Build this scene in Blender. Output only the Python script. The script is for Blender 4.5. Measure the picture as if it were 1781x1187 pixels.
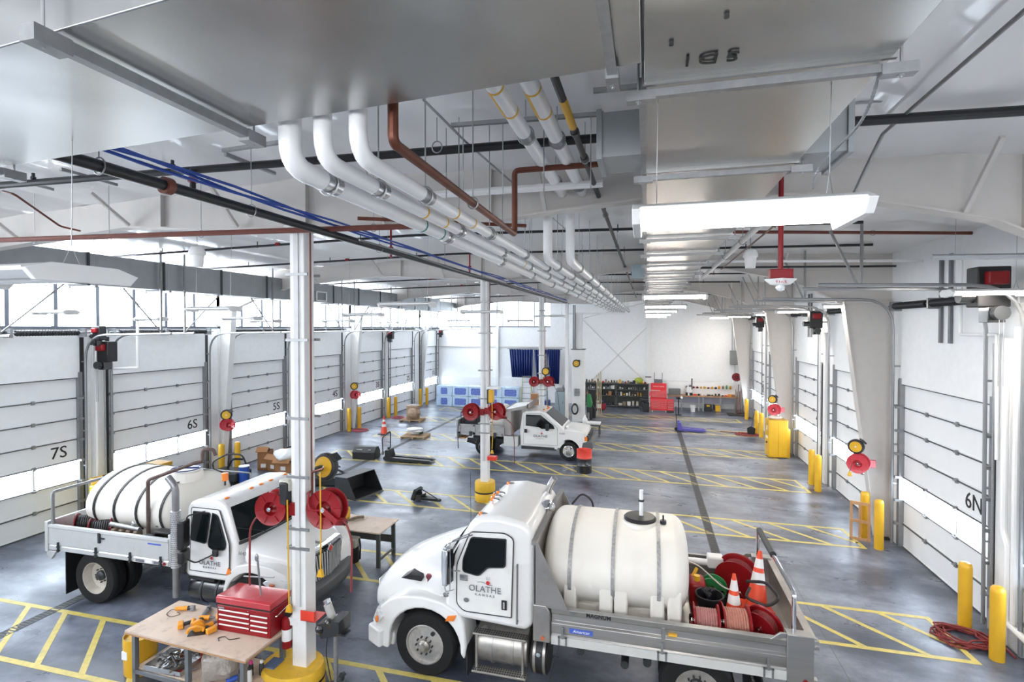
import bpy, bmesh, math, random
from mathutils import Vector, Matrix
random.seed(7)
for o in list(bpy.data.objects): bpy.data.objects.remove(o, do_unlink=True)
SC = bpy.context.scene
COL = SC.collection
PI = math.pi
# ------------------------------------------------------------------ camera
FPX, YAW, PIT, CXP, HC = 905.0, math.radians(14.55), math.radians(0.9), 890.5, 5.6
CYP = 569 + FPX*math.tan(PIT)
cam_d = bpy.data.cameras.new('camera'); cam = bpy.data.objects.new('camera', cam_d); COL.objects.link(cam)
cam.location = (0, 0, HC); cam.rotation_euler = (PI/2-PIT, 0, YAW)
cam_d.sensor_fit = 'HORIZONTAL'; cam_d.sensor_width = 36; cam_d.lens = 36*FPX/1781
cam_d.shift_y = -(593.5-CYP)/1781*1.0
cam_d.clip_start = 0.05; cam_d.clip_end = 300
SC.camera = cam
# ------------------------------------------------------------------ world, exposure
W = bpy.data.worlds.new('sky'); SC.world = W; W.use_nodes = True
W.node_tree.nodes['Background'].inputs[0].default_value = (0.85, 0.93, 1, 1)
W.node_tree.nodes['Background'].inputs[1].default_value = 1.0
SC.view_settings.view_transform = 'Standard'; SC.view_settings.look = 'None'
SC.view_settings.exposure = 1.26; SC.view_settings.gamma = 1.0
SC.view_settings.use_curve_mapping = False
WINDOW_E, STRIP_E, LAMP_E, BACKWIN_E = 7.0, 4.6, 29.0, 3.0

# pixel -> world helpers (pixel of the 1781x1187 frame, on a plane of known height / X / Y)
_ca, _sa, _cp, _sp = math.cos(YAW), math.sin(YAW), math.cos(PIT), math.sin(PIT)
_R = Vector((_ca, _sa, 0)); _Fw = Vector((-_sa*_cp, _ca*_cp, -_sp)); _U = _R.cross(_Fw); _O = Vector((0, 0, HC))
def ray(u, v): return _Fw + _R*((u-CXP)/FPX) + _U*(-(v-CYP)/FPX)
def at(u, v, z=0.0): d = ray(u, v); return _O + d*((z-HC)/d.z)
def atX(u, v, x): d = ray(u, v); return _O + d*(x/d.x)
def atY(u, v, y): d = ray(u, v); return _O + d*(y/d.y)

# ------------------------------------------------------------------ materials
MATS = {}
def M(name, col, rough=0.5, metal=0.0, var=0.06, scale=6.0, bump=0.0, bscale=None, coat=0.0, es=0.0, ecol=None,
      trans=0.0, alpha=1.0, spec=0.5, stretch=None, dirt=None, dirt_amt=0.0, dscale=2.0, rvar=0.0):
    if name in MATS: return MATS[name]
    m = bpy.data.materials.new(name); m.use_nodes = True; nt = m.node_tree; n = nt.nodes; L = nt.links
    b = n['Principled BSDF']
    def setin(k, v):
        if k in b.inputs: b.inputs[k].default_value = v
    setin('Base Color', (*col, 1)); setin('Roughness', rough); setin('Metallic', metal)
    setin('Coat Weight', coat); setin('Coat Roughness', 0.06); setin('Transmission Weight', trans); setin('Alpha', alpha)
    setin('Specular IOR Level', spec)
    if es > 0:
        setin('Emission Color', (*(ecol or col), 1)); setin('Emission Strength', es)
    tc = n.new('ShaderNodeTexCoord'); mp = n.new('ShaderNodeMapping'); L.new(tc.outputs['Object'], mp.inputs[0])
    if stretch: mp.inputs['Scale'].default_value = stretch
    nz = n.new('ShaderNodeTexNoise'); nz.inputs['Scale'].default_value = scale; nz.inputs['Detail'].default_value = 5
    L.new(mp.outputs[0], nz.inputs['Vector'])
    col_out = None
    if var > 0:
        mr = n.new('ShaderNodeMapRange'); mr.inputs[1].default_value = 0.25; mr.inputs[2].default_value = 0.75
        mr.inputs[3].default_value = 1-var; mr.inputs[4].default_value = 1+var
        L.new(nz.outputs[0], mr.inputs[0])
        mx = n.new('ShaderNodeMix'); mx.data_type = 'RGBA'; mx.blend_type = 'MULTIPLY'; mx.inputs[0].default_value = 1
        mx.inputs[6].default_value = (*col, 1); L.new(mr.outputs[0], mx.inputs[7]); col_out = mx.outputs[2]
    if dirt is not None:
        n2 = n.new('ShaderNodeTexNoise'); n2.inputs['Scale'].default_value = dscale; n2.inputs['Detail'].default_value = 9
        n2.inputs['Roughness'].default_value = .68
        L.new(mp.outputs[0], n2.inputs['Vector'])
        m2 = n.new('ShaderNodeMapRange'); m2.inputs[1].default_value = 0.52; m2.inputs[2].default_value = 0.72
        m2.inputs[3].default_value = 0; m2.inputs[4].default_value = dirt_amt; L.new(n2.outputs[0], m2.inputs[0])
        mx2 = n.new('ShaderNodeMix'); mx2.data_type = 'RGBA'; L.new(m2.outputs[0], mx2.inputs[0])
        if col_out: L.new(col_out, mx2.inputs[6])
        else: mx2.inputs[6].default_value = (*col, 1)
        mx2.inputs[7].default_value = (*dirt, 1); col_out = mx2.outputs[2]
    if col_out: L.new(col_out, b.inputs['Base Color'])
    if rvar > 0:
        mr3 = n.new('ShaderNodeMapRange'); mr3.inputs[1].default_value = .3; mr3.inputs[2].default_value = .7
        mr3.inputs[3].default_value = max(0.02, rough-rvar); mr3.inputs[4].default_value = rough+rvar
        L.new(nz.outputs[0], mr3.inputs[0]); L.new(mr3.outputs[0], b.inputs['Roughness'])
    if bump > 0:
        nb = n.new('ShaderNodeTexNoise'); nb.inputs['Scale'].default_value = bscale or scale*3; nb.inputs['Detail'].default_value = 3
        L.new(mp.outputs[0], nb.inputs['Vector'])
        bp = n.new('ShaderNodeBump'); bp.inputs['Strength'].default_value = bump; bp.inputs['Distance'].default_value = 0.05
        L.new(nb.outputs[0], bp.inputs['Height']); L.new(bp.outputs[0], b.inputs['Normal'])
    MATS[name] = m; return m

WHITE_STEEL = M('white painted steel', (.80, .80, .79), .45, var=.03)
BEIGE_STEEL = M('off white frame paint', (.60, .57, .54), .5, var=.03)  # beige paint, darkened to carry the shade on the roof beams
WALLM = M('white vinyl wall liner', (.88, .885, .89), .45, var=.03, bump=.25, bscale=1.2)
CEILM = M('white foil ceiling liner', (.86, .86, .87), .30, var=.04, scale=2, bump=.35, bscale=2.2, stretch=(1, .3, 1), coat=.3)
GALV = M('galvanised sheet', (.42, .42, .41), .27, .95, var=.12, scale=1.1, dirt=(.22, .22, .215), dirt_amt=.35, dscale=.9)
GALV_DULL = M('dull galvanised duct', (.34, .36, .37), .5, .55, var=.06, scale=3, bump=.05)
STRUT = M('galvanised strut', (.30, .305, .31), .42, .7, var=.1, scale=20)
ROD = M('zinc threaded rod', (.38, .39, .40), .4, .8, var=.0)
DARKSTEEL = M('dark steel', (.06, .065, .07), .45, .6, var=.1)
BLACKPIPE = M('black iron pipe', (.018, .019, .021), .4, .2, var=.1)
REDPIPE = M('rust red painted pipe', (.16, .045, .03), .45, .1, var=.15, scale=8)
COPPER = M('aged copper pipe', (.15, .050, .030), .42, .5, var=.2, scale=8)
PIPEWHITE = M('white pvc pipe jacket', (.84, .84, .84), .38, var=.02)
SILVERBAND = M('aluminium band', (.62, .63, .64), .25, .95, var=.05)
GREYSADDLE = M('grey pipe saddle', (.33, .34, .35), .4, .5)
YELLOWTAPE = M('yellow pipe label', (.75, .42, .03), .5, var=.1, scale=30)
BLACKTXT = M('black lettering', (.02, .02, .02), .6, var=0)
GREYTXT = M('grey lettering', (.16, .17, .19), .6, var=0)
REDTXT = M('red lettering', (.6, .03, .03), .5, var=0)
WHITETXT = M('white lettering', (.85, .85, .85), .6, var=0)
YELLOW = M('safety yellow paint', (.70, .39, .012), .45, var=.06, scale=4, coat=.2)
YELLOWLINE = M('yellow floor paint', (.62, .50, .13), .42, var=.14, scale=9, dirt=(.28, .25, .16), dirt_amt=.5, dscale=4)
RED = M('red enamel', (.26, .006, .010), .38, var=.08, coat=.1, spec=.35)
REDBRIGHT = M('bright red plastic', (.72, .05, .025), .45, var=.05)
DKRED = M('dark red rubber hose', (.23, .03, .03), .5, var=.15, scale=20)
ORANGE = M('orange vinyl cone', (.80, .075, .025), .5, var=.06)
REFLECT = M('white reflective band', (.82, .80, .78), .4, var=.04)
AMBER = M('amber lens', (.85, .22, .02), .25, var=0, coat=.6)
TRUCKWHITE = M('white truck paint', (.80, .80, .79), .28, var=.02, coat=.6)
TRUCKDIRTY = M('white truck paint with grime', (.79, .79, .77), .3, var=.03, coat=.5, dirt=(.5, .46, .40), dirt_amt=.25, dscale=2.5)
POLY = M('cream poly tank', (.82, .79, .73), .42, var=.03, scale=2, dirt=(.70, .60, .50), dirt_amt=.3, dscale=1.3, spec=.3)
ALU = M('brushed aluminium bed', (.42, .415, .405), .36, .85, var=.10, scale=5, stretch=(.2, 1, 6), rvar=.08)
STAINLESS = M('stained stainless plate', (.42, .40, .38), .35, .85, var=.15, scale=3, dirt=(.25, .21, .17), dirt_amt=.4)
CHROME = M('chrome', (.75, .76, .78), .10, 1.0, var=.0)
DIRTYALU = M('dirty aluminium tank', (.46, .44, .41), .38, .85, var=.18, scale=4, dirt=(.2, .17, .14), dirt_amt=.5, dscale=3)
RUBBER = M('tyre rubber', (.012, .012, .013), .65, var=.2, scale=14, spec=.3)
BLACKPL = M('black plastic', (.016, .016, .018), .45, var=.1)
BLACKGLOSS = M('black gloss paint', (.012, .013, .015), .25, var=.05, coat=.4)
GLASSDK = M('dark vehicle glass', (.006, .009, .010), .05, var=0, spec=.22)
WHEELALU = M('worn wheel alloy', (.56, .54, .51), .36, .75, var=.15, scale=9, dirt=(.2, .17, .15), dirt_amt=.4, dscale=8)
WHEELSTEEL = M('tan steel wheel', (.55, .51, .45), .4, .3, var=.12, scale=9)
PLY = M('worn plywood top', (.62, .49, .39), .55, var=.08, scale=3, dirt=(.20, .16, .13), dirt_amt=.45, dscale=5)
PLYEDGE = M('plywood edge', (.45, .25, .12), .6, var=.15, scale=20)
WOOD = M('pale timber', (.50, .27, .13), .6, var=.15, scale=12, stretch=(1, 1, .2))
PALLETWOOD = M('pallet timber', (.42, .28, .16), .7, var=.2, scale=12)
GREYPAINT = M('grey bench paint', (.16, .17, .18), .45, .2, var=.08)
SHELFGREY = M('charcoal shelf steel', (.085, .09, .085), .5, .2, var=.1)
CARD = M('brown cardboard', (.36, .17, .07), .75, var=.08)
NAVY = M('navy welding curtain', (.012, .028, .16), .45, var=.12, scale=3, coat=.1)
GREEN = M('green enamel', (.03, .22, .07), .4, var=.08, coat=.3)
DKGREEN = M('dark green bucket', (.015, .10, .05), .5, var=.05)
BLUE = M('blue plastic', (.02, .08, .42), .4, var=.05)
BLUECABLE = M('blue cable', (.02, .07, .36), .4, var=.1, scale=20)
PURPLE = M('violet blue enamel', (.09, .08, .38), .4, var=.08, coat=.3)
GREYBOX = M('grey electrical enamel', (.22, .23, .23), .45, .2, var=.04)
PALEBLUE = M('pale blue grey enamel', (.34, .42, .46), .45, .1, var=.04)
BEIGEPL = M('beige plastic', (.55, .52, .45), .5, var=.05)
ORANGETOOL = M('orange power tool shell', (.80, .32, .02), .45, var=.06)
GREYTOOL = M('grey tool metal', (.28, .28, .29), .4, .5, var=.2, scale=15)
LAMPM = M('lit fluorescent tube', (1, .97, .92), .4, var=0, es=LAMP_E, ecol=(1, .92, .82))
LAMPOFF = M('unlit white diffuser', (.74, .74, .74), .35, var=0)
WRAP = M('stretch wrapped pack film', (.50, .64, .80), .2, var=.10, scale=3, coat=.5, bump=.3)
BLUEPRINT = M('blue printed pack panel', (.12, .18, .52), .35, var=.8, scale=14, coat=.3)
CONCRETE_BLK = M('grey concrete block', (.42, .42, .42), .8, var=.12, scale=10, bump=.2)
def mixrand(cs): return random.choice(cs)

# ------------------------------------------------------------------ mesh builder
class MB:
    def __init__(s): s.v = []; s.f = []
    def add(s, vs, fs):
        o = len(s.v); s.v += [Vector(v) for v in vs]; s.f += [tuple(i+o for i in f) for f in fs]; return s
    def box(s, x0, x1, y0, y1, z0, z1):
        if x0 > x1: x0, x1 = x1, x0
        if y0 > y1: y0, y1 = y1, y0
        if z0 > z1: z0, z1 = z1, z0
        vs = [(x0,y0,z0),(x1,y0,z0),(x1,y1,z0),(x0,y1,z0),(x0,y0,z1),(x1,y0,z1),(x1,y1,z1),(x0,y1,z1)]
        return s.add(vs, [(3,2,1,0),(4,5,6,7),(0,1,5,4),(1,2,6,5),(2,3,7,6),(3,0,4,7)])
    def cbox(s, c, sz, rz=0, rx=0, ry=0):
        m = Matrix.Translation(Vector(c)) @ Matrix.Rotation(rz,4,'Z') @ Matrix.Rotation(ry,4,'Y') @ Matrix.Rotation(rx,4,'X')
        a, b, c2 = sz[0]/2, sz[1]/2, sz[2]/2
        vs = [m @ Vector(p) for p in [(-a,-b,-c2),(a,-b,-c2),(a,b,-c2),(-a,b,-c2),(-a,-b,c2),(a,-b,c2),(a,b,c2),(-a,b,c2)]]
        return s.add(vs, [(3,2,1,0),(4,5,6,7),(0,1,5,4),(1,2,6,5),(2,3,7,6),(3,0,4,7)])
    def beam(s, p, q, w, h, up=(0,0,1)):
        p, q = Vector(p), Vector(q); d = (q-p).normalized(); u = Vector(up)
        if abs(d.dot(u)) > .99: u = Vector((1,0,0))
        sd = d.cross(u).normalized(); u = sd.cross(d)
        vs = []
        for c in (p, q):
            for a, b in ((-1,-1),(1,-1),(1,1),(-1,1)): vs.append(c + sd*(a*w/2) + u*(b*h/2))
        return s.add(vs, [(3,2,1,0),(4,5,6,7),(0,1,5,4),(1,2,6,5),(2,3,7,6),(3,0,4,7)])
    def prism(s, poly, axis, a, b, tf=None):
        # poly in the two other axes (x: (y,z), y: (x,z), z: (x,y))
        n = len(poly)
        def P(p, t): return {'x': (t, p[0], p[1]), 'y': (p[0], t, p[1]), 'z': (p[0], p[1], t)}[axis]
        vs = [P(p, a) for p in poly] + [P(p, b) for p in poly]
        if tf: vs = [tf(Vector(v)) for v in vs]
        fs = [tuple(range(n))[::-1], tuple(range(n, 2*n))] + [(i, (i+1) % n, n+(i+1) % n, n+i) for i in range(n)]
        return s.add(vs, fs)
    def ring(s, p, ax, r0, r1, n=20, h=.02): # flat washer
        prof = [(r0, -h/2), (r1, -h/2), (r1, h/2), (r0, h/2)]
        return s.lathe(prof, p, ax, n, closed=True)
    def cyl(s, p, q, r, r2=None, n=14):
        p, q = Vector(p), Vector(q); r2 = r if r2 is None else r2
        d = (q-p).normalized(); u = d.orthogonal().normalized(); w = d.cross(u)
        vs = [p + (u*math.cos(2*PI*i/n) + w*math.sin(2*PI*i/n))*r for i in range(n)] + \
             [q + (u*math.cos(2*PI*i/n) + w*math.sin(2*PI*i/n))*r2 for i in range(n)]
        return s.add(vs, [tuple(range(n))[::-1], tuple(range(n, 2*n))] + [(i, (i+1) % n, n+(i+1) % n, n+i) for i in range(n)])
    def lathe(s, prof, c, ax=(0,0,1), n=24, closed=False, cap=True):
        c = Vector(c); d = Vector(ax).normalized(); u = d.orthogonal().normalized(); w = d.cross(u)
        k = len(prof); vs = []
        for i in range(n):
            t = 2*PI*i/n; e = u*math.cos(t) + w*math.sin(t)
            for r, h in prof: vs.append(c + e*max(r, 1e-4) + d*h)
        fs = []
        for i in range(n):
            j = (i+1) % n
            for m in range(k if closed else k-1):
                m2 = (m+1) % k
                fs.append((i*k+m, j*k+m, j*k+m2, i*k+m2))
        if not closed and cap:
            if prof[0][0] > 1e-3: fs.append(tuple(i*k for i in range(n))[::-1])
            if prof[-1][0] > 1e-3: fs.append(tuple(i*k+k-1 for i in range(n)))
        return s.add(vs, fs)
    def tube(s, path, r, n=8, closed=False, fil=0.0, radii=None):
        path = [Vector(p) for p in path]
        if fil > 0: path = fillet(path, fil)
        N = len(path); vs = []; fs = []
        prev = None
        for i, p in enumerate(path):
            if closed: d = (path[(i+1) % N]-path[i-1]).normalized()
            else: d = (path[min(i+1, N-1)]-path[max(i-1, 0)]).normalized()
            if prev is None: u = d.orthogonal().normalized()
            else:
                u = prev - d*prev.dot(d)
                u = u.normalized() if u.length > 1e-6 else d.orthogonal().normalized()
            prev = u; w = d.cross(u); rr = radii[i] if radii else r
            for k in range(n):
                t = 2*PI*k/n; vs.append(p + (u*math.cos(t)+w*math.sin(t))*rr)
        for i in range(N if closed else N-1):
            j = (i+1) % N
            for k in range(n): fs.append((i*n+k, i*n+(k+1) % n, j*n+(k+1) % n, j*n+k))
        if not closed: fs += [tuple(range(n))[::-1], tuple(range((N-1)*n, N*n))]
        return s.add(vs, fs)
    def loft(s, rings, cap=True):
        n = len(rings[0]); vs = [p for r in rings for p in r]; fs = []
        for i in range(len(rings)-1):
            for k in range(n): fs.append((i*n+k, i*n+(k+1) % n, (i+1)*n+(k+1) % n, (i+1)*n+k))
        if cap: fs += [tuple(range(n))[::-1], tuple(range((len(rings)-1)*n, len(rings)*n))]
        return s.add(vs, fs)
    def ball(s, c, r, n=12, sc=(1,1,1)):
        c = Vector(c); vs = [c+Vector((0,0,-r*sc[2]))]; fs = []; m = n//2
        for i in range(1, m):
            a = -PI/2+PI*i/m
            for k in range(n):
                t = 2*PI*k/n; vs.append(c+Vector((r*sc[0]*math.cos(a)*math.cos(t), r*sc[1]*math.cos(a)*math.sin(t), r*sc[2]*math.sin(a))))
        vs.append(c+Vector((0,0,r*sc[2])))
        for k in range(n): fs.append((0, 1+(k+1) % n, 1+k))
        for i in range(m-2):
            for k in range(n): fs.append((1+i*n+k, 1+i*n+(k+1) % n, 1+(i+1)*n+(k+1) % n, 1+(i+1)*n+k))
        top = len(vs)-1
        for k in range(n): fs.append((top, 1+(m-2)*n+k, 1+(m-2)*n+(k+1) % n))
        return s.add(vs, fs)
    def each(s, name, mat, parent=None, **k):
        n = len(s.v); par = list(range(n))
        def find(a):
            while par[a] != a: par[a] = par[par[a]]; a = par[a]
            return a
        for f in s.f:
            r = find(f[0])
            for i in f[1:]: par[find(i)] = r
        g = {}
        for f in s.f: g.setdefault(find(f[0]), []).append(f)
        out = []
        for fs in g.values():
            idx = sorted({i for f in fs for i in f}); mp = {i: j for j, i in enumerate(idx)}
            q = MB(); q.v = [s.v[i] for i in idx]; q.f = [tuple(mp[i] for i in f) for f in fs]; out.append(q.build(name, mat, parent, **k))
        return out
    def xf(s, m, start=0):
        for i in range(start, len(s.v)): s.v[i] = m @ s.v[i]
        return s
    def build(s, name, mat, parent=None, world=True, bevel=0.0, seg=2, sub=0, sharp=35, smooth=True, solid=0):
        vs = s.v
        if parent is not None and world:
            iv = WM[parent.name].inverted(); vs = [iv @ v for v in vs]
        org = Vector((0,0,0))
        if parent is None and vs:
            xs = [v.x for v in vs]; ys = [v.y for v in vs]; zs = [v.z for v in vs]
            org = Vector(((min(xs)+max(xs))/2, (min(ys)+max(ys))/2, min(zs))); vs = [v-org for v in vs]
        me = bpy.data.meshes.new(name); me.from_pydata([tuple(v) for v in vs], [], s.f)
        bm = bmesh.new(); bm.from_mesh(me); bmesh.ops.recalc_face_normals(bm, faces=bm.faces); bm.to_mesh(me); bm.free()
        if smooth:
            me.polygons.foreach_set('use_smooth', [True]*len(me.polygons))
            if sub == 0: me.set_sharp_from_angle(angle=math.radians(sharp))
        o = bpy.data.objects.new(name, me); COL.objects.link(o); me.materials.append(mat)
        if parent is not None: o.parent = parent; WM[o.name] = WM[parent.name].copy()
        else: o.location = org; WM[o.name] = Matrix.Translation(org)
        if solid:
            md = o.modifiers.new('solid', 'SOLIDIFY'); md.thickness = solid
        if bevel > 0:
            md = o.modifiers.new('bevel', 'BEVEL'); md.width = bevel; md.segments = seg; md.limit_method = 'ANGLE'; md.angle_limit = math.radians(30)
        if sub:
            md = o.modifiers.new('sub', 'SUBSURF'); md.levels = sub; md.render_levels = sub
        return o
def fillet(path, r, k=5):
    out = [path[0]]
    for i in range(1, len(path)-1):
        a, b, c = path[i-1], path[i], path[i+1]
        d1 = (a-b); d2 = (c-b); l1, l2 = d1.length, d2.length
        if l1 < 1e-5 or l2 < 1e-5: continue
        rr = min(r, l1*.45, l2*.45); p = b+d1/l1*rr; q = b+d2/l2*rr
        for j in range(k+1):
            t = j/k; out.append(p*(1-t)**2 + b*2*t*(1-t) + q*t*t)
    out.append(path[-1]); return out
WM = {}
def tag(o, label=None, cat=None, group=None, kind=None):
    if label: o['label'] = label
    if cat: o['category'] = cat
    if group: o['group'] = group
    if kind: o['kind'] = kind
    return o
def T(name, label, cat, loc=(0,0,0), rz=0, group=None, kind=None):
    o = bpy.data.objects.new(name, None); COL.objects.link(o); o.empty_display_size = .2
    o.location = loc; o.rotation_euler = (0,0,rz)
    WM[o.name] = Matrix.Translation(Vector(loc)) @ Matrix.Rotation(rz, 4, 'Z')
    return tag(o, label, cat, group, kind)
def dup(root, loc, rz=None, label=None, group=None):
    def cp(o, par):
        c = o.copy(); COL.objects.link(c)
        if par is not None: c.parent = par
        for ch in list(o.children): cp(ch, c)
        return c
    r = cp(root, None); r.location = loc
    if rz is not None: r.rotation_euler = (0,0,rz)
    if label: r['label'] = label
    if group: r['group'] = group
    return r
def textmesh(body, size, mat, name, parent=None, m=Matrix(), thick=.003, shear=0, spacing=1.0, bold=0.0):
    # text laid in local x (right) / y (up), then transformed by world matrix m
    cu = bpy.data.curves.new(name+'_c', 'FONT'); cu.body = body; cu.size = size; cu.align_x = 'CENTER'; cu.align_y = 'CENTER'
    cu.extrude = thick; cu.shear = shear; cu.space_character = spacing; cu.resolution_u = 3; cu.offset = bold
    to = bpy.data.objects.new('tmp', cu); COL.objects.link(to)
    dg = bpy.context.evaluated_depsgraph_get(); me = bpy.data.meshes.new_from_object(to.evaluated_get(dg))
    bpy.data.objects.remove(to, do_unlink=True)
    o = bpy.data.objects.new(name, me); COL.objects.link(o)
    mm = m.copy()
    if parent is not None: mm = WM[parent.name].inverted() @ mm; o.parent = parent
    me.transform(mm); me.materials.clear(); me.materials.append(mat)
    return o
def frame_m(origin, xdir, ydir):
    x = Vector(xdir).normalized(); y = Vector(ydir).normalized(); z = x.cross(y)
    m = Matrix(((x.x,y.x,z.x,origin[0]),(x.y,y.y,z.y,origin[1]),(x.z,y.z,z.z,origin[2]),(0,0,0,1))); return m
# ------------------------------------------------------------------ shell of the hall
XL, XR, YB, YF = -15.8, 6.24, 37.9, -5.0
XRID, ZRID, SL = -5.3, 8.05, 0.042
def zc(x): return ZRID - SL*abs(x-XRID)
def struct(mb, name, mat, **k): o = mb.build(name, mat, **k); o['kind'] = 'structure'; return o

def floor_mat():
    m = bpy.data.materials.new('sealed concrete floor'); m.use_nodes = True; nt = m.node_tree; n = nt.nodes; L = nt.links
    b = n['Principled BSDF']; tc = n.new('ShaderNodeTexCoord')
    def noise(sc, det, rg, stretch=None):
        z = n.new('ShaderNodeTexNoise'); z.inputs['Scale'].default_value = sc; z.inputs['Detail'].default_value = det; z.inputs['Roughness'].default_value = rg
        mp = n.new('ShaderNodeMapping'); L.new(tc.outputs['Object'], mp.inputs[0])
        if stretch: mp.inputs['Scale'].default_value = stretch
        L.new(mp.outputs[0], z.inputs['Vector']); return z.outputs[0]
    r = n.new('ShaderNodeValToRGB'); L.new(noise(.42, 8, .62, (1, 1.8, 1)), r.inputs[0])
    e = r.color_ramp.elements; e[0].position = .40; e[0].color = (.055, .068, .10, 1); e[1].position = .64; e[1].color = (.24, .265, .33, 1)
    r2 = n.new('ShaderNodeValToRGB'); L.new(noise(5, 9, .7), r2.inputs[0])
    e = r2.color_ramp.elements; e[0].position = .3; e[0].color = (.72, .72, .73, 1); e[1].position = .65; e[1].color = (1.12, 1.12, 1.1, 1)
    mx = n.new('ShaderNodeMix'); mx.data_type = 'RGBA'; mx.blend_type = 'MULTIPLY'; mx.inputs[0].default_value = 1
    L.new(r.outputs[0], mx.inputs[6]); L.new(r2.outputs[0], mx.inputs[7])
    # small dark stains
    r3 = n.new('ShaderNodeValToRGB'); L.new(noise(1.9, 12, .78), r3.inputs[0])
    e = r3.color_ramp.elements; e[0].position = .33; e[0].color = (.35, .33, .32, 1); e[1].position = .40; e[1].color = (1, 1, 1, 1)
    mx2 = n.new('ShaderNodeMix'); mx2.data_type = 'RGBA'; mx2.blend_type = 'MULTIPLY'; mx2.inputs[0].default_value = 1
    L.new(mx.outputs[2], mx2.inputs[6]); L.new(r3.outputs[0], mx2.inputs[7])
    # saw-cut joints
    sp = n.new('ShaderNodeSeparateXYZ'); L.new(tc.outputs['Object'], sp.inputs[0]); prev = None
    for ax, per, off in ((0, 4.6, 1.3), (1, 4.55, 1.1)):
        a = n.new('ShaderNodeMath'); a.operation = 'ADD'; a.inputs[1].default_value = off+100*per; L.new(sp.outputs[ax], a.inputs[0])
        md = n.new('ShaderNodeMath'); md.operation = 'MODULO'; md.inputs[1].default_value = per; L.new(a.outputs[0], md.inputs[0])
        gt = n.new('ShaderNodeMath'); gt.operation = 'GREATER_THAN'; gt.inputs[1].default_value = .016; L.new(md.outputs[0], gt.inputs[0])
        if prev is None: prev = gt
        else:
            mu = n.new('ShaderNodeMath'); mu.operation = 'MULTIPLY'; L.new(prev.outputs[0], mu.inputs[0]); L.new(gt.outputs[0], mu.inputs[1]); prev = mu
    mr = n.new('ShaderNodeMapRange'); mr.inputs[3].default_value = .55; L.new(prev.outputs[0], mr.inputs[0])
    mx3 = n.new('ShaderNodeMix'); mx3.data_type = 'RGBA'; mx3.blend_type = 'MULTIPLY'; mx3.inputs[0].default_value = 1
    L.new(mx2.outputs[2], mx3.inputs[6]); L.new(mr.outputs[0], mx3.inputs[7]); L.new(mx3.outputs[2], b.inputs['Base Color'])
    mr2 = n.new('ShaderNodeMapRange'); mr2.inputs[1].default_value = .3; mr2.inputs[2].default_value = .7
    mr2.inputs[3].default_value = .24; mr2.inputs[4].default_value = .46; L.new(noise(.8, 6, .6, (1, 2.2, 1)), mr2.inputs[0])
    L.new(mr2.outputs[0], b.inputs['Roughness'])
    b.inputs['Specular IOR Level'].default_value = .85
    bp = n.new('ShaderNodeBump'); bp.inputs['Strength'].default_value = .06; L.new(noise(2.2, 4, .5), bp.inputs['Height']); L.new(bp.outputs[0], b.inputs['Normal'])
    return m
FLOORM = floor_mat()
f = MB().box(XL-.3, XR+.3, YF-.3, YB+.3, -.2, 0); fo = f.build('floor', FLOORM); fo['kind'] = 'structure'

# ceiling: liner sagging between the purlins
cm = MB(); nx, ny = 150, 70
vs = []; fs = []
for i in range(nx+1):
    x = XL-.2 + (XR-XL+.4)*i/nx
    for j in range(ny+1):
        y = YF-.2 + (YB-YF+.4)*j/ny
        t = ((x+100) % 1.5)/1.5
        z = zc(x) - .045*math.sin(PI*t)**.8 - .012*math.sin(y*2.1+x)*math.sin(PI*t)
        vs.append((x, y, z))
for i in range(nx):
    for j in range(ny): a = i*(ny+1)+j; fs.append((a, a+1, a+ny+2, a+ny+1))
b0 = len(vs)
cm.add(vs, fs)
cm.prism([(XL-.2, zc(XL-.2)+.05), (XRID, ZRID+.05), (XR+.2, zc(XR+.2)+.05), (XR+.2, ZRID+.3), (XL-.2, ZRID+.3)], 'y', YF-.2, YB+.2)
struct(cm, 'ceiling', CEILM)

ZW0, ZW1 = 5.58, 7.52
# left wall below and above the clerestory
LD = [(7.75, 11.35, '7S'), (12.2, 15.75, '6S'), (16.85, 20.1, '5S'), (21.2, 24.6, '4S'), (25.95, 29.0, '3S'), (29.85, 33.25, '2S'), (34.5, 37.55, '1S')]
RD = [(6.7, 10.5, '7N'), (11.6, 15.25, '6N'), (16.6, 20.1, '5N'), (21.35, 24.75, '4N'), (25.95, 29.9, '3N'), (31.0, 34.4, '2N')]
ZD = 4.15
w = MB(); ys = [YF]+[c for d in LD for c in d[:2]]+[YB]
for i in range(0, len(ys), 2): w.box(XL-.25, XL, ys[i], ys[i+1], 0, ZD)
w.box(XL-.25, XL, YF, YB, ZD, ZW0); w.box(XL-.25, XL, YF, YB, ZW1, 8.3)
struct(w, 'wall_left', WALLM)
w = MB(); ys = [YF]+[c for d in RD for c in d[:2]]+[YB]
for i in range(0, len(ys), 2): w.box(XR, XR+.25, ys[i], ys[i+1], 0, ZD)
w.box(XR, XR+.25, YF, YB, ZD, 8.3)
struct(w, 'wall_right', WALLM)
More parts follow.
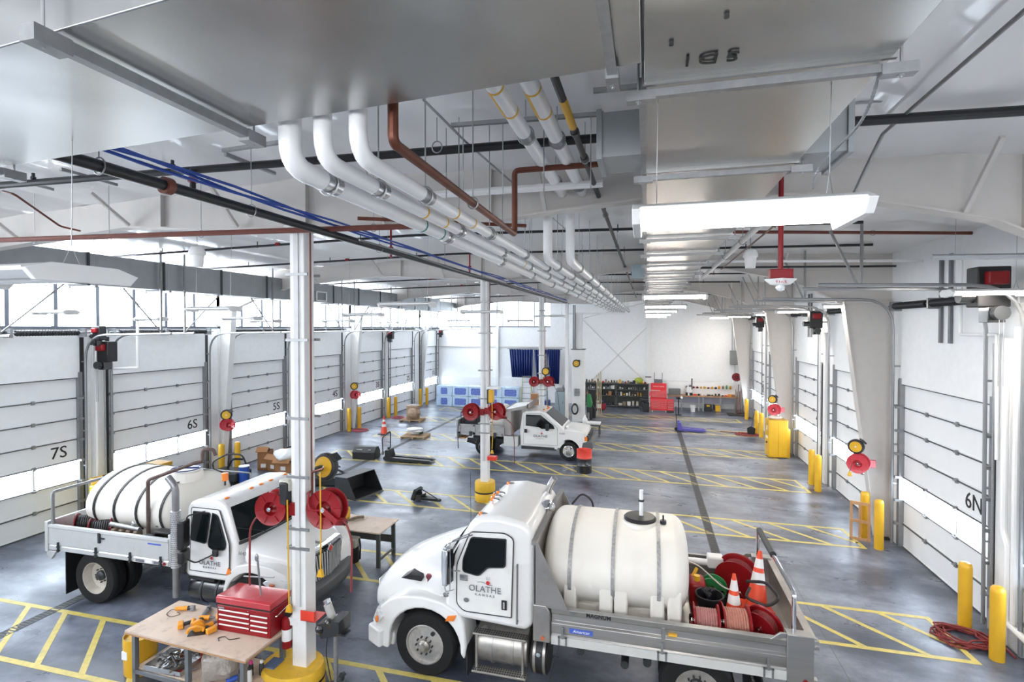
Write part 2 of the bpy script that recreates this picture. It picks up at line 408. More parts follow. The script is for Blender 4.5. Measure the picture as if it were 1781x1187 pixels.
# back wall with a clerestory over its left half
w = MB(); XW0, XW1 = -15.5, -6.9
w.box(XL-.25, XR+.25, YB, YB+.25, 0, 5.62); w.box(XW1, XR+.25, YB, YB+.25, 5.62, 8.3); w.box(XL-.25, XW0, YB, YB+.25, 5.62, 8.3); w.box(XW0, XW1, YB, YB+.25, 7.5, 8.3)
struct(w, 'wall_back', WALLM)
w = MB(); w.box(XL-.25, XR+.25, YF-.25, YF, 0, 5.4); w.box(XL-.25, XR+.25, YF-.25, YF, 7.4, 8.3)
w.box(XL-.25, -13, YF-.25, YF, 5.4, 7.4); w.box(3.5, XR+.25, YF-.25, YF, 5.4, 7.4)
struct(w, 'wall_front', WALLM)
PANE = M('daylit clerestory pane', (1, 1, 1), .3, var=0, es=WINDOW_E, ecol=(.86, .93, 1))
PANEB = M('daylit back pane', (1, 1, 1), .3, var=0, es=BACKWIN_E, ecol=(.80, .90, 1))
STRIPM = M('daylit door strip', (.95, .97, 1), .3, var=0, es=STRIP_E, ecol=(.74, .86, 1))
MULL = M('grey window mullion', (.14, .155, .19), .5, var=.03)
wn = 0
edges = [YF, .0, 7.35, 16.45, 25.55, 34.65, YB]
for a, b in zip(edges[:-1], edges[1:]):
    wn += 1
    o = struct(MB().box(XL-.16, XL-.13, a, b, ZW0-.02, ZW1+.02), 'window_%d' % wn, PANE)
    fr = MB(); k = max(1, round((b-a)/1.18))
    for i in range(k+1):
        y = a+(b-a)*i/k; fr.box(XL-.12, XL-.02, y-.05, y+.05, ZW0, ZW1)
    fr.box(XL-.12, XL+.02, a, b, ZW0-.04, ZW0+.04); fr.box(XL-.12, XL-.04, a, b, ZW1-.04, ZW1+.04)
    fr.box(XL-.11, XL-.07, a, b, 6.92, 6.95)
    fr.build('window_frame', MULL, o)
wn += 1
o = struct(MB().box(XW0, XW1, YB+.13, YB+.16, 5.6, 7.52), 'window_%d' % wn, PANEB)
fr = MB()
for i in range(8):
    x = XW0+(XW1-XW0)*i/7; fr.box(x-.03, x+.03, YB+.04, YB+.11, 5.6, 7.52)
fr.box(XW0, XW1, YB-.02, YB+.11, 5.58, 5.66); fr.build('window_frame', MULL, o)
wn += 1
o = struct(MB().box(-13, 3.5, YF-.16, YF-.13, 5.4, 7.4), 'window_%d' % wn, M('added front fill pane', (1, 1, 1), .3, var=0, es=3.6, ecol=(.93, .96, 1)))  # unseen fill window behind the camera, added to light the near hall

# ------------------------------------------------------------------ sectional overhead doors
DOORW = M('white door panel skin', (.86, .87, .88), .42, var=.02, scale=3, bump=.04)
JOINT = M('grey door joint', (.12, .125, .13), .45, .5)
HINGE = M('door hinge steel', (.33, .34, .35), .4, .7)
JAMB = M('dark door jamb', (.05, .053, .056), .5, .5, var=.15, scale=9)
def overhead_door(n, xw, sgn, y0, y1, num, textside):
    # sgn: direction into the room (+1 left wall, -1 right wall)
    rows = 7; h = ZD/rows; xo = xw - sgn*.14; xi = xw - sgn*.08
    root = None
    d = MB()
    for k in range(rows):
        if k == 2: continue
        d.box(xo, xi, y0, y1, k*h+.008, (k+1)*h-.008)
        d.box(xi, xi+sgn*.012, y0, y1, k*h+.03, k*h+.05)
    o = d.build('door_%d' % n, DOORW, bevel=0); o['kind'] = 'structure'
    j = MB()
    for k in range(1, rows): j.box(xo-sgn*.0, xi+sgn*.028, y0, y1, k*h-.012, k*h+.012)
    j.box(xo, xi+sgn*.05, y0, y1, ZD-.03, ZD+.045); j.box(xo, xi+sgn*.02, y0, y1, -.0, .03)
    j.build('section_joint', JOINT, o)
    s = MB().box(xo+sgn*.01, xi-sgn*.012, y0, y1, 2*h+.01, 3*h-.01); s.build('translucent_strip', STRIPM, o)
    m = MB()
    for t in (.345, .68): m.box(xi-sgn*.012, xi+sgn*.012, y0+(y1-y0)*t-.025, y0+(y1-y0)*t+.025, 2*h, 3*h)
    m.build('strip_stile', DOORW, o)
    for k in range(1, rows):
        for t in (.345, .68):
            y = y0+(y1-y0)*t; hb = MB()
            hb.box(xi, xi+sgn*.045, y-.035, y+.035, k*h-.05, k*h+.05); hb.cyl((xi+sgn*.06, y-.05, k*h), (xi+sgn*.06, y+.05, k*h), .018, n=8)
            hb.build('hinge', HINGE, o)
    zs0 = 5.36 if sgn > 0 else 6.3
    for e, yy in ((-1, y0), (1, y1)):
        tr = MB(); x1 = xw+sgn*.14
        tr.box(xw-sgn*.1, xw+sgn*.03, yy-.05, yy+.05, 0, 4.3)
        tr.tube([(x1, yy+e*.05, .05), (x1+sgn*.02, yy+e*.05, zs0), (x1+sgn*3.1, yy+e*.05, zs0+.06)], .032, n=6, fil=.75)
        for zz in (.6, 1.6, 2.6, 3.6, 4.6): tr.box(xw, x1+sgn*.03, yy+e*.05-.02, yy+e*.05+.02, zz-.02, zz+.02)
        tr.build('track', HINGE if sgn < 0 else STRUT, o)
        jb = MB().box(xw-sgn*.12, xw+sgn*.015, yy-.055+e*.055, yy+.055+e*.055, 0, (5.3 if sgn > 0 else ZD+.1)); jb.build('jamb', JAMB, o)
        rl = MB()
        for k in range(1, rows): rl.box(xi, xw+sgn*.12, yy-e*.02-.04, yy-e*.02+.04, k*h-.03, k*h+.03)
        rl.build('roller_bracket', HINGE, o)
    # torsion shaft with springs above the opening
    sh = MB(); zs = 5.44 if sgn > 0 else 6.12; xs = xw+sgn*.22
    sh.cyl((xs, y0-.15, zs), (xs, y1+.15, zs), .022, n=8); sh.build('shaft', STRUT, o)
    sp = MB(); L0 = (y1-y0)
    for a, b in ((.05, .47), (.53, .95)):
        pts = []; rr = []; N = 44
        for i in range(N+1):
            t = i/N; pts.append((xs, y0+L0*(a+(b-a)*t), zs)); rr.append(.088 if i % 2 else .070)
        sp.tube(pts, .05, n=10, radii=rr)
    sp.build('torsion_spring', BLACKPL, o)
    br = MB()
    for t in (0, .5, 1): br.box(xw, xs+sgn*.04, y0+L0*t-.03, y0+L0*t+.03, zs-.12, zs+.12)
    br.build('shaft_bracket', HINGE, o)
    if num:
        yt = y0+(y1-y0)*(.855 if sgn > 0 else .19); zt = 3.5*h
        xx = xi+sgn*.006
        # reader stands inside the room
        xd = (0, 1, 0) if sgn > 0 else (0, -1, 0)
        fm = frame_m((xx, yt, zt), xd, (0, 0, 1))
        if sgn > 0: fm = frame_m((xx, yt, zt), (0, 1, 0), (0, 0, 1))
        textmesh(num, .46, BLACKTXT, 'door_number', o, fm, .004)
    return o
dn = 0
for a, b, t in LD: dn += 1; overhead_door(dn, XL, 1, a, b, t, 0)
for a, b, t in RD: dn += 1; overhead_door(dn, XR, -1, a, b, t, 0)

# posts of the door walls between two doors, with their conduits
tn = 0
def trim(mb, mat, **k):
    global tn; tn += 1; return struct(mb, 'trim_%d' % tn, mat, **k)
for y in (11.77, 20.65, 29.42):
    trim(MB().box(XL, XL+.12, y-.12, y+.12, 0, 5.4), WHITE_STEEL, bevel=.01)
for y in (11.05, 20.75, 30.45):
    trim(MB().box(XR-.12, XR, y-.12, y+.12, .0, 5.4), WHITE_STEEL, bevel=.01)
# concrete kerb under the right wall near the camera
trim(MB().box(XR-.10, XR, YF, 6.6, 0, .38).box(XR-.10, XR, 10.6, 11.5, 0, .38), CONCRETE_BLK)
# sills and girts on the end wall
trim(MB().box(XL, -5.6, YB-.08, YB, 4.05, 4.13), BEIGE_STEEL)
trim(MB().box(-11.05, -10.85, YB-.2, YB, 0, 7.7), WHITE_STEEL)
trim(MB().box(-.05, .2, YB-.25, YB, 0, 7.8), WHITE_STEEL, bevel=.01)
g = MB()
for a, b in (((-4.6, 6.2), (.0, 1.6)), ((-4.4, 1.2), (.1, 5.7)), ((-4.6, 6.2), (-.2, 7.3))):
    g.cyl((a[0], YB-.03, a[1]), (b[0], YB-.03, b[1]), .018, n=6)
trim(g, BEIGE_STEEL)

# ------------------------------------------------------------------ portal frames
FY = [7.35, 16.45, 25.55, 34.65]; FYR = [7.35, 15.8, 25.2, 34.6]
ordn = ['nearest', 'second', 'third', 'farthest']
prof = [(-15.15, 6.25), (-14.2, 6.62), (-12.4, 7.12), (-9.0, 7.38), (-5.3, 7.16), (-2.6, 7.12), (0, 7.34), (2.2, 7.26), (3.9, 6.85), (5.1, 6.25)]
def fyx(i, x): return FY[i] if x < XRID else FY[i]+(FYR[i]-FY[i])*(x-XRID)/(XR-XRID)
for i in range(4):
    r = MB()   # web
    rings = []
    P = [(XL, 6.25)]+prof+[(XR, 6.25)]
    for x, z in P:
        y = fyx(i, x); rings.append([Vector((x, y-.012, z)), Vector((x, y+.012, z)), Vector((x, y+.012, zc(x)-.02)), Vector((x, y-.012, zc(x)-.02))])
    r.loft(rings)
    fr = MB(); rings = []
    for x, z in prof:
        y = fyx(i, x); rings.append([Vector((x, y-.11, z-.012)), Vector((x, y+.11, z-.012)), Vector((x, y+.11, z+.012)), Vector((x, y-.11, z+.012))])
    r.loft(rings)
    ro = r.build('roof_beam', BEIGE_STEEL, smooth=False)
    tag(ro, ['deep off-white tapered roof beam nearest the camera, ending at the right edge', 'second off-white roof beam from the camera, above the second centre column',
             'third off-white roof beam, above the third centre column', 'farthest off-white roof beam, just before the end wall'][i], 'roof beam', 'off-white tapered roof beams')
    st = MB()
    for x in (-12.4, -8.2, -5.3, -2.2, 1.5, 4.2):
        zb = 7.0
        for (xa, za), (xb, zb_) in zip(prof[:-1], prof[1:]):
            if xa <= x <= xb: zb = za+(zb_-za)*(x-xa)/(xb-xa)
        y = fyx(i, x); st.box(x-.006, x+.006, y-.1, y+.1, zb, zc(x)-.03)
    st.build('stiffener', BEIGE_STEEL, ro)
    for x in (-11.5, -8.9, -6.6, -3.9, -1.4, 1.4, 3.6):
        zb = 7.15
        for (xa, za), (xb, zb_) in zip(prof[:-1], prof[1:]):
            if xa <= x <= xb: zb = za+(zb_-za)*(x-xa)/(xb-xa)
        y = fyx(i, x)
        MB().beam((x, y-.1, zb+.03), (x, y-.75, zc(x)-.08), .05, .05).build('flange_brace', BEIGE_STEEL, ro)
    for side in (0, 1):
        if side == 0: y = FY[i]; xb, xt, xw_, s = XL+.12, -15.15, XL, 1
        else: y = FYR[i]; xb, xt, xw_, s = XR-.32, 5.1, XR, -1
        c = MB()
        c.prism([(xw_, 0), (xb, 0), (xt, 6.25), (xw_, 6.25)], 'y', y-.014, y+.014)
        c.prism([(xb, 0), (xb+s*.02, 0), (xt+s*.02, 6.27), (xt, 6.27)], 'y', y-.13, y+.13)
        c.box(xw_, xw_+s*.02, y-.13, y+.13, 0, 6.27); c.box(xw_, xt+s*.02, y-.13, y+.13, 6.23, 6.27)
        co = c.build('tapered_column', WHITE_STEEL if side == 0 else BEIGE_STEEL, smooth=False)
        nm = (['nearest, just out of view', 'between doors 6S and 5S', 'between doors 4S and 3S', 'between doors 2S and 1S'] if side == 0 else
              ['nearest, just out of view', 'beside door 6N', 'behind the tall yellow cabinet', 'farthest, by the workbench'])[i]
        tag(co, ('white tapered steel wall column on the left wall, ' if side == 0 else 'off-white wide-topped tapered column on the right wall, ')+nm, 'column', 'tapered wall columns')
        bp = MB().box(min(xw_, xb)-.02, max(xw_, xb)+.02, y-.16, y+.16, 0, .025); bp.build('base_plate', DARKSTEEL, co)

# ------------------------------------------------------------------ trench drains and floor markings
def drain(x, y0, y1):
    fr = MB(); w2 = .11
    fr.box(x-w2, x-w2+.02, y0, y1, 0, .006); fr.box(x+w2-.02, x+w2, y0, y1, 0, .006)
    y = y0
    while y < y1:
        fr.box(x-w2+.02, x+w2-.02, y, y+.035, 0, .005); y += .07
    o = trim(fr, M('cast iron drain grate', (.10, .10, .105), .5, .5, var=.3, scale=12))
    MB().box(x-w2+.02, x+w2-.02, y0, y1, .0005, .0015).build('drain_slot', BLACKPL, o)
drain(1.67, 4.0, 31.0); drain(-11.32, 3.5, 31.5)
def zone(y0, y1, x0, x1, dx, step, first, chevR=True):
    b = MB(); w2 = .05; z0, z1 = .0008, .003
    b.box(x0, x1-.05, y1-.1, y1, z0, z1); b.box(x0, x1, y0, y0+.1, z0, z1)
    def dl(xa, ya, xb, yb, w=.1):
        d = Vector((xb-xa, yb-ya, 0)).normalized(); nrm = Vector((-d.y, d.x, 0))*w/2
        vs = [Vector((xa, ya, 0))-nrm, Vector((xa, ya, 0))+nrm, Vector((xb, yb, 0))+nrm, Vector((xb, yb, 0))-nrm]
        b.add([v+Vector((0,0,z0*1.6)) for v in vs]+[v+Vector((0,0,z1+.0006)) for v in vs], [(3,2,1,0),(4,5,6,7),(0,1,5,4),(1,2,6,5),(2,3,7,6),(3,0,4,7)])
    x = first
    while x > x0: x -= step
    x += step
    while x < x1-.9*step*.6:
        xe = x+dx; ye = y0+.05
        if xe > x1-.03: t = (x1-.03-x)/dx; xe = x1-.03; ye = (y1-.05)+(y0-y1+.1)*t
        dl(x, y1-.05, xe, ye); x += step
    if chevR: dl(x1-.1, y1-.02, x1+.02, y0)
    dl(x0+.05, y1, x0+.05, y0)
    trim(b, YELLOWLINE, smooth=False)
for (a, b, f0) in ((6.2, 7.66, -12.0), (10.2, 11.65, 3.4), (14.85, 16.2, 3.34), (19.4, 20.9, 3.4), (23.9, 25.3, 3.2), (28.6, 29.9, 3.2), (32.6, 33.8, 3.2)):
    zone(a, b, -13.6, 5.33, 1.3, .97, f0)
# ------------------------------------------------------------------ overhead ducts
def trapeze(parent, p0, p1, ztop=None, w=.045):
    # strut channel under a duct with a threaded rod at each end
    m = MB(); m.beam(p0, p1, w, w); p0, p1 = Vector(p0), Vector(p1); d = (p1-p0).normalized()
    m.beam(p0-d*.012+Vector((0,0,-.01)), p0+d*.14+Vector((0,0,-.01)), w*1.5, w*1.3)
    m.beam(p1-d*.14+Vector((0,0,-.01)), p1+d*.012+Vector((0,0,-.01)), w*1.5, w*1.3)
    m.build('trapeze_channel', STRUT, parent)
    r = MB()
    for q in (p0+d*.05, p1-d*.05): r.cyl(q-Vector((0,0,.05)), (q.x, q.y, zc(q.x)-.03), .007, n=6); r.cyl(q-Vector((0,0,.04)), q-Vector((0,0,.015)), .018, n=6)
    r.build('hanger_rod', ROD, parent)
XA0, XA1, ZA0, ZA1 = -9.5, -.03, 6.88, 7.5
ya0 = lambda x: 1.5-.082*x
ya1 = lambda x: 2.62-.082*x
a = MB()
a.prism([(XA0, ya0(XA0)), (XA1, ya0(XA1)), (XA1, ya1(XA1)), (XA0, ya1(XA0))], 'z', ZA0, ZA1)
dA = a.build('supply_duct', GALV, bevel=.006)
tag(dA, 'huge shiny galvanised rectangular duct crossing overhead at the top left of the view', 'duct')
for x in (-6.8,): MB().box(x-.012, x+.012, ya0(x)-.012, ya1(x)+.012, ZA0-.012, ZA1).build('seam_flange', GALV, dA)
for x in (-4.95, -2.48): trapeze(dA, (x, ya0(x)-.1, ZA0-.05), (x, ya1(x)+.1, ZA0-.05), w=.055)
trapeze(dA, (-.17, ya0(-.17)-.1, ZA0-.04), (-.17, ya1(-.17)+.08, ZA0-.04), w=.042)
XB0, XB1 = -.02, 1.12
b = MB(); b.box(XB0, XB1, -3.0, 33.0, 6.88, 7.4)
dB = b.build('supply_duct', GALV, bevel=.006)
tag(dB, 'long galvanised duct running straight away from the camera above the lit row of lamps', 'duct')
y = 2.86
while y < 33:
    MB().box(XB0-.012, XB1+.012, y-.03, y-.006, 6.865, 7.4).build('seam_flange', GALV, dB)
    trapeze(dB, (XB0-.08, y+.03, 6.84), (XB1+.1, y+.03, 6.84), w=.04); y += 1.62
MB().box(XB0-.03, XB0+.01, 2.9, 33, 6.87, 6.94).build('edge_angle', STRUT, dB)
tk = MB(); tk.box(-.36, XB0-.005, 4.05, 4.5, 6.9, 7.24); tk.box(-.38, -.34, 4.03, 4.52, 6.88, 7.26); tk.build('side_takeoff', GALV_DULL, dB)
tk = MB(); tk.box(XB1+.005, XB1+.32, 4.35, 4.9, 6.9, 7.28); tk.box(XB1+.3, XB1+.34, 4.32, 4.93, 6.88, 7.3); tk.build('side_takeoff', GALV_DULL, dB)
tk = MB(); tk.box(-.36, XB0-.005, 14.1, 14.6, 6.9, 7.24); tk.box(-.40, -.36, 14.08, 14.62, 6.88, 7.26); tk.build('side_takeoff', PALEBLUE, dB)
fm = frame_m((.29, 2.64, 6.872), (-1, 0, 0), (0, 1, 0)); textmesh('SDI', .13, BLACKTXT, 'stencil', dB, fm, .003, spacing=1.45)
sc = MB()
for x, y in ((.31, 2.30), (.10, 2.46), (.78, 2.05)): sc.cyl((x, y, 6.865), (x, y, 6.88), .011, n=6)
sc.each('sheet_screw', DARKSTEEL, dB)
# left duct
c = MB(); c.box(-13.6, -13.0, 5.2, 31.5, 6.62, 7.38)
dC = c.build('supply_duct', GALV_DULL, bevel=.005)
tag(dC, 'dull grey duct running along the left clerestory windows', 'duct')
y = 5.52
while y < 31.6: MB().box(-13.62, -12.975, y-.03, y+.03, 6.6, 7.4).build('seam_flange', DARKSTEEL, dC); y += 2.02
MB().box(-13.55, -13.1, 31.5, 37.2, 6.72, 7.28).build('reduced_section', GALV_DULL, dC)
for y in (7.4, 9.6, 11.6, 15.6, 19.7, 23.7, 27.8, 31.2): trapeze(dC, (-13.75, y, 6.58), (-12.8, y, 6.58))
p = atX(559, 516, -12.98); g = MB()
for s_ in (-.33, .33): g.box(-12.98, -12.955, p.y+s_-.035, p.y+s_+.035, p.z-.2, p.z+.2)
for s_ in (-.18, .18): g.box(-12.98, -12.955, p.y-.36, p.y+.36, p.z+s_-.025, p.z+s_+.025)
g.build('register_frame', WHITE_STEEL, dC)
g = MB()
for k in range(8): g.box(-12.985, -12.965, p.y-.3, p.y+.3, p.z-.15+k*.04, p.z-.135+k*.04)
g.build('register_louvre', GALV_DULL, dC)

# ------------------------------------------------------------------ insulated pipes
def rods(parent, pts, r=.006, ring=.0):
    for p in pts:
        p = Vector(p); m = MB(); m.cyl(p+Vector((0,0,ring)), (p.x, p.y, zc(p.x)-.03), r, n=5)
        m.build('hanger_rod', ROD, parent)
        if ring > 0:
            q = MB(); pp = [(p.x+ring*1.05*math.cos(t*PI/8), p.y, p.z+ring*1.15*math.sin(t*PI/8)) for t in range(16)]
            q.tube(pp, .007, n=4, closed=True); q.build('clevis', STRUT, parent)
def ipipe(label, path, r, bands, bandm, hang=True, labels=(), fil=.16, step=1.75, group='white insulated heating pipes'):
    o = MB().tube(path, r, n=16, fil=fil).build('insulated_pipe', PIPEWHITE); tag(o, label, 'pipe', group)
    x, y0, z = path[-1][0] if False else None, None, None
    run = [(Vector(p), Vector(q)) for p, q in zip(path[:-1], path[1:]) if abs(Vector(q).y-Vector(p).y) > 1.2]
    for p, q in run:
        y = p.y+bands; k = 0
        while y < q.y-.3:
            t = (y-p.y)/(q.y-p.y); c = p.lerp(q, t)
            MB().cyl(c-Vector((0,.09,0)), c+Vector((0,.09,0)), r*1.06, n=16).build('saddle', bandm, o)
            if hang: rods(o, [c], .006, r*1.12)
            y += step; k += 1
    for (yl, col_) in labels:
        c = None
        for p, q in run:
            if p.y <= yl <= q.y: c = p.lerp(q, (yl-p.y)/(q.y-p.y))
        if c is None: continue
        m = MB()
        for s_ in (-.24, .24): m.cyl(c+Vector((0,s_-.015,0)), c+Vector((0,s_+.015,0)), r*1.03, n=16)
        m.each('label_ring', col_, o)
        m = MB(); # curved strip along the underside facing the camera
        for j in range(4):
            t0 = -PI*.75 + j*.22 - .5; t1 = t0+.22; rr = r*1.035
            A = [Vector((c.x+rr*math.cos(t), yy, c.z+rr*math.sin(t))) for t in (t0, t1) for yy in (c.y-.24, c.y+.24)]
            B = [Vector((c.x+r*.9*math.cos(t), yy, c.z+r*.9*math.sin(t))) for t in (t0, t1) for yy in (c.y-.24, c.y+.24)]
            m.add(A+B, [(0,1,3,2),(4,6,7,5),(0,2,6,4),(1,5,7,3),(0,4,5,1),(2,3,7,6)])
        m.build('pipe_label', col_, o)
    return o
GREENTAPE = M('green pipe label', (.03, .25, .2), .5, var=.2, scale=30)
ZP = 6.65
ipipe('leftmost insulated white pipe, with wide silver bands and a green label', [(-2.25, 2.93, 7.8), (-2.25, 2.93, ZP), (-2.25, 36.4, ZP)], .072, .42, SILVERBAND, labels=((5.2, GREENTAPE),), step=2.3)
ipipe('second insulated white pipe from the left, with yellow label bands', [(-1.98, 2.89, 7.8), (-1.98, 2.89, ZP), (-1.98, 36.4, ZP)], .058, .7, SILVERBAND, labels=((4.65, YELLOWTAPE), (8.6, YELLOWTAPE)))
ipipe('third insulated white pipe from the left, beside the brown copper pipe', [(-1.72, 2.87, 7.8), (-1.72, 2.87, ZP), (-1.72, 36.4, ZP)], .056, 1.0, GREYSADDLE, labels=((4.75, YELLOWTAPE),))
ipipe('fourth insulated white pipe, coming from the ceiling and dropping to the pipe rack', [(-1.17, 2.4, 7.5), (-1.17, 7.75, 7.5), (-1.5, 8.0, 7.5), (-1.5, 8.0, ZP), (-1.5, 36.2, ZP)], .072, .9, GREYSADDLE, labels=((4.2, YELLOWTAPE),), fil=.14)
ipipe('rightmost insulated white pipe, dropping from the ceiling beside its twin', [(-.89, 2.4, 7.5), (-.89, 7.95, 7.5), (-1.18, 8.2, 7.5), (-1.18, 8.2, ZP), (-1.18, 36.0, ZP)], .072, 1.1, GREYSADDLE, labels=((4.3, YELLOWTAPE),), fil=.14)
def pipe(name, label, cat, path, r, mat, group=None, fil=.06, n=10, rodpts=(), ring=0):
    o = MB().tube(path, r, n=n, fil=fil).build(name, mat); tag(o, label, cat, group)
    if rodpts: rods(o, rodpts, .006, ring)
    return o
pipe('drain_pipe', 'white pipe crossing level under the nearest roof beam with a short drop leg', 'pipe', [(-3.0, 6.7, 6.9), (-3.0, 6.7, 7.42), (-.55, 6.7, 7.42)], .05, PIPEWHITE, fil=.08)
pipe('end_pipe', 'white pipe turning left at the far end of the pipe bundle', 'pipe', [(-1.5, 36.6, 6.55), (-5.6, 36.6, 6.55), (-5.6, 36.9, 5.0)], .06, PIPEWHITE, fil=.1)
pipe('copper_pipe', 'brown copper pipe dropping beside the white pipes and running along them', 'pipe', [(-1.5, 2.9, 7.8), (-1.5, 2.9, 6.72), (-1.5, 5.9, 6.68), (-1.5, 5.9, 7.42), (-.4, 5.9, 7.42)], .034, COPPER, rodpts=[(-1.5, 4.4, 6.7)], ring=.045)
pipe('copper_pipe', 'short level copper pipe below the white drain pipe', 'pipe', [at(622, 380, 6.85), at(915, 393, 6.85)], .022, COPPER)
pipe('sprinkler_main', 'reddish brown sprinkler main across the left half under the nearest beam', 'pipe', [(at(-60, 420, 7.05)), at(745, 393, 7.05)], .042, REDPIPE, rodpts=[at(u, 420-u*.0365, 7.05) for u in (60, 190, 350, 545, 650)], ring=.05)
pipe('sprinkler_main', 'reddish brown sprinkler pipe across the right half behind the nearest lamp', 'pipe', [at(1125, 403, 7.6) + Vector((0,0,0)), at(1760, 406, 7.45)], .035, REDPIPE, rodpts=[at(1518, 405, 7.55)], ring=.045)
blk = pipe('sprinkler_branch', 'thick black pipe with white stencil running level across the view behind the ducts', 'pipe', [at(-40, 326, 7.56), at(1047, 240, 7.58), at(1790, 192, 7.56)], .047, BLACKPIPE, fil=.3,
    rodpts=[at(560, 272, 7.56), at(760, 256, 7.57), at(1290, 224, 7.57)], ring=.055)
for (u, v) in ((300, 297), (58, 318)):
    p = at(u, v, 7.56); MB().cyl(p, p+Vector((0,0,.13)), .02, n=8).cyl(p+Vector((0,0,.05)), p+Vector((0,0,.08)), .032, n=8).build('sprig', BLACKPIPE, blk)
pz = at(335, 295, 7.56); cr = MB().cyl(pz, pz-Vector((0,0,.3)), .035, n=10); cr.build('drop', BLACKPIPE, blk)
MB().cyl(pz-Vector((0,0,.1)), pz-Vector((0,0,.16)), .055, n=10).build('coupling', RED, blk)
k = 0
words = ['first', 'second', 'third', 'fourth', 'fifth', 'sixth', 'seventh']
for Y in (11.1, 14.2, 17.3, 20.7, 24.4, 29.3, 33.4):
    o = MB().tube([(-14.6, Y, zc(-14.6)-.14), (XRID, Y, 7.72), (3.9 if Y != 14.2 else 5.2, Y, 7.56)], .03, n=8, fil=.5).build('sprinkler_branch', BLACKPIPE)
    tag(o, 'thin black sprinkler pipe across the hall, %s beyond the brown one' % words[k], 'pipe', 'black sprinkler branch pipes'); k += 1
    for x in (-12.5, -9.5, -6.6, -3.6, -.6, 2.4):
        z = 7.72-abs(x-XRID)*.017
        MB().cyl((x, Y, z-.06), (x, Y, z+.1), .012, n=6).build('sprinkler_head', DARKSTEEL, o)
    for x in (-8.9, -4.4):
        z = 7.72-abs(x-XRID)*.017; MB().cyl((x-.05, Y, z), (x+.05, Y, z), .045, n=10).build('coupling', RED, o)
for (u, v) in ((680, 428), (817, 467)):
    p = at(u, v, 7.3); o = MB().cyl(p-Vector((0,0,.25)), (p.x, p.y, zc(p.x)-.05), .022, n=8).cyl(p-Vector((0,0,.05)), p-Vector((0,0,.02)), .05, n=8).cyl(p+Vector((0,0,.03)), p+Vector((0,0,.06)), .05, n=8).build('riser_coupling', RED)
    tag(o, 'small dark red flanged riser ' + ('nearer the camera' if u < 700 else 'farther along the blue cables'), 'pipe fitting', 'dark red flanged risers')
# long black pipe with blue cables
pts = [at(85, 279, 7.0), at(520, 391, 7.0), at(850, 480, 7.0), at(1010, 516, 7.0)]
xm = -4.62
bp = MB().tube([(xm, 3.1, 7.0), (xm+.1, 30, 7.0)], .055, n=12).build('black_main', BLACKPIPE); tag(bp, 'thick black iron main running away from the camera at upper left under blue cables', 'pipe')
MB().cyl((xm, 4.12, 7.0), (xm, 4.2, 7.0), .085, n=14).build('coupling', REDPIPE, bp)
rods(bp, [(xm, y, 7.0) for y in (3.5, 5.3, 8.4, 11.5, 14.6, 19, 23)], .006, .065)
for k in range(3):
    pp = [(xm+.10+.05*math.sin(j*1.1+k*2)+.02*k, 3.1+j*.9, 7.14+.035*math.sin(j*.8+k*1.7)) for j in range(31)]
    o = MB().tube(pp, .017, n=6).build('blue_cable', BLUECABLE); tag(o, '%s of the three blue cables strung along the thick black main' % ('left', 'middle', 'right')[k], 'cable', 'blue cables on the black main')
pp = [(xm+.26, 7.3+j, 6.96+.02*math.sin(j)) for j in range(24)]
o = MB().tube(pp, .018, n=6).build('conduit', STRUT); tag(o, 'thin grey conduit running beside the blue cables past the nearest centre column', 'conduit')
# black conduit on the right of the white pipes
o = pipe('black_riser_line', 'slim black pipe with a yellow label slanting down to the duct at the centre', 'pipe', [(-.66, 2.4, 7.42), (-.66, 33, 7.42)], .032, BLACKPIPE, rodpts=[(-.66, y, 7.42) for y in (5.7, 8.6, 12, 16)], ring=.04)
MB().cyl((-.66, 4.15, 7.42), (-.66, 4.75, 7.42), .0345, n=12).build('pipe_label', YELLOWTAPE, o)
for y in (4.85, 5.6): MB().cyl((-.66, y, 7.42), (-.66, y+.07, 7.42), .042, n=12).build('coupling', DARKSTEEL, o)
pipe('conduit', 'thin zinc conduit slanting behind the pipe drops at the top centre', 'conduit', [at(735, 172, 7.62), at(808, 245, 7.62), at(985, 400, 7.62)], .012, STRUT)
pipe('conduit', 'zinc conduit bent down at the top right corner ceiling', 'conduit', [at(1790, 12, 7.6), at(1535, 233, 7.6), at(1535, 233, 7.6)+Vector((-.02, .5, -.32)), at(1535, 233, 7.6)+Vector((-.05, .9, -.62))], .018, STRUT, fil=.05)
pipe('conduit', 'red brown flexible line sloping down at the far upper left', 'conduit', [at(5, 333, 7.35), at(25, 338, 7.3), at(105, 394, 7.05), at(140, 402, 7.0)], .014, REDPIPE)
# ceiling struts
for (u0, v0, u1, v1, lb) in ((785, 218, 1050, 198, 'strut behind the two labelled white pipes'), (1032, 158, 1112, 150, 'short strut between slim black pipe and the centre duct'), (1475, 178, 1722, 158, 'strut right of the centre duct near the conduit'),
        (388, 262, 520, 243, 'strut above the leftmost pipe drop'), (238, 281, 330, 312, 'strut end over the black pipe'), (392, 268, 478, 302, 'slanted strut left of the pipe drops'), (105, 294, 203, 322, 'strut above the blue cable start'),
        (0, 305, 92, 330, 'strut at the left edge')):
    z = 7.74 if u0 > 500 else 7.66
    pa, pb = at(u0, v0, z), at(u1, v1, z)
    o = MB().beam(pa, pb, .04, .04).build('ceiling_strut', STRUT); tag(o, 'galvanised ceiling ' + lb, 'strut channel', 'ceiling strut channels')
    for t in (.08, .35, .62, .92):
        c = pa.lerp(pb, t)
        if u0 in (785,): MB().cyl(c, c-Vector((0,0,.75)), .006, n=5).build('hanger_rod', ROD, o)
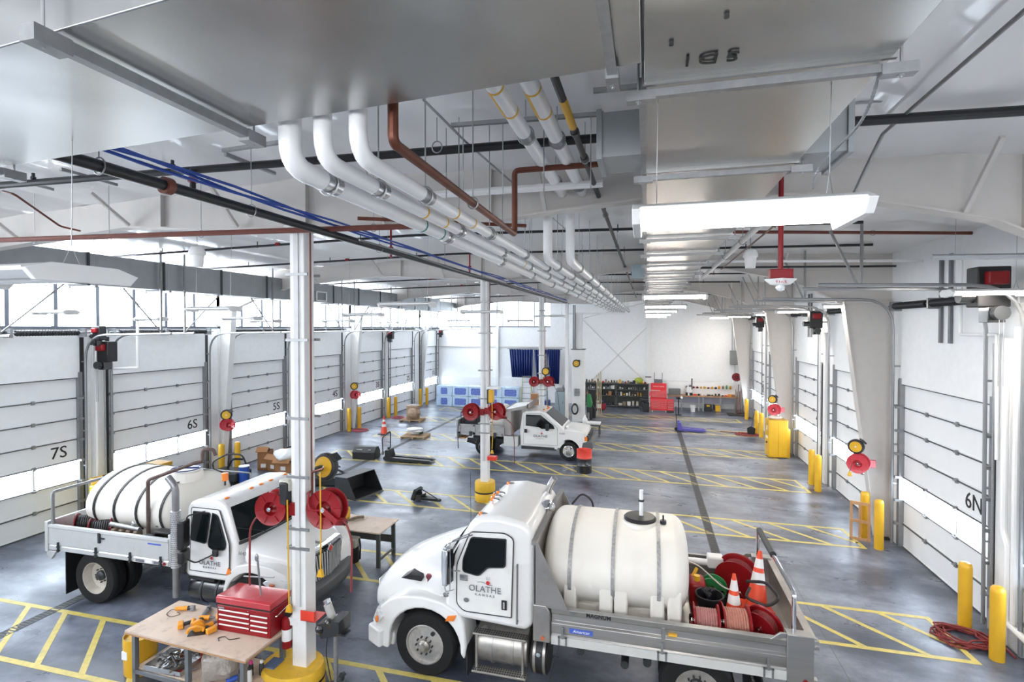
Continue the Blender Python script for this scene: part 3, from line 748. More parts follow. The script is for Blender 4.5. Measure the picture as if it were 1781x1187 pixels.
# white pipes and conduits at the right bay
pipe('vent_pipe', 'white pipe running away on the right of the centre duct', 'pipe', [(1.62, 7.9, 7.12), (1.62, 16.5, 7.1)], .052, PIPEWHITE, rodpts=[(1.62, y, 7.12) for y in (8.2, 9.9, 12)], ring=.06)
pipe('conduit', 'brown conduit beside the white pipe right of the centre duct', 'conduit', [(1.86, 7.6, 7.14), (1.86, 14.5, 7.1)], .016, COPPER)
pipe('gas_pipe', 'level white pipe crossing the right bay above the fire alarm', 'pipe', [at(1225, 455, 7.15), at(1790, 453, 7.15)], .034, PIPEWHITE, rodpts=[at(1354, 454, 7.15), at(1502, 454, 7.15), at(1740, 453, 7.15)], ring=.04)
pipe('sprinkler_branch', 'short capped black pipe just below the white pipe of the right bay', 'pipe', [at(1215, 466, 7.1), at(1558, 463, 7.1)], .026, BLACKPIPE)
# flexible cable from duct end to the near lamp
pp = [at(1534, 112, 6.9), at(1515, 180, 6.75), at(1492, 222, 6.68), at(1450, 262, 6.6), at(1418, 300, 6.5), at(1413, 335, 6.38)]
pp2 = fillet([Vector(p) for p in pp], .2); rr = []
dens = []
for a_, b_ in zip(pp2[:-1], pp2[1:]):
    for t in (0, .33, .66): dens.append(a_.lerp(b_, t))
o = MB().tube(dens, .008, n=6, radii=[.0095 if i % 2 else .007 for i in range(len(dens))]).build('flex_cable', STRUT); tag(o, 'ribbed metal flex cable dropping from the duct corner to the bright near lamp', 'cable')

# ------------------------------------------------------------------ lamps
def lamp(c, L, Wd, lit, label, grp, axis=0):
    h = .085; t = T('ceiling_lamp', label, 'lamp', (c[0], c[1], c[2]), axis, grp)
    def B(): return MB()
    b = B(); prof_ = [(-Wd/2-.01, -.03), (-Wd/2+.05, -h-.015), (Wd/2-.05, -h-.015), (Wd/2+.01, -.03), (Wd*.3, .02), (-Wd*.3, .02)]
    for s_ in (-1, 1): b.prism([(p[0], p[1]) for p in prof_], 'x', s_*L/2, s_*(L/2+.045))
    b.each('end_cap', WHITE_STEEL, t, world=False, bevel=.004)
    b = B(); b.prism([(-Wd*.3, .018), (Wd*.3, .018), (Wd/2+.004, -.018), (Wd/2+.004, -.026), (Wd*.3, 0), (-Wd*.3, -.0), (-Wd/2-.004, -.026), (-Wd/2-.004, -.018)], 'x', -L/2, L/2)
    b.prism([(-.03, -.0), (.03, -.0), (.012, -h+.01), (-.012, -h+.01)], 'x', -L/2, L/2)
    b.build('housing', WHITE_STEEL, t, world=False)
    for s_ in (-1, 1):
        b = B(); ya, yb = s_*Wd*.07, s_*(Wd/2-.012)
        b.prism([(ya, -.012), (ya, -h*.70), ((ya+yb)/2, -h*.85), (yb-.01, -h*.5), (yb-.01, -.024)], 'x', -L/2+.002, L/2-.002)
        b.build('diffuser', LAMPM if lit else LAMPOFF, t, world=False)
    for sx in (-1, 1):
        b = B()
        b.tube([(sx*L*.42, -.06, .02), (sx*L*.42, 0, .16), (sx*L*.42, .06, .02)], .003, n=4)
        top = zc(c[0])-c[2]-.03
        b.cyl((sx*L*.42, 0, .16), (sx*L*.42+.02, .02, min(top, 1.9)), .003, n=4)
        b.build('suspension_wire', ROD, t, world=False)
    return t
G1 = 'lit lamps under the centre duct'
lamp((.49, 3.10, 6.25), 1.05, .54, True, 'large glowing fluorescent lamp hanging nearest the camera at the right', G1)
cnt = 0
nm = ['second', 'third', 'fourth', 'fifth', 'sixth']
for y in (10.5, 15.6, 20.2, 25.6, 31.0): lamp((.5, y, 6.22), 1.1, .45, True, 'glowing lamp under the centre duct, %s from the camera' % nm[cnt], G1); cnt += 1
G2 = 'lit lamps along the right wall'
nm = ['nearest, cut by the right edge', 'second from the camera', 'third from the camera', 'fourth from the camera', 'fifth from the camera', 'farthest']
for i_, (x, y) in enumerate(((5.55, 10.2), (5.2, 16.0), (5.3, 21.6), (5.3, 25.6), (4.9, 31.0), (4.4, 35.3))): lamp((x if i_ else 5.35, y, 6.2), 1.1 if i_ else 1.0, .4, True, 'glowing lamp of the right wall row, '+nm[i_], G2)
G3 = 'unlit lamps of the left bays'
lamp((-4.35, 2.72, 6.0), 1.2, .72, False, 'large unlit lamp at the left edge, its grey end cap toward the hall', G3)
for (u, v, z, L, lb) in ((708, 527, 6.15, 1.2, 'right of the second centre column top, doubled reflector'), (371, 535, 6.05, 1.15, 'in front of the windows over door 6S'), (96, 541, 6.0, 1.0, 'over door 7S, standing in for a window reflection'), (263, 553, 5.87, .8, 'over the gap between 7S and 6S, standing in for a reflection'),  # three by the left windows are added for lamp reflections in the glazing
        (421, 552, 5.9, 1.1, 'over door 5S, left of the first column'), (462, 557, 5.85, 1.0, 'small, over door 5S beside the first column, copying a reflection'), (632, 546, 6.02, 1.2, 'over door 3S'), (676, 560, 5.92, 1.1, 'over door 2S'), (588, 557, 5.88, 1.2, 'just right of the first centre column'),
        (838, 541, 6.1, 1.2, 'crossing behind the second centre column'), (957, 549, 6.1, 1.2, 'crossing behind the third centre column'), (798, 557, 6.0, 1.2, 'low, left of the second column at the far bays'), (905, 557, 5.95, 1.2, 'low, between second and third column')):
    p = at(u, v, z)
    if p.x < -15.2: p = atX(u, v, -14.6)
    lamp((p.x, p.y, p.z), L, .4, False, 'unlit white lamp hanging '+lb, G3)

# ------------------------------------------------------------------ fire alarm strobe, speakers
t = T('fire_alarm', 'red fire alarm box with white FIRE strobe dish on a red drop pipe', 'alarm', (1.6, 7.1, 6.2))
MB().cyl((0,0,.12), (0,0,1.55), .03, n=12).build('drop_pipe', RED, t, world=False)
MB().box(-.13, .13, -.075, .075, .0, .115).build('back_box', RED, t, world=False, bevel=.008)
MB().lathe([(.19, 0), (.19, -.012), (.12, -.075), (.06, -.085)], (0,0,0), n=4).xf(Matrix.Diagonal((1.0, .62, 1, 1))@Matrix.Rotation(PI/4, 4, 'Z')).build('strobe_dish', WHITE_STEEL, t, world=False, bevel=.01)
MB().ball((0, 0, -.105), .055, 14).build('strobe_lens', M('clear strobe lens', (.8,.8,.82), .1, var=0, coat=1), t, world=False)
fm = frame_m((1.6-.01, 7.1-.093, 6.2-.045), (1, 0, 0), (0, .55, .8)); textmesh('FIRE', .055, REDTXT, 'lettering', t, fm, .001, spacing=1.3)
for (u, v, z, s_, lb) in ((1305, 447, 6.85, 1.0, 'white tapered bucket shaped loudspeaker hanging right of the centre duct'), (343, 443, 6.9, 1.1, 'white domed loudspeaker hanging above the left grey duct')):
    p = at(u, v, z); t = T('hanging_speaker', lb, 'speaker', p)
    MB().lathe([(.085*s_, -.2*s_), (.10*s_, -.02), (.125*s_, 0), (.125*s_, .05), (.09*s_, .12*s_), (.02, .15*s_)], (0,0,0), n=24).build('horn', WHITE_STEEL, t, world=False)
    MB().cyl((0,0,.12), (0,0,zc(p.x)-p.z-.03), .006, n=5).build('hanger_rod', ROD, t, world=False)

# ------------------------------------------------------------------ door openers
def opener(loc, s, label, flip=1):
    t = T('door_opener', label, 'door opener', loc, 0, 'black and red door opener motors')
    MB().box(-.18*s, .18*s, -.06*s, .20*s, -.30*s, .22*s).build('gearbox', BLACKPL, t, world=False, bevel=.02)
    MB().box(-.05, (XR-loc[0]) if loc[0] > 0 else (XL-loc[0]), .02, .10, -.15, -.10).build('mount_arm', STRUT, t, world=False)
    MB().box(-.11*s, .11*s, -.16*s, .02*s, -.02, .15*s).build('red_cover', RED, t, world=False, bevel=.02)
    MB().cyl((-.16*s, .05*s, -.16*s), (-.34*s, .05*s, -.16*s), .085*s, n=16).build('motor', BLACKGLOSS, t, world=False)
    MB().cyl((.0, -.13*s, -.38*s), (.0, -.22*s, -.38*s), .09*s, n=18).build('chain_wheel', DARKSTEEL, t, world=False)
    MB().box(-.09*s, .1*s, -.1*s, .1*s, -.5*s, -.3*s).build('limit_box', BLACKGLOSS, t, world=False, bevel=.01)
    m = MB()
    for q in (-.03, .03): m.tube([(q, -.2*s, -.38*s), (q*1.2, -.2*s, -1.3*s)], .006, n=4)
    m.build('chain', ROD, t, world=False)
for (x, y, z, s, lb) in ((XL+.35, 11.80, 4.92, 1.15, 'motor between doors 7S and 6S'), (XL+.35, 20.65, 5.15, 1.0, 'motor between doors 5S and 4S, mostly behind the first column'), (XL+.35, 29.4, 5.15, 1.0, 'motor between doors 3S and 2S'), (XL+.35, 37.75-.2, 5.2, .8, 'motor at the far left corner'),
        (XR-.45, 10.85, 6.35, 1.35, 'big motor at the right edge above door 6N'), (XR-.4, 20.75, 5.9, 1.15, 'motor between doors 5N and 4N'), (XR-.4, 30.2, 5.9, 1.1, 'motor beyond the yellow cabinet column')):
    opener((x, y, z), s, 'black and red door opener '+lb)
# upright straps on the right wall
for y, lb in ((13.35, 'left'), (12.98, 'right')):
    o = MB().box(XR-.06, XR-.01, y-.04, y+.04, 5.25, 7.15).build('wall_strap', GREYPAINT); tag(o, '%s of the two dark upright straps on the wall above door 6N' % lb, 'strut channel', 'dark straps above door 6N')
for y, lb in ((22.95, 'left'), (22.6, 'right')):
    o = MB().box(XR-.06, XR-.01, y-.04, y+.04, 5.2, 6.9).build('wall_strap', GREYPAINT); tag(o, '%s of the two dark upright straps on the wall above door 4N' % lb, 'strut channel', 'dark straps above door 4N')
# slotted angle hangers holding the door tracks
def vstrut(p, q, label, w=.055, grp='slotted strut hangers of the door tracks'):
    o = MB().beam(p, q, w, w*.7).build('strut_hanger', STRUT); tag(o, label, 'strut hanger', grp)
i_ = 0
for (a, b, nme) in LD:
    for s_, yy in (('near', a), ('far', b)):
        yq = yy+(-.05 if s_ == 'near' else .05)
        vstrut((XL+2.9, yq, 5.42), (XL+2.9, yq, zc(XL+2.9)-.04), 'upright slotted hanger at the %s track end of left door %s' % (s_, nme))
        vstrut((XL+2.9, yq, 5.45), (XL+2.9, yq+(1.25 if s_ == 'near' else -1.05), 6.58), 'slanted brace at the %s track of left door %s' % (s_, nme), .035)
for (a, b, nme) in RD[1:]:
    for s_, yy in (('near', a), ('far', b)):
        yq = yy+(-.05 if s_ == 'near' else .05)
        vstrut((XR-2.2, yq, 6.38), (XR-2.2, yq, zc(XR-2.2)-.04), 'upright slotted hanger at the %s track of right door %s' % (s_, nme))
        vstrut((XR-2.25, yq, 6.38), (XR-2.75, yq, 7.5), 'slanted slotted brace at the %s track of right door %s' % (s_, nme))
# white conduits on the right wall near the camera
pipe('wall_pipe', 'white square cornered conduit above the right end of door 6N', 'conduit', [(XR-.12, 12.45, 7.2), (XR-.12, 12.45, 5.45), (XR-.12, 11.3, 5.45), (XR-.12, 11.25, 3.2)], .035, PIPEWHITE, fil=.05)
pipe('wall_pipe', 'white drain pipe standing at the right edge beside door 6N', 'pipe', [(XR-.16, 10.98, 5.0), (XR-.16, 10.98, 2.0), (XR-.16, 10.85, 1.8), (XR-.16, 10.85, .45), (XR-.16, 10.3, .4)], .055, PIPEWHITE, fil=.1)
pipe('wall_pipe', 'second white pipe at the very right edge', 'pipe', [(XR-.14, 10.72, 5.6), (XR-.14, 10.72, .5)], .05, PIPEWHITE)
pipe('flex_conduit', 'ribbed flexible conduit hanging beside door 6N', 'conduit', [(XR-.14, 11.33, 5.3), (XR-.14, 11.33, .9)], .022, STRUT)
pipe('wall_pipe', 'slim white pipe on the post between doors 5N and 4N', 'pipe', [(XR-.2, 20.95, 5.8), (XR-.2, 20.95, .2)], .035, PIPEWHITE)
pipe('wall_pipe', 'slim white pipe on the post between left doors 7S and 6S', 'pipe', [(XL+.2, 11.66, 4.9), (XL+.2, 11.66, .2)], .03, PIPEWHITE)
pipe('wall_pipe', 'grey conduit on the post between left doors 7S and 6S', 'conduit', [(XL+.2, 11.9, 4.9), (XL+.2, 11.9, .2)], .02, STRUT)
pipe('wall_pipe', 'white conduit dropping in front of the windows beside door 6S', 'conduit', [(XL+.75, 12.5, 7.4), (XL+.75, 12.5, 4.35), (XL+.35, 12.05, 4.35)], .04, PIPEWHITE, fil=.05)
opener((XL+.35, 11.6, 5.45), .8, 'black and red door opener motor above the other one between doors 7S and 6S')
# ------------------------------------------------------------------ vehicles
def wheel(parent, c, R, wd, out, rimm, name='wheel', dual=False, lugs=10):
    # axis along Y, out = -1 when the outer face looks toward low Y
    x, y, z = c; s = out
    t = MB(); pr_ = [(R*.60, -wd/2), (R*.72, -wd/2-.005), (R*.93, -wd/2+.0), (R*.985, -wd/2+.04), (R, -wd/2+.07), (R, -wd*.16), (R*.975, -wd*.16), (R*.975, -wd*.12), (R, -wd*.12), (R, wd*.12), (R*.975, wd*.12), (R*.975, wd*.16), (R, wd*.16), (R, wd/2-.07), (R*.985, wd/2-.04), (R*.93, wd/2), (R*.72, wd/2+.005), (R*.60, wd/2)]
    t.lathe(pr_, (x, y, z), (0, 1, 0), 40, closed=True)
    o = t.build(name, RUBBER, parent)
    r = MB(); f = s*(wd/2)
    if dual: prr = [(R*.62, f), (R*.58, f*.98), (R*.55, f*.55), (R*.50, f*.1-s*.02), (R*.30, f*-.1), (R*.20, f*-.1)]
    else: prr = [(R*.62, f), (R*.58, f+s*.005), (R*.55, f*.82), (R*.50, f*.80), (R*.30, f*.98), (R*.20, f*1.02)]
    r.lathe(prr+[(.001, prr[-1][1])], (x, y, z), (0, 1, 0), 36, cap=False)
    r.build('rim', rimm, o)
    fh = prr[-1][1]
    h = MB(); h.lathe([(R*.20, fh-s*.01), (R*.185, fh+s*.05), (R*.12, fh+s*.075), (R*.10, fh+s*.10), (.001, fh+s*.105)], (x, y, z), (0, 1, 0), 24)
    h.build('hub', DIRTYALU if not dual else DARKSTEEL, o)
    l = MB()
    for k in range(lugs):
        a = 2*PI*k/lugs; cx, cz = x+R*.26*math.cos(a), z+R*.26*math.sin(a); yy = y+fh
        l.cyl((cx, yy-s*.01, cz), (cx, yy+s*.035, cz), R*.028, n=8)
    l.build('lug_nut', DARKSTEEL, o)
    if not dual:
        hh = MB(); cx, cz = x+R*.26, z+R*.36
        hh.cyl((cx, y+s*wd*.40, cz), (cx, y+s*(wd*.45+.012), cz), R*.065, n=14); hh.build('hand_hole', BLACKPL, o)
    return o
def outline(pts, y, r, mat, name, parent, fil=.04):
    # thin raised bead round a panel lying in an XZ plane
    path = [Vector((p[0], y, p[1])) for p in pts]+[Vector((pts[0][0], y, pts[0][1]))]
    return MB().tube(path, r, n=6, fil=fil).build(name, mat, parent)
def panel(pts, y, th, mat, name, parent, bevel=.0, rad=.03):
    path = fillet([Vector((p[0], 0, p[1])) for p in (pts+[pts[0]])], rad, 3) if rad else [Vector((p[0], 0, p[1])) for p in pts+[pts[0]]]
    # start in the middle of the first edge so the first corner is rounded too
    if rad:
        p0 = pts[0]; p1 = pts[1]; m0 = ((p0[0]+p1[0])/2, (p0[1]+p1[1])/2)
        path = fillet([Vector((q[0], 0, q[1])) for q in ([m0]+list(pts[1:])+[pts[0], m0])], rad, 3)
    poly = [(v.x, v.z) for v in path[:-1]]
    return MB().prism(poly, 'y', y, y+th).build(name, mat, parent, bevel=bevel, smooth=False)
def city_mark(parent, cx, y, cz, s, facing=-1, lines=True):
    # door lettering with a red balloon-like mark and a swoosh
    fm = frame_m((cx, y, cz), (1, 0, 0), (0, 0, 1))
    textmesh('OLATHE', .155*s, GREYTXT, 'door_lettering', parent, fm, .002, spacing=1.05)
    fm = frame_m((cx, y, cz-.105*s), (1, 0, 0), (0, 0, 1)); textmesh('KANSAS', .062*s, GREYTXT, 'door_lettering', parent, fm, .002, spacing=1.9)
    m = MB(); m.ball((cx+.06*s, y, cz+.125*s), .036*s, 12, (1, .1, 1.1)); m.build('emblem', REDTXT, parent)
    m = MB()
    for k, a in enumerate((-.5, 0, .5)): m.beam((cx+.06*s+math.sin(a)*.045*s, y, cz+.175*s), (cx+.06*s+math.sin(a)*.07*s, y, cz+(.215+.02*math.cos(a))*s), .004, .004*s)
    m.tube([(cx-.14*s, y, cz+.12*s), (cx-.06*s, y, cz+.135*s), (cx+.02*s, y, cz+.11*s), (cx+.09*s, y, cz+.085*s), (cx+.14*s, y, cz+.085*s)], .004*s, n=4, fil=.03); m.build('swoosh', GREYTXT, parent)

# ================================================================== RIGHT TRUCK (nose toward -X, near side low Y)
tr = T('dump_truck', 'white truck at the bottom centre carrying a big cream tank in its steel bed', 'truck', (-.9, 8.7, 0))
Y0, Y1 = 7.58, 9.85
def tumb(v, zc0=1.75, k=.10, ym=None):
    ym = ym if ym is not None else (Y0+Y1)/2
    if v.z > zc0: v.y = ym+(v.y-ym)*(1-k*(v.z-zc0))
    return v
# frame rails
m = MB()
for yy in (8.25, 9.15): m.box(-4.1, 2.05, yy-.04, yy+.04, .62, .88)
for xx in (-3.4, -1.4, -.2, .7, 1.9): m.box(xx-.05, xx+.05, 8.25, 9.15, .64, .86)
m.cyl((.7, 7.8, .52), (.7, 9.6, .52), .09, n=12); m.cyl((-3.42, 7.9, .52), (-3.42, 9.5, .52), .07, n=12)
m.box(-.9, .1, 8.3, 9.1, .45, .7); m.build('chassis', DARKSTEEL, tr)
# cab shell
cabp = [(-1.64, 1.10), (-1.64, 2.38), (-1.70, 2.52), (-1.84, 2.60), (-2.2, 2.66), (-2.52, 2.63), (-2.68, 2.52), (-2.80, 2.33), (-3.06, 1.86), (-3.08, 1.15), (-2.9, 1.04), (-1.75, .98)]
m = MB(); m.prism(cabp, 'y', Y0+.02, Y1-.02, lambda v: tumb(v)); m.build('cab', TRUCKWHITE, tr, bevel=.085, seg=4)
# door panel, seams and glass (near side and far side)
for side, yy, th in ((0, Y0+.015, -.012), (1, Y1-.015, .012)):
    def side_y(z): return yy+(((Y0+Y1)/2-yy)*.10*max(0, z-1.75))
    door = [(-1.98, 1.18), (-1.96, 2.36), (-2.10, 2.43), (-2.66, 2.40), (-2.86, 1.9), (-2.86, 1.28), (-2.74, 1.18)]
    win = [(-2.08, 2.34), (-2.08, 1.93), (-2.36, 1.90), (-2.50, 1.76), (-2.76, 1.80), (-2.76, 1.98), (-2.64, 2.32)]
    def ss(v, yv=yy): v.y = v.y+(((Y0+Y1)/2-yv)*.10*max(0, v.z-1.75)); return v
    pd = MB(); w0 = fillet([Vector((p[0], 0, p[1])) for p in door+[door[0]]], .05, 3); poly = [(v.x, v.z) for v in w0[:-1]]
    dr = pd.prism(poly, 'y', yy, yy+th*1.4, ss).build('door', TRUCKDIRTY, tr, bevel=.004)
    path = [ss(Vector((p[0], yy+th*1.2, p[1]))) for p in door+[door[0]]]
    MB().tube(path, .010, n=6, fil=.06).build('door_seal', DARKSTEEL, dr)
    w0 = fillet([Vector((p[0], 0, p[1])) for p in win+[win[0]]], .04, 3); poly = [(v.x, v.z) for v in w0[:-1]]
    MB().prism(poly, 'y', yy+th*1.2, yy+th*1.9, ss).build('window_glass', GLASSDK, dr, smooth=False)
    path = [ss(Vector((p[0], yy+th*1.7, p[1]))) for p in win+[win[0]]]
    MB().tube(path, .011, n=6, fil=.05).build('window_seal', BLACKPL, dr)
    if side == 0:
        MB().cbox((-2.09, yy+th*2, 1.36), (.085, .02, .15)).build('door_handle', BLACKPL, dr, bevel=.01)
        MB().cbox((-2.09, yy+th*3, 1.36), (.03, .02, .10)).build('latch', CHROME, dr, bevel=.006)
        city_mark(dr, -2.40, yy+th*1.9, 1.56, .86)
        fm = frame_m((-2.72, yy+th*1.7, 1.38), (1, 0, 0), (0, 0, 1)); m = MB(); m.ball((-2.70, yy+th*1.7, 1.36), .045, 12, (1, .06, .8)); m.build('round_decal', GREYTXT, dr)
        # flag decal
        fx, fz = -2.74, 1.70; fl = MB()
        for k in range(6): fl.box(fx-.065, fx+.065, yy+th*1.9, yy+th*1.5, fz+.04-k*.016, fz+.047-k*.016)
        fl.box(fx-.065, fx-.005, yy+th*2, yy+th*1.5, fz, fz+.045); fl.build('flag_decal', GREYTXT, dr)
    # quarter window ahead of the door
    q = [(-2.91, 1.86), (-2.90, 2.02), (-2.82, 2.22), (-3.02, 1.88)]
    MB().prism(q, 'y', yy, yy+th*1.6, ss).build('quarter_glass', GLASSDK, tr, smooth=False)
    m = MB(); m.tube([ss(Vector((-1.88, yy+th*5, 2.02))), Vector((-1.88, yy+th*5, 1.12))], .016, n=8); m.cyl((-1.88, yy, 2.0), (-1.88, yy+th*5, 2.0), .012, n=6); m.cyl((-1.88, yy, 1.14), (-1.88, yy+th*5, 1.14), .012, n=6)
    m.build('grab_handle', STRUT, tr)
MB().prism([(-2.835, 2.31), (-3.075, 1.90), (-3.085, 1.905), (-2.845, 2.315)], 'y', Y0+.16, Y1-.16, lambda v: tumb(v)).build('windshield', GLASSDK, tr, smooth=False)
# hood: lofted nose
def hood_ring(x, hw, z0, zt, crown, ym=8.715, n=11):
    pts = [Vector((x, ym-hw, z0))]
    for i in range(n):
        a = PI*(1-i/(n-1)); c, s_ = math.cos(a), math.sin(a)
        ex = 2.8
        px_ = abs(c)**(2/ex)*(1 if c > 0 else -1); pz = s_**(2/ex) if s_ > 0 else 0
        pts.append(Vector((x, ym+hw*px_, z0+crown+(zt-z0-crown)*pz)))
    pts.append(Vector((x, ym+hw, z0))); return pts
R_ = [hood_ring(-2.98, 1.04, .95, 1.98, .45), hood_ring(-3.3, .99, .92, 1.88, .42), hood_ring(-3.7, .88, .85, 1.74, .40), hood_ring(-4.1, .76, .72, 1.58, .40), hood_ring(-4.38, .68, .62, 1.40, .38), hood_ring(-4.55, .58, .60, 1.16, .30), hood_ring(-4.60, .52, .62, 1.05, .25)]
hd = MB().loft(R_).build('hood', TRUCKWHITE, tr, bevel=.0, sub=2)
MB().prism([(-3.90, 1.47), (-3.54, 1.455), (-3.52, 1.50), (-3.54, 1.545), (-3.76, 1.55)], 'y', 7.76, 8.0).build('hood_vent', BLACKPL, hd, bevel=.006)
m = MB(); m.ball((-3.42, 7.80, 1.53), .055, 14, (1, .25, 1)); m.box(-3.445, -3.395, 7.79, 7.82, 1.40, 1.50); m.build('side_badge', M('dark red chrome badge', (.25, .06, .08), .25, .6, var=.2, scale=40), hd, bevel=.004)
gp = [Vector((-4.63, y, z)) for y, z in ((8.32, .78), (9.1, .78), (9.06, 1.08), (8.36, 1.08))]
MB().beam((-4.62, 8.35, .93), (-4.62, 9.08, .93), .04, .32).build('grille', CHROME, hd, bevel=.02)
# fenders
wx, wz = -3.42, .52
arch = [(wx+.62*math.cos(a), wz+.60*math.sin(a)) for a in [PI*(-.02+1.04*i/14) for i in range(15)]]
fen = [(-2.74, .40), (-2.70, .62), (-2.74, .98), (-2.86, 1.16), (-3.10, 1.27), (-3.45, 1.31), (-3.80, 1.28), (-4.05, 1.16), (-4.22, 1.02), (-4.33, .80), (-4.32, .48), (-4.22, .36), (-4.06, .36)]
poly = fen+[(a, b) for a, b in reversed(arch)]
for ya, yb in ((7.57, 8.12), (9.31, 9.86)):
    def bulge(v, ya=ya, yb=yb):
        t = max(0, (-v.x-3.7)/.65)
        ym = 8.715; v.y = ym+(v.y-ym)*(1-.10*t*t)
        return v
    m = MB(); m.prism(poly, 'y', ya, yb, bulge); m.build('fender', TRUCKWHITE, tr, bevel=.075, seg=4)
    sgn = -1 if ya < 8 else 1; yo = ya if sgn < 0 else yb
    m = MB(); m.add([Vector((-4.345, yo-sgn*.07, .80)), Vector((-4.345, yo-sgn*.30, .80)), Vector((-4.27, yo-sgn*.28, 1.04)), Vector((-4.24, yo-sgn*.01, 1.02)), Vector((-4.16, yo+sgn*-.005, .86)), Vector((-4.28, yo-sgn*.01, .74))]+[Vector((-4.1, yo-sgn*.2, .9))], [(0,1,2),(0,2,3),(0,3,4),(0,4,5),(1,6,2),(2,6,3),(3,6,4),(4,6,5),(5,6,0),(0,6,1)])
    m.build('headlight', M('headlight lens', (.72, .75, .78), .12, var=.25, scale=30, coat=1), tr, smooth=False)
    MB().ball((-4.235, yo+sgn*.002, .85), .05, 10, (.55, .5, 1.2)).build('turn_signal', AMBER, tr)
    MB().prism([(-2.90, 1.00), (-3.05, .98), (-3.0, 1.075), (-2.86, 1.10)], 'y', yo+sgn*.012, yo-sgn*.03).build('side_marker', AMBER, tr, bevel=.005)
m = MB(); m.prism([(-4.22, .34), (-4.60, .36), (-4.66, .48), (-4.64, .66), (-4.36, .70), (-4.20, .52)], 'y', 7.72, 9.70, lambda v: Vector((v.x+.22*((v.y-8.715)/1.0)**2, v.y, v.z))); m.build('bumper', TRUCKWHITE, tr, bevel=.05, seg=3)
# fill the bumper corner bend: short angled ends
for sg in (-1, 1): MB().beam((-4.45, 8.715+sg*.95, .52), (-4.16, 8.715+sg*1.10, .52), .14, .30).build('bumper_end', TRUCKWHITE, tr, bevel=.04, seg=3)
wheel(tr, (wx, 7.76, wz), .52, .29, -1, WHEELALU); wheel(tr, (wx, 9.67, wz), .52, .29, 1, WHEELALU)
for yy, o_ in ((7.70, -1), (8.03, -1), (9.40, 1), (9.73, 1)): wheel(tr, (.70, yy, .52), .52, .27, o_, WHEELALU, dual=True)
# mud flaps
MB().box(-2.72, -2.70, 7.62, 7.98, .12, .62).build('mud_flap', BLACKPL, tr); MB().box(1.38, 1.40, 7.58, 8.2, .15, .8).build('mud_flap', BLACKPL, tr)
# mirrors
for side, yy, sg in ((0, 7.42, -1), (1, 10.0, 1)):
    m = MB()
    m.tube([(-2.62, yy-sg*.22, 2.36), (-2.90, yy, 2.30), (-2.99, yy, 2.24), (-2.99, yy, 1.52), (-2.90, yy-sg*.15, 1.50)], .011, n=6, fil=.08)
    m.tube([(-2.62, yy-sg*.22, 2.40), (-2.86, yy+sg*.02, 2.34), (-2.90, yy+sg*.02, 2.28), (-2.90, yy+sg*.02, 1.56)], .008, n=6, fil=.08)
    m.tube([(-2.95, yy, 1.86), (-2.80, yy-sg*.2, 1.78)], .01, n=6); m.build('mirror_bracket', CHROME, tr)
    MB().cbox((-2.955, yy, 1.93), (.10, .17, .56), rz=-.25).build('mirror', CHROME, tr, bevel=.02)
    MB().cbox((-2.90, yy, 1.93), (.012, .15, .50), rz=-.25).build('mirror_glass', BLACKGLOSS, tr, bevel=.004)
    m = MB(); m.lathe([(.001, 0), (.05, .0), (.045, .03), (.001, .035)], (-2.97, yy, 1.50), (0, 0, -1), 14); m.build('spot_mirror', CHROME, tr)
# roof marker lights
for i_, (x, y) in enumerate(((-2.50, 7.86), (-2.50, 8.50), (-2.52, 8.68), (-2.50, 8.86), (-2.48, 9.50))):
    z = 2.64-.10*abs(y-8.7)**2*.4
    m = MB(); m.ball((x, y, z), .05, 12, (1.9, .75, .8)); m.build('marker_base', CHROME, tr)
    m = MB(); m.ball((x-.05, y, z+.008), .042, 12, (1.0, .9, .95)); m.build('marker_light', AMBER, tr)
# antenna, air cleaner mushroom, exhaust stack
MB().tube([(-2.76, 7.98, 2.42), (-2.76, 7.96, 3.25)], .004, n=5).build('antenna', DARKSTEEL, tr)
m = MB(); m.cyl((-1.66, 8.85, 1.5), (-1.66, 8.85, 2.42), .05, n=14); m.build('intake_pipe', DIRTYALU, tr)
MB().lathe([(.05, 2.40), (.12, 2.43), (.135, 2.49), (.11, 2.55), (.05, 2.59), (.001, 2.60)], (-1.66, 8.85, 0), n=24).build('air_intake_cap', CHROME, tr)
MB().tube([(-1.76, 9.45, 1.0), (-1.76, 9.45, 2.56), (-1.72, 9.42, 2.68), (-1.62, 9.36, 2.84)], .062, n=16, fil=.1).build('exhaust_stack', CHROME, tr)
# fuel tank with steps, second drum tank
m = MB(); m.lathe([(.001, 0), (.27, 0), (.30, .02), (.30, .83), (.27, .85), (.001, .85)], (-2.60, 7.98, .55), (1, 0, 0), 32); ft = m.build('fuel_tank', DIRTYALU, tr)
m = MB()
for x in (-2.34, -2.0): m.ring((x, 7.98, .55), (1, 0, 0), .295, .312, 32, .05)
m.each('tank_strap', STAINLESS, ft)
m = MB(); m.lathe([(.06, 0), (.06, .045), (.045, .05), (.001, .05)], (-2.47, 7.82, .78), (0, -.45, .9), 18); m.build('fuel_cap', CHROME, ft)
for (ya, z, nm_) in ((7.63, .80, 'step'), (7.58, .24, 'step')):
    m = MB(); m.box(-2.62, -1.76, ya, ya+.16, z, z+.03); o = m.build(nm_, DIRTYALU, tr, bevel=.005)
    d = MB()
    for k in range(22):
        for j in range(3): d.cyl((-2.60+k*.039, ya+.03+j*.05, z+.03), (-2.60+k*.039, ya+.03+j*.05, z+.036), .012, n=6)
    d.build('tread_hole', DARKSTEEL, o)
m = MB(); m.box(-2.58, -2.55, 7.66, 7.72, .26, .8).box(-1.84, -1.81, 7.66, 7.72, .26, .8); m.build('step_bracket', DIRTYALU, tr)
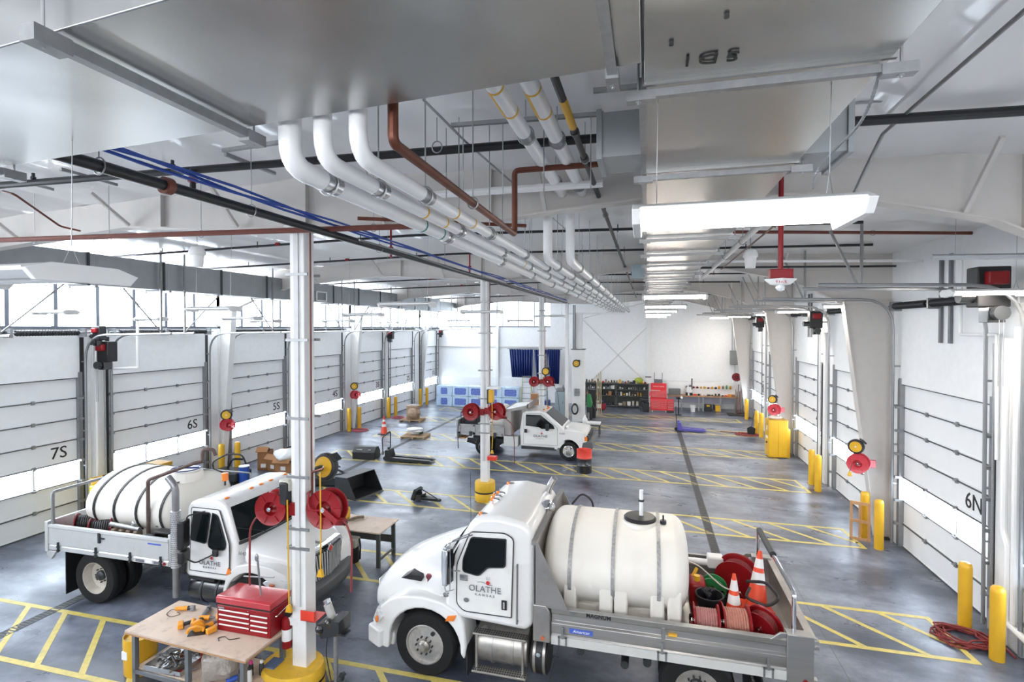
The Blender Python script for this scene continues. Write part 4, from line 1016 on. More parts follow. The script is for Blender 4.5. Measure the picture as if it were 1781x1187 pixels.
m = MB(); m.lathe([(.001, 0), (.28, 0), (.31, .03), (.31, .24), (.28, .27), (.001, .27)], (-1.72, 7.98, .50), (1, 0, 0), 30); dt = m.build('side_drum', BLACKPL, tr)
m = MB(); m.ring((-1.65, 7.98, .5), (1, 0, 0), .305, .32, 30, .04).ring((-1.5, 7.98, .5), (1, 0, 0), .305, .32, 30, .04); m.each('drum_band', STAINLESS, dt)
MB().ball((-1.58, 7.665, .62), .035, 10, (1, .5, 1)).build('drum_cap', PALEBLUE, dt)
m = MB()
for (x, z) in ((-.3, .62), (.02, .7), (-.95, .72), (1.55, .6)): m.cyl((x, 7.75, z), (x, 8.2, z), .06, n=12)
m.each('air_tank', DARKSTEEL, tr)
# ---- bed
bd = MB(); bd.box(-1.35, 2.08, 7.56, 9.92, 1.0, 1.06).build('bed_floor', STAINLESS, tr)
for side, yy, s in ((0, 7.50, -1), (1, 9.98, 1)):
    i = -s
    prf = [(yy, .93), (yy, 1.06), (yy+i*.02, 1.08), (yy-i*.0, 1.11), (yy, 1.24), (yy+i*.035, 1.27), (yy+i*.035, 1.36), (yy, 1.385), (yy-i*.01, 1.46), (yy+i*.07, 1.47), (yy+i*.08, 1.08), (yy+i*.08, .93)]
    m = MB(); m.prism(prf, 'x', -1.35, 1.80); sd = m.build('side_board', ALU, tr, bevel=.004)
    if side == 0:
        MB().box(-1.35, 1.80, yy-.012, yy-.002, .93, 1.055).build('lower_rail', M('pale bed rail', (.70, .70, .68), .4, .3, var=.05), tr)
        for x in (-1.18, .22, 1.58):
            h = MB(); h.box(x-.016, x+.016, yy-.035, yy-.012, 1.04, 1.20); h.box(x-.07, x+.07, yy-.03, yy-.012, 1.045, 1.07)
            h.box(x-.065, x-.04, yy-.03, yy-.012, .94, 1.07); h.box(x+.04, x+.065, yy-.03, yy-.012, .94, 1.07)
            h.build('hinge_bracket', STRUT, sd, bevel=.003)
        h = MB(); h.box(.21, .26, yy-.03, yy, 1.25, 1.40); h.build('latch', STRUT, sd, bevel=.003)
        fm = frame_m((-.66, yy-.014, 1.425), (1, 0, -.01), (0, 0, 1)); textmesh('MAGNUM', .08, BLACKTXT, 'bed_lettering', sd, fm, .002, bold=.002)
        textmesh('9880', .06, GREYBOX, 'bed_lettering', sd, frame_m((-1.02, yy-.014, 1.425), (1, 0, 0), (0, 0, 1)), .002)
        st = MB().box(-1.08, -.74, yy-.008, yy+.0, 1.13, 1.20).build('sticker', M('blue sticker', (.06, .12, .5), .4, var=0), sd)
        textmesh('American', .062, WHITETXT, 'sticker_lettering', st, frame_m((-.91, yy-.010, 1.165), (1, 0, 0), (0, 0, 1)), .001, shear=.3)
        MB().box(.30, .42, yy-.003, yy+.035, 1.29, 1.32).build('data_plate', YELLOWTAPE, sd)
# pillars and bulkhead
m = MB()
for yy, s in ((7.46, 1), (10.02, -1)):
    m.prism([(-1.62, .95), (-1.36, .95), (-1.36, 1.40), (-1.42, 1.50), (-1.60, 1.50), (-1.62, 1.48)], 'y', yy, yy+s*.16)
m.each('front_pillar', STAINLESS, tr, bevel=.018)
m = MB(); m.cyl((-1.47, 7.455, 1.02), (-1.47, 7.44, 1.02), .03, n=14); m.build('clearance_light', M('dull orange lens', (.5, .12, .05), .3, var=0), tr)
m = MB(); m.box(-1.62, -1.585, 7.48, 10.0, 1.06, 2.42); m.box(-1.64, -1.56, 7.46, 10.02, 2.38, 2.44)
m.prism([(-1.60, 2.40), (-1.55, 2.40), (-1.10, 1.46), (-1.60, 1.46)], 'y', 7.48, 7.50); m.prism([(-1.60, 2.40), (-1.55, 2.40), (-1.10, 1.46), (-1.60, 1.46)], 'y', 9.98, 10.0)
m.build('bulkhead', STAINLESS, tr)
m = MB()
for yy, s in ((7.46, 1), (10.02, -1)):
    m = MB(); m.box(1.80, 2.12, yy, yy+s*.16, .88, 1.56)
    m.prism([(1.80, 1.50), (1.80, 1.56), (1.72, 1.56), (1.60, 1.46), (1.60, 1.44)], 'y', yy+s*.02, yy+s*.05)
    m.build('rear_pillar', ALU, tr, bevel=.008)
MB().cyl((2.02, 7.455, .96), (2.02, 7.44, .96), .035, n=14).build('tail_light', RED, tr)
m = MB(); m.box(2.08, 2.13, 7.6, 9.9, 1.0, 1.52); m.box(2.05, 2.16, 7.5, 9.98, 1.49, 1.53); m.build('tailgate', STAINLESS, tr, bevel=.006)
m = MB(); m.box(2.12, 2.18, 7.46, 7.56, 1.40, 1.52).box(2.12, 2.17, 7.47, 7.55, .9, 1.0); m.cyl((2.15, 7.44, 1.44), (2.15, 7.58, 1.44), .03, n=10); m.build('tailgate_hinge', ALU, tr, bevel=.006)
m = MB(); m.tube([(1.90, 7.56, 1.5), (1.90, 7.56, 2.07), (1.90, 9.90, 2.07), (1.90, 9.90, 1.5)], .028, n=10, fil=.07); rk = m.build('rack_rail', CHROME, tr)
MB().cyl((1.90, 8.75, 2.075), (1.90, 9.75, 2.075), .05, n=12).build('foam_pad', BLACKPL, rk)
MB().tube([(-1.38, 9.9, 2.2), (-1.2, 9.95, 2.42), (-1.0, 9.95, 2.3), (-.9, 9.95, 1.6)], .02, n=6, fil=.15).build('tarp_arm', BLACKPL, tr)

# cream tank in the bed (rests on the bed: its own thing)
def poly_tank(name, label, cx, cy, cz, L, a, b, straps, strapm, group=None, dome=.18, nseg=36, ribs=()):
    t = T(name, label, 'tank', (cx, cy, cz-b), 0, group)
    prof_ = []; N = 9
    xs = []
    for i in range(N+1): # end cap
        q = i/N; xs.append((-L/2+dome*(1-math.cos(q*PI/2)), math.sin(q*PI/2)**.55))
    body = xs+[(-x, r) for x, r in reversed(xs)]
    rings = []
    for x, r in body:
        r = max(r, .02); ring = []
        for k in range(nseg):
            th = 2*PI*k/nseg; ring.append(Vector((cx+x, cy+a*r*math.cos(th), cz+b*r*math.sin(th))))
        rings.append(ring)
    m = MB(); m.loft(rings); m.build('shell', POLY, t)
    for sx in straps:
        pts = [(cx+sx, cy+(a+.008)*math.cos(2*PI*k/40), cz+(b+.008)*math.sin(2*PI*k/40)) for k in range(40)]
        s_ = MB(); rr = []
        v = []; 
        for p in pts:
            d = Vector((0, (p[1]-cy)/a, (p[2]-cz)/b)).normalized()
            for dx, dr in ((-.026, 0), (.026, 0), (.026, .012), (-.026, .012)): v.append(Vector((p[0]+dx, p[1]+d.y*dr, p[2]+d.z*dr)))
        f_ = []
        for k in range(40):
            j = (k+1) % 40
            for q in range(4): f_.append((k*4+q, j*4+q, j*4+(q+1) % 4, k*4+(q+1) % 4))
        s_.add(v, f_); s_.build('strap', strapm, t)
    return t
pt = poly_tank('water_tank', 'big cream oval tank with three grey straps in the bed of the bottom centre truck', -.48, 8.74, 1.83, 2.24, 1.0, .665, (-.64, .0, .66), M('grey worn strap', (.36, .36, .36), .5, .2, var=.35, scale=25), dome=.24)
m = MB()
for x in (-1.12, -.58, -.36, .16, .40): MB().prism([(7.80, 1.07), (9.68, 1.07), (9.68, 1.45), (9.3, 1.95), (8.2, 1.95), (7.90, 1.92), (7.755, 1.76), (7.775, 1.55)], 'x', x-.10, x+.10).build('leg', POLY, pt, bevel=.03, seg=3)
m = MB(); m.prism([(-1.1, 1.07), (.5, 1.07), (.5, 1.36), (.3, 1.30), (.1, 1.40), (-.1, 1.30), (-.4, 1.30), (-.6, 1.42), (-.8, 1.28), (-1.1, 1.28)], 'y', 8.1, 9.4); m.build('saddle', POLY, pt, bevel=.02)
MB().lathe([(.30, 2.38), (.28, 2.49), (.22, 2.51)], (-.1, 8.60, 0), n=30).build('collar', POLY, pt)
MB().lathe([(.25, 2.49), (.255, 2.53), (.23, 2.555), (.001, 2.565)], (-.1, 8.60, 0), n=30).build('lid', BLACKPL, pt)
m = MB(); m.cyl((-.08, 8.60, 2.55), (-.08, 8.60, 2.97), .032, n=12); m.build('filler_pipe', WHITETXT, pt)
m = MB(); m.cyl((-.08, 8.60, 2.79), (-.08, 8.60, 2.82), .05, n=12).cyl((.26, 8.55, 2.44), (.26, 8.55, 2.53), .05, n=12).cyl((.26, 8.55, 2.53), (.26, 8.55, 2.61), .014, n=8); m.each('clamp', BLACKPL, pt)

# ---- cargo behind the tank
def hose_reel(c, axis, R, wd, drumm, hosem, label, name='hose_reel', group=None, hr=.72, hub=True, frame=True, loops=9):
    c = Vector(c); ax = Vector(axis).normalized(); t = T(name, label, 'hose reel', c-Vector((0,0,R)), 0, group)
    for s in (-1, 1):
        m = MB(); h = s*wd/2
        m.lathe([(R*.16, h), (R*.94, h), (R, h+s*.012), (R, h+s*.024), (R*.93, h+s*.016), (R*.35, h+s*.016), (R*.3, h+s*.004), (R*.16, h+s*.004)], c, ax, 36, closed=True)
        m.build('disc', drumm, t)
    m = MB()
    k = 0; prof_ = []
    n = loops*4
    for i in range(n+1):
        x = -wd/2*.98+wd*.98*i/n; prof_.append((R*hr+R*.045*abs(math.sin(i*PI/4)), x))
    m.lathe([(R*.2, prof_[0][1])]+prof_+[(R*.2, prof_[-1][1])], c, ax, 30); m.build('wound_hose', hosem, t, sharp=20)
    m = MB(); m.cyl(c-ax*(wd/2+.05), c+ax*(wd/2+.05), R*.12, n=14); m.build('hub', CHROME, t)
    if frame:
        m = MB(); sd = ax.cross(Vector((0,0,1))).normalized()
        for s in (-1, 1):
            q = c+ax*s*(wd/2+.045)
            m.beam(q, q-Vector((0,0,R))+sd*R*.5, .035, .012); m.beam(q, q-Vector((0,0,R))-sd*R*.5, .035, .012)
        m.build('stand', drumm, t)
    return t
G = 'hose reels in the bed of the bottom centre truck'
hose_reel((.84, 7.93, 1.33), (1, 0, 0), .25, .30, RED, M('dusty pink hose', (.40, .17, .16), .5, var=.2, scale=30), 'red reel of pinkish hose nearest the cream tank', group=G)
hose_reel((1.24, 7.98, 1.34), (1, .05, 0), .27, .32, RED, M('salmon hose', (.48, .20, .15), .5, var=.2, scale=30), 'red reel of salmon hose under the standing traffic cone', group=G)
hose_reel((1.60, 8.00, 1.34), (.62, .78, .25), .26, .16, RED, DKRED, 'red reel tilted by the near rear corner of the bed', group=G)
hose_reel((1.48, 9.35, 1.42), (.35, .9, .2), .33, .22, RED, DKRED, 'big dark red reel at the far side of the bed near the tailgate', group=G)
def cone(loc, h, label, tilt=None, group='traffic cones', base=ORANGE, bands=((.42, .62), (.70, .86))):
    t = T('traffic_cone', label, 'traffic cone', loc, 0, group); r0 = h*.19; r1 = h*.035
    mt = Matrix.Identity(4) if tilt is None else tilt
    def rad(q): return r0+(r1-r0)*q
    m = MB(); m.lathe([(r0*1.06, .02), (r0, .035), (r1, h), (r1*.6, h), (r1*.5, h*.99)], (0,0,0), n=24); m.xf(mt); m.build('cone_body', base, t, world=False)
    for a, b in bands:
        m = MB(); m.lathe([(rad(a)+.004, a*h), (rad(b)+.004, b*h)], (0,0,0), n=24); m.lathe([(rad(a)-.002, a*h), (rad(b)-.002, b*h)], (0,0,0), n=24); m.xf(mt); m.build('reflective_band', REFLECT, t, world=False)
    m = MB(); s = h*.27; m.prism([(-s, -s), (s, -s), (s, s), (-s, s)], 'z', 0, .03); m.xf(mt); m.build('base', BLACKPL if base is ORANGE and tilt is None else base, t, world=False, bevel=.01)
    return t
cone((1.27, 8.28, 1.30), .62, 'orange cone with two white bands standing upright among the reels in the truck bed', bands=((.30, .52), (.62, .86)))
cone((1.66, 8.72, 1.24), .84, 'bright orange cone leaning in the corner of the truck bed by the tailgate', Matrix.Rotation(-.22, 4, 'X')@Matrix.Rotation(.10, 4, 'Y'))
cone((1.52, 8.50, 1.22), .45, 'second orange cone lying under the leaning one in the truck bed', Matrix.Rotation(1.25, 4, 'X')@Matrix.Rotation(.1, 4, 'Y'), bands=((.4, .6),))
t = T('black_bucket', 'black bucket holding black parts behind the reels in the truck bed', 'bucket', (.95, 8.50, 1.065))
m = MB(); m.lathe([(.001, 0), (.15, 0), (.20, .38), (.215, .40), (.205, .41), (.19, .40), (.14, .02), (.001, .02)], (0,0,0), n=28); m.build('pail', BLACKPL, t, world=False)
m = MB()
for k in range(4): m.tube([(-.08+.03*k, .02, .1), (.0+.03*k, .05*k-.05, .38), (-.12+.05*k, .0, .47)], .03, n=6, fil=.05)
m.build('spray_arm', BLACKGLOSS, t, world=False)
t = T('red_jug', 'red fuel jug with yellow cap wedged against the cream tank end', 'jug', (.80, 8.95, 1.065))
MB().box(-.12, .14, -.2, .2, 0, .42).build('body', RED, t, world=False, bevel=.07, seg=4)
m = MB(); m.cyl((0, -.08, .42), (0, -.08, .50), .05, n=14).cyl((-.05, .08, .40), (.02, .15, .52), .03, n=10); m.each('cap', YELLOW, t, world=False)
t = T('pump_assembly', 'white and black pump with thick pipes at the far side of the truck bed', 'pump', (1.15, 9.55, 1.065))
MB().cyl((-.75, .05, .42), (.05, .05, .42), .055, n=14).build('white_pipe', WHITETXT, t, world=False)
MB().box(-.12, .14, -.06, .16, .36, .56).build('white_housing', WHITE_STEEL, t, world=False, bevel=.03, seg=3)
m = MB()
for k in range(4): m.cyl((.16+k*.06, .05, .40), (.19+k*.06, .05, .40), .12-.01*(k % 2), n=16)
m.box(.1, .35, -.1, .15, 0, .3); m.tube([(-.3, 0, .1), (-.1, -.2, .2), (.1, -.1, .35)], .035, n=8, fil=.1); m.build('black_pump', BLACKGLOSS, t, world=False, bevel=.008)
t = T('green_hose_coil', 'dark green reel between the bucket and the pump in the truck bed', 'hose reel', (1.08, 9.05, 1.065))
m = MB().lathe([(.06, -.06), (.2, -.07), (.2, -.05), (.14, -.04), (.14, .04), (.2, .05), (.2, .07), (.06, .06)], (0, 0, .25), (.3, 1, .2), 28, closed=True); m.build('drum', GREEN, t, world=False)
MB().box(-.15, .15, -.1, .1, 0, .12).build('stand', DARKSTEEL, t, world=False)
o = MB().tube([(.62, 9.3, 1.62), (.85, 9.1, 1.63), (1.2, 8.85, 1.42), (1.45, 8.8, 1.40)], .012, n=6, fil=.1).build('spray_wand', BEIGEPL); tag(o, 'thin tan spray wand lying across the truck bed cargo', 'spray wand')
o = MB().tube([(1.55, 8.62, 1.58), (1.45, 8.45, 1.5), (1.75, 8.35, 1.45), (1.95, 8.5, 1.52), (1.8, 8.7, 1.66), (1.5, 8.65, 1.66)], .022, n=8, fil=.1).build('black_strap', BLACKPL); tag(o, 'black hose loop around the leaning cone in the truck bed', 'hose')

random.seed(31)
for k, (x, y) in enumerate(((.95, 8.05), (1.02, 8.25), (1.42, 8.15), (1.40, 8.75), (1.05, 9.35), (.75, 8.3), (1.75, 8.35), (1.22, 9.0))):
    m = MB(); h_ = random.uniform(.12, .25); m.cyl((x-.07, y, 1.075), (x-.07, y, 1.07+h_), .045, n=10); m.tube([(x-.1, y, 1.07+h_), (x, y-.05, 1.10+h_), (x+.08, y, 1.12)], .022, n=7, fil=.03); m.box(x-.02, x+.07, y-.04, y+.05, 1.07, 1.07+h_*.7)
    o = m.build('hose_fitting', BLACKGLOSS if k % 2 else DARKSTEEL); tag(o, 'black hose fitting on the bottom centre truck bed, '+('by the bucket', 'behind the pink hose reel', 'between the two near reels', 'beside the leaning cone', 'before the white pump pipe', 'against the cream tank', 'by the tilted corner reel', 'behind the green reel')[k], 'hose fitting', 'black fittings among the reels')
# ================================================================== LEFT TRUCK (nose toward +X)
tr = tanker = T('tanker_truck', 'white flatbed truck at the left carrying a long cream tank with black straps', 'truck', (-8.7, 9.0, 0))
Y0, Y1 = 7.93, 10.18; YM = (Y0+Y1)/2
m = MB()
for yy in (8.6, 9.5): m.box(-11.7, -6.4, yy-.04, yy+.04, .62, .86)
m.cyl((-10.78, 8.1, .52), (-10.78, 10.0, .52), .09, n=12); m.cyl((-6.98, 8.2, .52), (-6.98, 9.9, .52), .07, n=12); m.box(-9.9, -9.3, 8.7, 9.4, .45, .7)
m.build('chassis', DARKSTEEL, tr)
cabp = [(-8.50, .92), (-8.52, 2.10), (-8.47, 2.24), (-8.30, 2.30), (-7.9, 2.33), (-7.72, 2.28), (-7.62, 2.20), (-7.34, 1.60), (-7.30, 1.0), (-7.42, .86), (-8.4, .86)]
def tumbL(v): return tumb(v, 1.55, .14, YM)
def wrapF(v):
    v = tumbL(v)
    if v.x > -7.75: v.x += .16*(1-((v.y-YM)/1.12)**2)*min(1, (v.x+7.75)/.3)
    return v
m = MB()
ny = 9; rings = []
for j in range(ny):
    y = Y0+.02+(Y1-Y0-.04)*j/(ny-1); rings.append([wrapF(Vector((x, y, z))) for x, z in cabp])
m.loft(rings); m.build('cab', TRUCKWHITE, tr, bevel=.05, seg=3)
# wraparound windshield
m = MB(); rin = []; rout = []
for j in range(13):
    y = Y0+.10+(Y1-Y0-.20)*j/12
    a = wrapF(Vector((-7.625, y, 2.19))); b = wrapF(Vector((-7.35, y, 1.615)))
    rin.append([a+Vector((.016, 0, .012)), b+Vector((.022, 0, .010)), b+Vector((-.02, 0, -.01)), a+Vector((-.02, 0, -.01))])
m.loft(rin); ws = m.build('windshield', GLASSDK, tr)
m = MB()
for j in (0, 1):
    y = YM-.1+j*.9*(-1); m.tube([wrapF(Vector((-7.35, y+.5, 1.60)))+Vector((.04, 0, .02)), wrapF(Vector((-7.46, y-.05, 1.83)))+Vector((.03, 0, .02))], .008, n=5)
m.build('wiper', BLACKPL, ws)
MB().loft([[wrapF(Vector((-7.365+dx, Y0+.08+(Y1-Y0-.16)*j/12, 1.59+dz))) for dx, dz in ((.03, -.03), (.06, -.03), (.05, .02), (.02, .02))] for j in range(13)]).build('cowl', BLACKPL, tr)
# sun visor marker lights
for i_, f in enumerate((.10, .42, .56, .70, .93)):
    p = wrapF(Vector((-7.80, Y0+(Y1-Y0)*f, 2.315))); MB().ball(p, .05, 12, (.8, 1.2, .45)).build('marker_light', AMBER, tr)
for side, yy, th in ((0, Y0+.015, -.012), (1, Y1-.015, .012)):
    def ss(v, yv=yy): v.y = v.y+((YM-yv)*.14*max(0, v.z-1.55)); return v
    door = [(-8.36, 1.0), (-8.40, 2.16), (-7.76, 2.16), (-7.46, 1.58), (-7.46, 1.0)]
    dr = MB().prism(door, 'y', yy, yy+th*1.2, ss).build('door', TRUCKWHITE, tr, bevel=.004)
    MB().tube([ss(Vector((p[0], yy+th*1.1, p[1]))) for p in door+[door[0]]], .008, n=6, fil=.04).build('door_seal', DARKSTEEL, dr)
    for win, nm_ in (([(-8.34, 2.09), (-8.34, 1.58), (-7.98, 1.54), (-7.95, 2.09)], 'window_glass'), ([(-7.90, 2.09), (-7.93, 1.50), (-7.82, 1.44), (-7.56, 1.46), (-7.54, 1.58), (-7.78, 2.06)], 'vent_glass')):
        poly = [(v.x, v.z) for v in fillet([Vector((p[0], 0, p[1])) for p in win+[win[0]]], .04, 3)[:-1]]
        MB().prism(poly, 'y', yy+th, yy+th*1.7, ss).build(nm_, GLASSDK, dr, smooth=False)
        MB().tube([ss(Vector((p[0], yy+th*1.5, p[1]))) for p in win+[win[0]]], .010, n=6, fil=.05).build('window_seal', BLACKPL, dr)
    if side == 0: city_mark(dr, -7.90, yy+th*1.6, 1.18, .80)
textmesh('6642', .085, GREYTXT, 'unit_number', tr, frame_m((-7.24, 8.005, 1.40), (1, .05, -.05), (0, .3, 1)), .002)
# mirrors
for yy, sg in ((7.72, -1), (10.4, 1)):
    m = MB(); m.tube([(-8.0, yy-sg*.22, 2.14), (-8.18, yy, 2.12), (-8.22, yy, 1.95)], .014, n=6, fil=.05); m.tube([(-8.22, yy, 1.32), (-8.05, yy-sg*.04, 1.24), (-7.72, yy-sg*.18, 1.40)], .014, n=6, fil=.06)
    m.tube([(-8.22, yy, 2.0), (-8.22, yy, 1.32)], .014, n=6); m.build('mirror_arm', BLACKPL, tr)
    MB().cbox((-8.25, yy-.02, 1.78), (.12, .24, .52), rz=.3).build('mirror', BLACKPL, tr, bevel=.03, seg=3)
    MB().cbox((-8.25, yy-.02, 1.38), (.12, .24, .24), rz=.3).build('mirror', BLACKPL, tr, bevel=.04, seg=3)
MB().cbox((-8.47, 7.9, 1.06), (.08, .04, .26)).build('door_handle', BLACKPL, tr, bevel=.015)
MB().cbox((-7.70, 7.86, 1.42), (.12, .05, .13)).build('arm_mount', BLACKPL, tr, bevel=.02)
# hood
def hr(x, hw, z0, zt, cr): return hood_ring(x, hw, z0, zt, cr, YM)
R_ = [hr(-7.34, 1.09, .95, 1.62, .50), hr(-7.05, 1.06, .92, 1.58, .46), hr(-6.75, .98, .85, 1.51, .46), hr(-6.50, .86, .72, 1.42, .46), hr(-6.34, .76, .66, 1.30, .44), hr(-6.27, .66, .66, 1.18, .38)]
hd = MB().loft(R_).build('hood', TRUCKWHITE, tr, sub=2)
# grille
m = MB(); gx = -6.12
def vee(mb):
    for v in mb.v: v.x -= .17*abs(v.y-YM)
    return mb
sh = [(YM-.56, 1.26), (YM-.66, 1.16), (YM-.52, .58), (YM, .56), (YM+.52, .58), (YM+.66, 1.16), (YM+.56, 1.26), (YM, 1.30)]
m.prism(sh, 'x', gx-.14, gx); vee(m); gr = m.build('grille', CHROME, hd, bevel=.02, seg=3)
sh2 = [(YM-.52, 1.19), (YM-.57, 1.12), (YM-.45, .64), (YM, .63), (YM+.45, .64), (YM+.57, 1.12), (YM+.52, 1.19), (YM, 1.20)]
vee(MB().prism(sh2, 'x', gx-.02, gx+.008)).build('grille_recess', BLACKPL, gr, smooth=False)
m = MB()
for k in range(15):
    t_ = (k+.5)/15*2-1; m.beam((gx+.02, YM+t_*.53, 1.17), (gx+.02, YM+t_*.43, .66), .016, .02)
vee(m).build('grille_bar', M('bright grille bar', (.75, .76, .78), .3, .4), gr)
MB().cbox((gx+.03, YM, 1.20), (.02, .13, .13), rx=PI/4).build('diamond_badge', CHROME, gr, bevel=.006)
MB().cbox((gx+.045, YM, 1.20), (.01, .085, .085), rx=PI/4).build('badge_face', REDTXT, gr)
# fenders
wx, wz = -6.98, .52
arch = [(wx+.58*math.cos(a), wz+.60*math.sin(a)) for a in [PI*(-.02+1.04*i/14) for i in range(15)]]
fen = [(-6.38, .44), (-6.26, .48), (-6.20, .64), (-6.23, .94), (-6.34, 1.10), (-6.56, 1.22), (-6.95, 1.28), (-7.3, 1.20), (-7.52, 1.02), (-7.60, .72), (-7.61, .42)]
poly = fen+[(a, b) for a, b in reversed(arch)][::-1] if False else fen+[(wx+.58*math.cos(a), wz+.58*math.sin(a)) for a in [PI*(1.02-1.04*i/14) for i in range(15)]]
for ya, yb in ((7.92, 8.45), (9.68, 10.2)):
    def bulge(v):
        t = max(0, (v.x+6.75)/.55); v.y = YM+(v.y-YM)*(1-.12*t*t); return v
    MB().prism(poly, 'y', ya, yb, bulge).build('fender', TRUCKWHITE, tr, bevel=.07, seg=4)
    sgn = -1 if ya < 9 else 1; yo = (ya if sgn < 0 else yb)
    hl = MB(); hl.prism([(-6.30, .74), (-6.20, .84), (-6.24, .98), (-6.40, 1.03), (-6.68, .99), (-6.74, .95), (-6.54, .80)], 'y', yo+sgn*.006, yo-sgn*.12, bulge)
    hl.build('headlight', MATS['headlight lens'], tr, bevel=.02, seg=3)
    MB().ball(bulge(Vector((-6.54, yo+sgn*.01, .93))), .045, 10, (1.4, .3, .7)).build('headlight_bulb', RED if False else MATS['dull orange lens'], tr)
    MB().prism([(-7.40, 1.05), (-7.52, 1.0), (-7.47, 1.15)], 'y', yo+sgn*.014, yo-sgn*.02).build('side_marker', AMBER, tr, bevel=.004)
m = MB(); rings = []
for j in range(11):
    y = 7.9+(10.22-7.9)*j/10; q = ((y-YM)/1.16)**2
    rings.append([Vector((x-.26*q*q-.14*q, y, z)) for x, z in ((-6.26, .34), (-6.02, .36), (-5.97, .46), (-5.99, .62), (-6.06, .68), (-6.26, .68))])
m.loft(rings); bp_ = m.build('bumper', M('dark grey bumper', (.09, .095, .10), .4, .2, var=.1), tr, bevel=.02)
wheel(tr, (wx, 8.12, wz), .52, .28, -1, WHEELSTEEL); wheel(tr, (wx, 9.98, wz), .52, .28, 1, WHEELSTEEL)
for yy, o_ in ((8.10, -1), (8.44, -1), (9.70, 1), (10.02, 1)): wheel(tr, (-10.76, yy, .53), .53, .28, o_, WHEELSTEEL, dual=True, lugs=8)
m = MB(); m.box(-11.52, -11.50, 7.95, 8.65, .12, 1.05); m.build('mud_flap', BLACKPL, tr)
m = MB(); m.box(-11.52, -11.50, 9.5, 10.15, .12, 1.05); m.build('mud_flap', BLACKPL, tr)
# tank and battery box under the door
m = MB(); m.lathe([(.001, 0), (.25, 0), (.28, .02), (.28, .84), (.25, .86), (.001, .86)], (-8.50, 8.28, .55), (1, 0, 0), 30); ft = m.build('fuel_tank', BLACKGLOSS, tr)
m = MB().ring((-8.2, 8.28, .55), (1, 0, 0), .275, .292, 30, .05).ring((-7.85, 8.28, .55), (1, 0, 0), .275, .292, 30, .05); m.each('tank_strap', DARKSTEEL, ft)
m = MB(); m.box(-8.45, -7.85, 7.98, 8.4, .80, .85); st = m.build('step', BLACKPL, tr, bevel=.005)
m = MB()
for k in range(12):
    for j in range(5): m.cyl((-8.42+k*.05, 8.02+j*.075, .85), (-8.42+k*.05, 8.02+j*.075, .857), .015, n=5)
m.build('tread_stud', DARKSTEEL, st)
MB().lathe([(.05, .0), (.05, .05), (.001, .055)], (-7.74, 8.16, .81), (0, -.3, 1), 16).build('fuel_cap', CHROME, tr)
# exhaust stack with perforated shield
m = MB(); m.tube([(-8.62, 7.88, .48), (-8.62, 7.88, 2.50), (-8.66, 7.88, 2.62), (-8.80, 7.89, 2.74)], .062, n=18, fil=.1); ex = m.build('exhaust_stack', M('grey exhaust pipe', (.30, .30, .31), .4, .6, var=.15), tr)
m = MB(); m.cyl((-8.62, 7.88, 1.05), (-8.62, 7.88, 2.12), .085, n=24); sh_ = m.build('heat_shield', M('bright perforated shield', (.62, .62, .63), .35, .5, var=.2, scale=12), ex)
m = MB()
for k in range(26):
    for j in range(10):
        a = -PI*.95+j*.30+(k % 2)*.15; p = Vector((-8.62+.086*math.cos(a), 7.88+.086*math.sin(a), 1.09+k*.04)); d = Vector((math.cos(a), math.sin(a), 0))
        m.cyl(p-d*.002, p+d*.002, .0075, n=5)
m.build('shield_slot', DARKSTEEL, sh_)
# bed
MB().box(-11.88, -8.85, 7.98, 10.12, 1.05, 1.11).build('bed_floor', STAINLESS, tr)
BEDW = M('weathered light aluminium', (.66, .67, .67), .42, .45, var=.06, scale=4, dirt=(.35, .34, .33), dirt_amt=.3, dscale=4)
for yy, s in ((7.90, -1), (10.2, 1)):
    i = -s
    prf = [(yy, 1.02), (yy-i*.0, 1.10), (yy+i*.02, 1.12), (yy, 1.14), (yy, 1.47), (yy-i*.015, 1.49), (yy-i*.01, 1.54), (yy+i*.06, 1.54), (yy+i*.07, 1.10), (yy+i*.07, 1.02)]
    sb = MB().prism(prf, 'x', -11.9, -8.83).build('side_board', BEDW, tr, bevel=.003)
    if s < 0:
        for x in (-11.62, -10.62, -9.75, -9.0):
            h = MB(); h.box(x-.014, x+.014, yy-.03, yy, 1.0, 1.20); h.box(x-.035, x+.035, yy-.028, yy-.004, 1.02, 1.05); h.box(x-.035, x+.035, yy-.028, yy-.004, 1.09, 1.12); h.build('hinge_bracket', DARKSTEEL, sb)
        for k, (x0_, x1_) in enumerate(((-9.62, -9.42), (-9.38, -9.22), (-9.18, -9.02))): MB().box(x0_, x1_, yy-.006, yy+.002, 1.035, 1.085).build('sticker', GREYTXT if k != 1 else WHITETXT, sb)
        MB().box(-9.32, -9.0, yy-.003, yy, 1.40, 1.43).build('sticker', MATS['blue sticker'], sb)
        MB().cyl((-8.92, yy-.012, 1.06), (-8.92, yy, 1.06), .03, n=12).build('clearance_light', RED, sb)
        MB().box(-10.55, -10.5, yy-.03, yy, 1.30, 1.5).box(-10.52, -10.40, yy-.02, yy, 1.38, 1.41).build('latch', DARKSTEEL, sb)
m = MB(); m.box(-11.98, -11.90, 7.88, 10.22, .98, 1.60); m.prism([(-11.96, 1.0), (-11.70, 1.0), (-11.84, .82), (-11.96, .9)], 'y', 7.9, 7.96); m.build('tailgate', BEDW, tr, bevel=.01)
m = MB()
m.tube([(-11.84, 7.95, 1.50), (-11.84, 7.95, 2.20), (-11.84, 10.12, 2.20), (-11.84, 10.12, 1.5)], .032, n=8, fil=.05); rk = m.build('rack_rail', STRUT, tr)
MB().cyl((-11.84, 9.0, 2.21), (-11.84, 10.0, 2.21), .055, n=10).build('foam_pad', BLACKPL, rk)
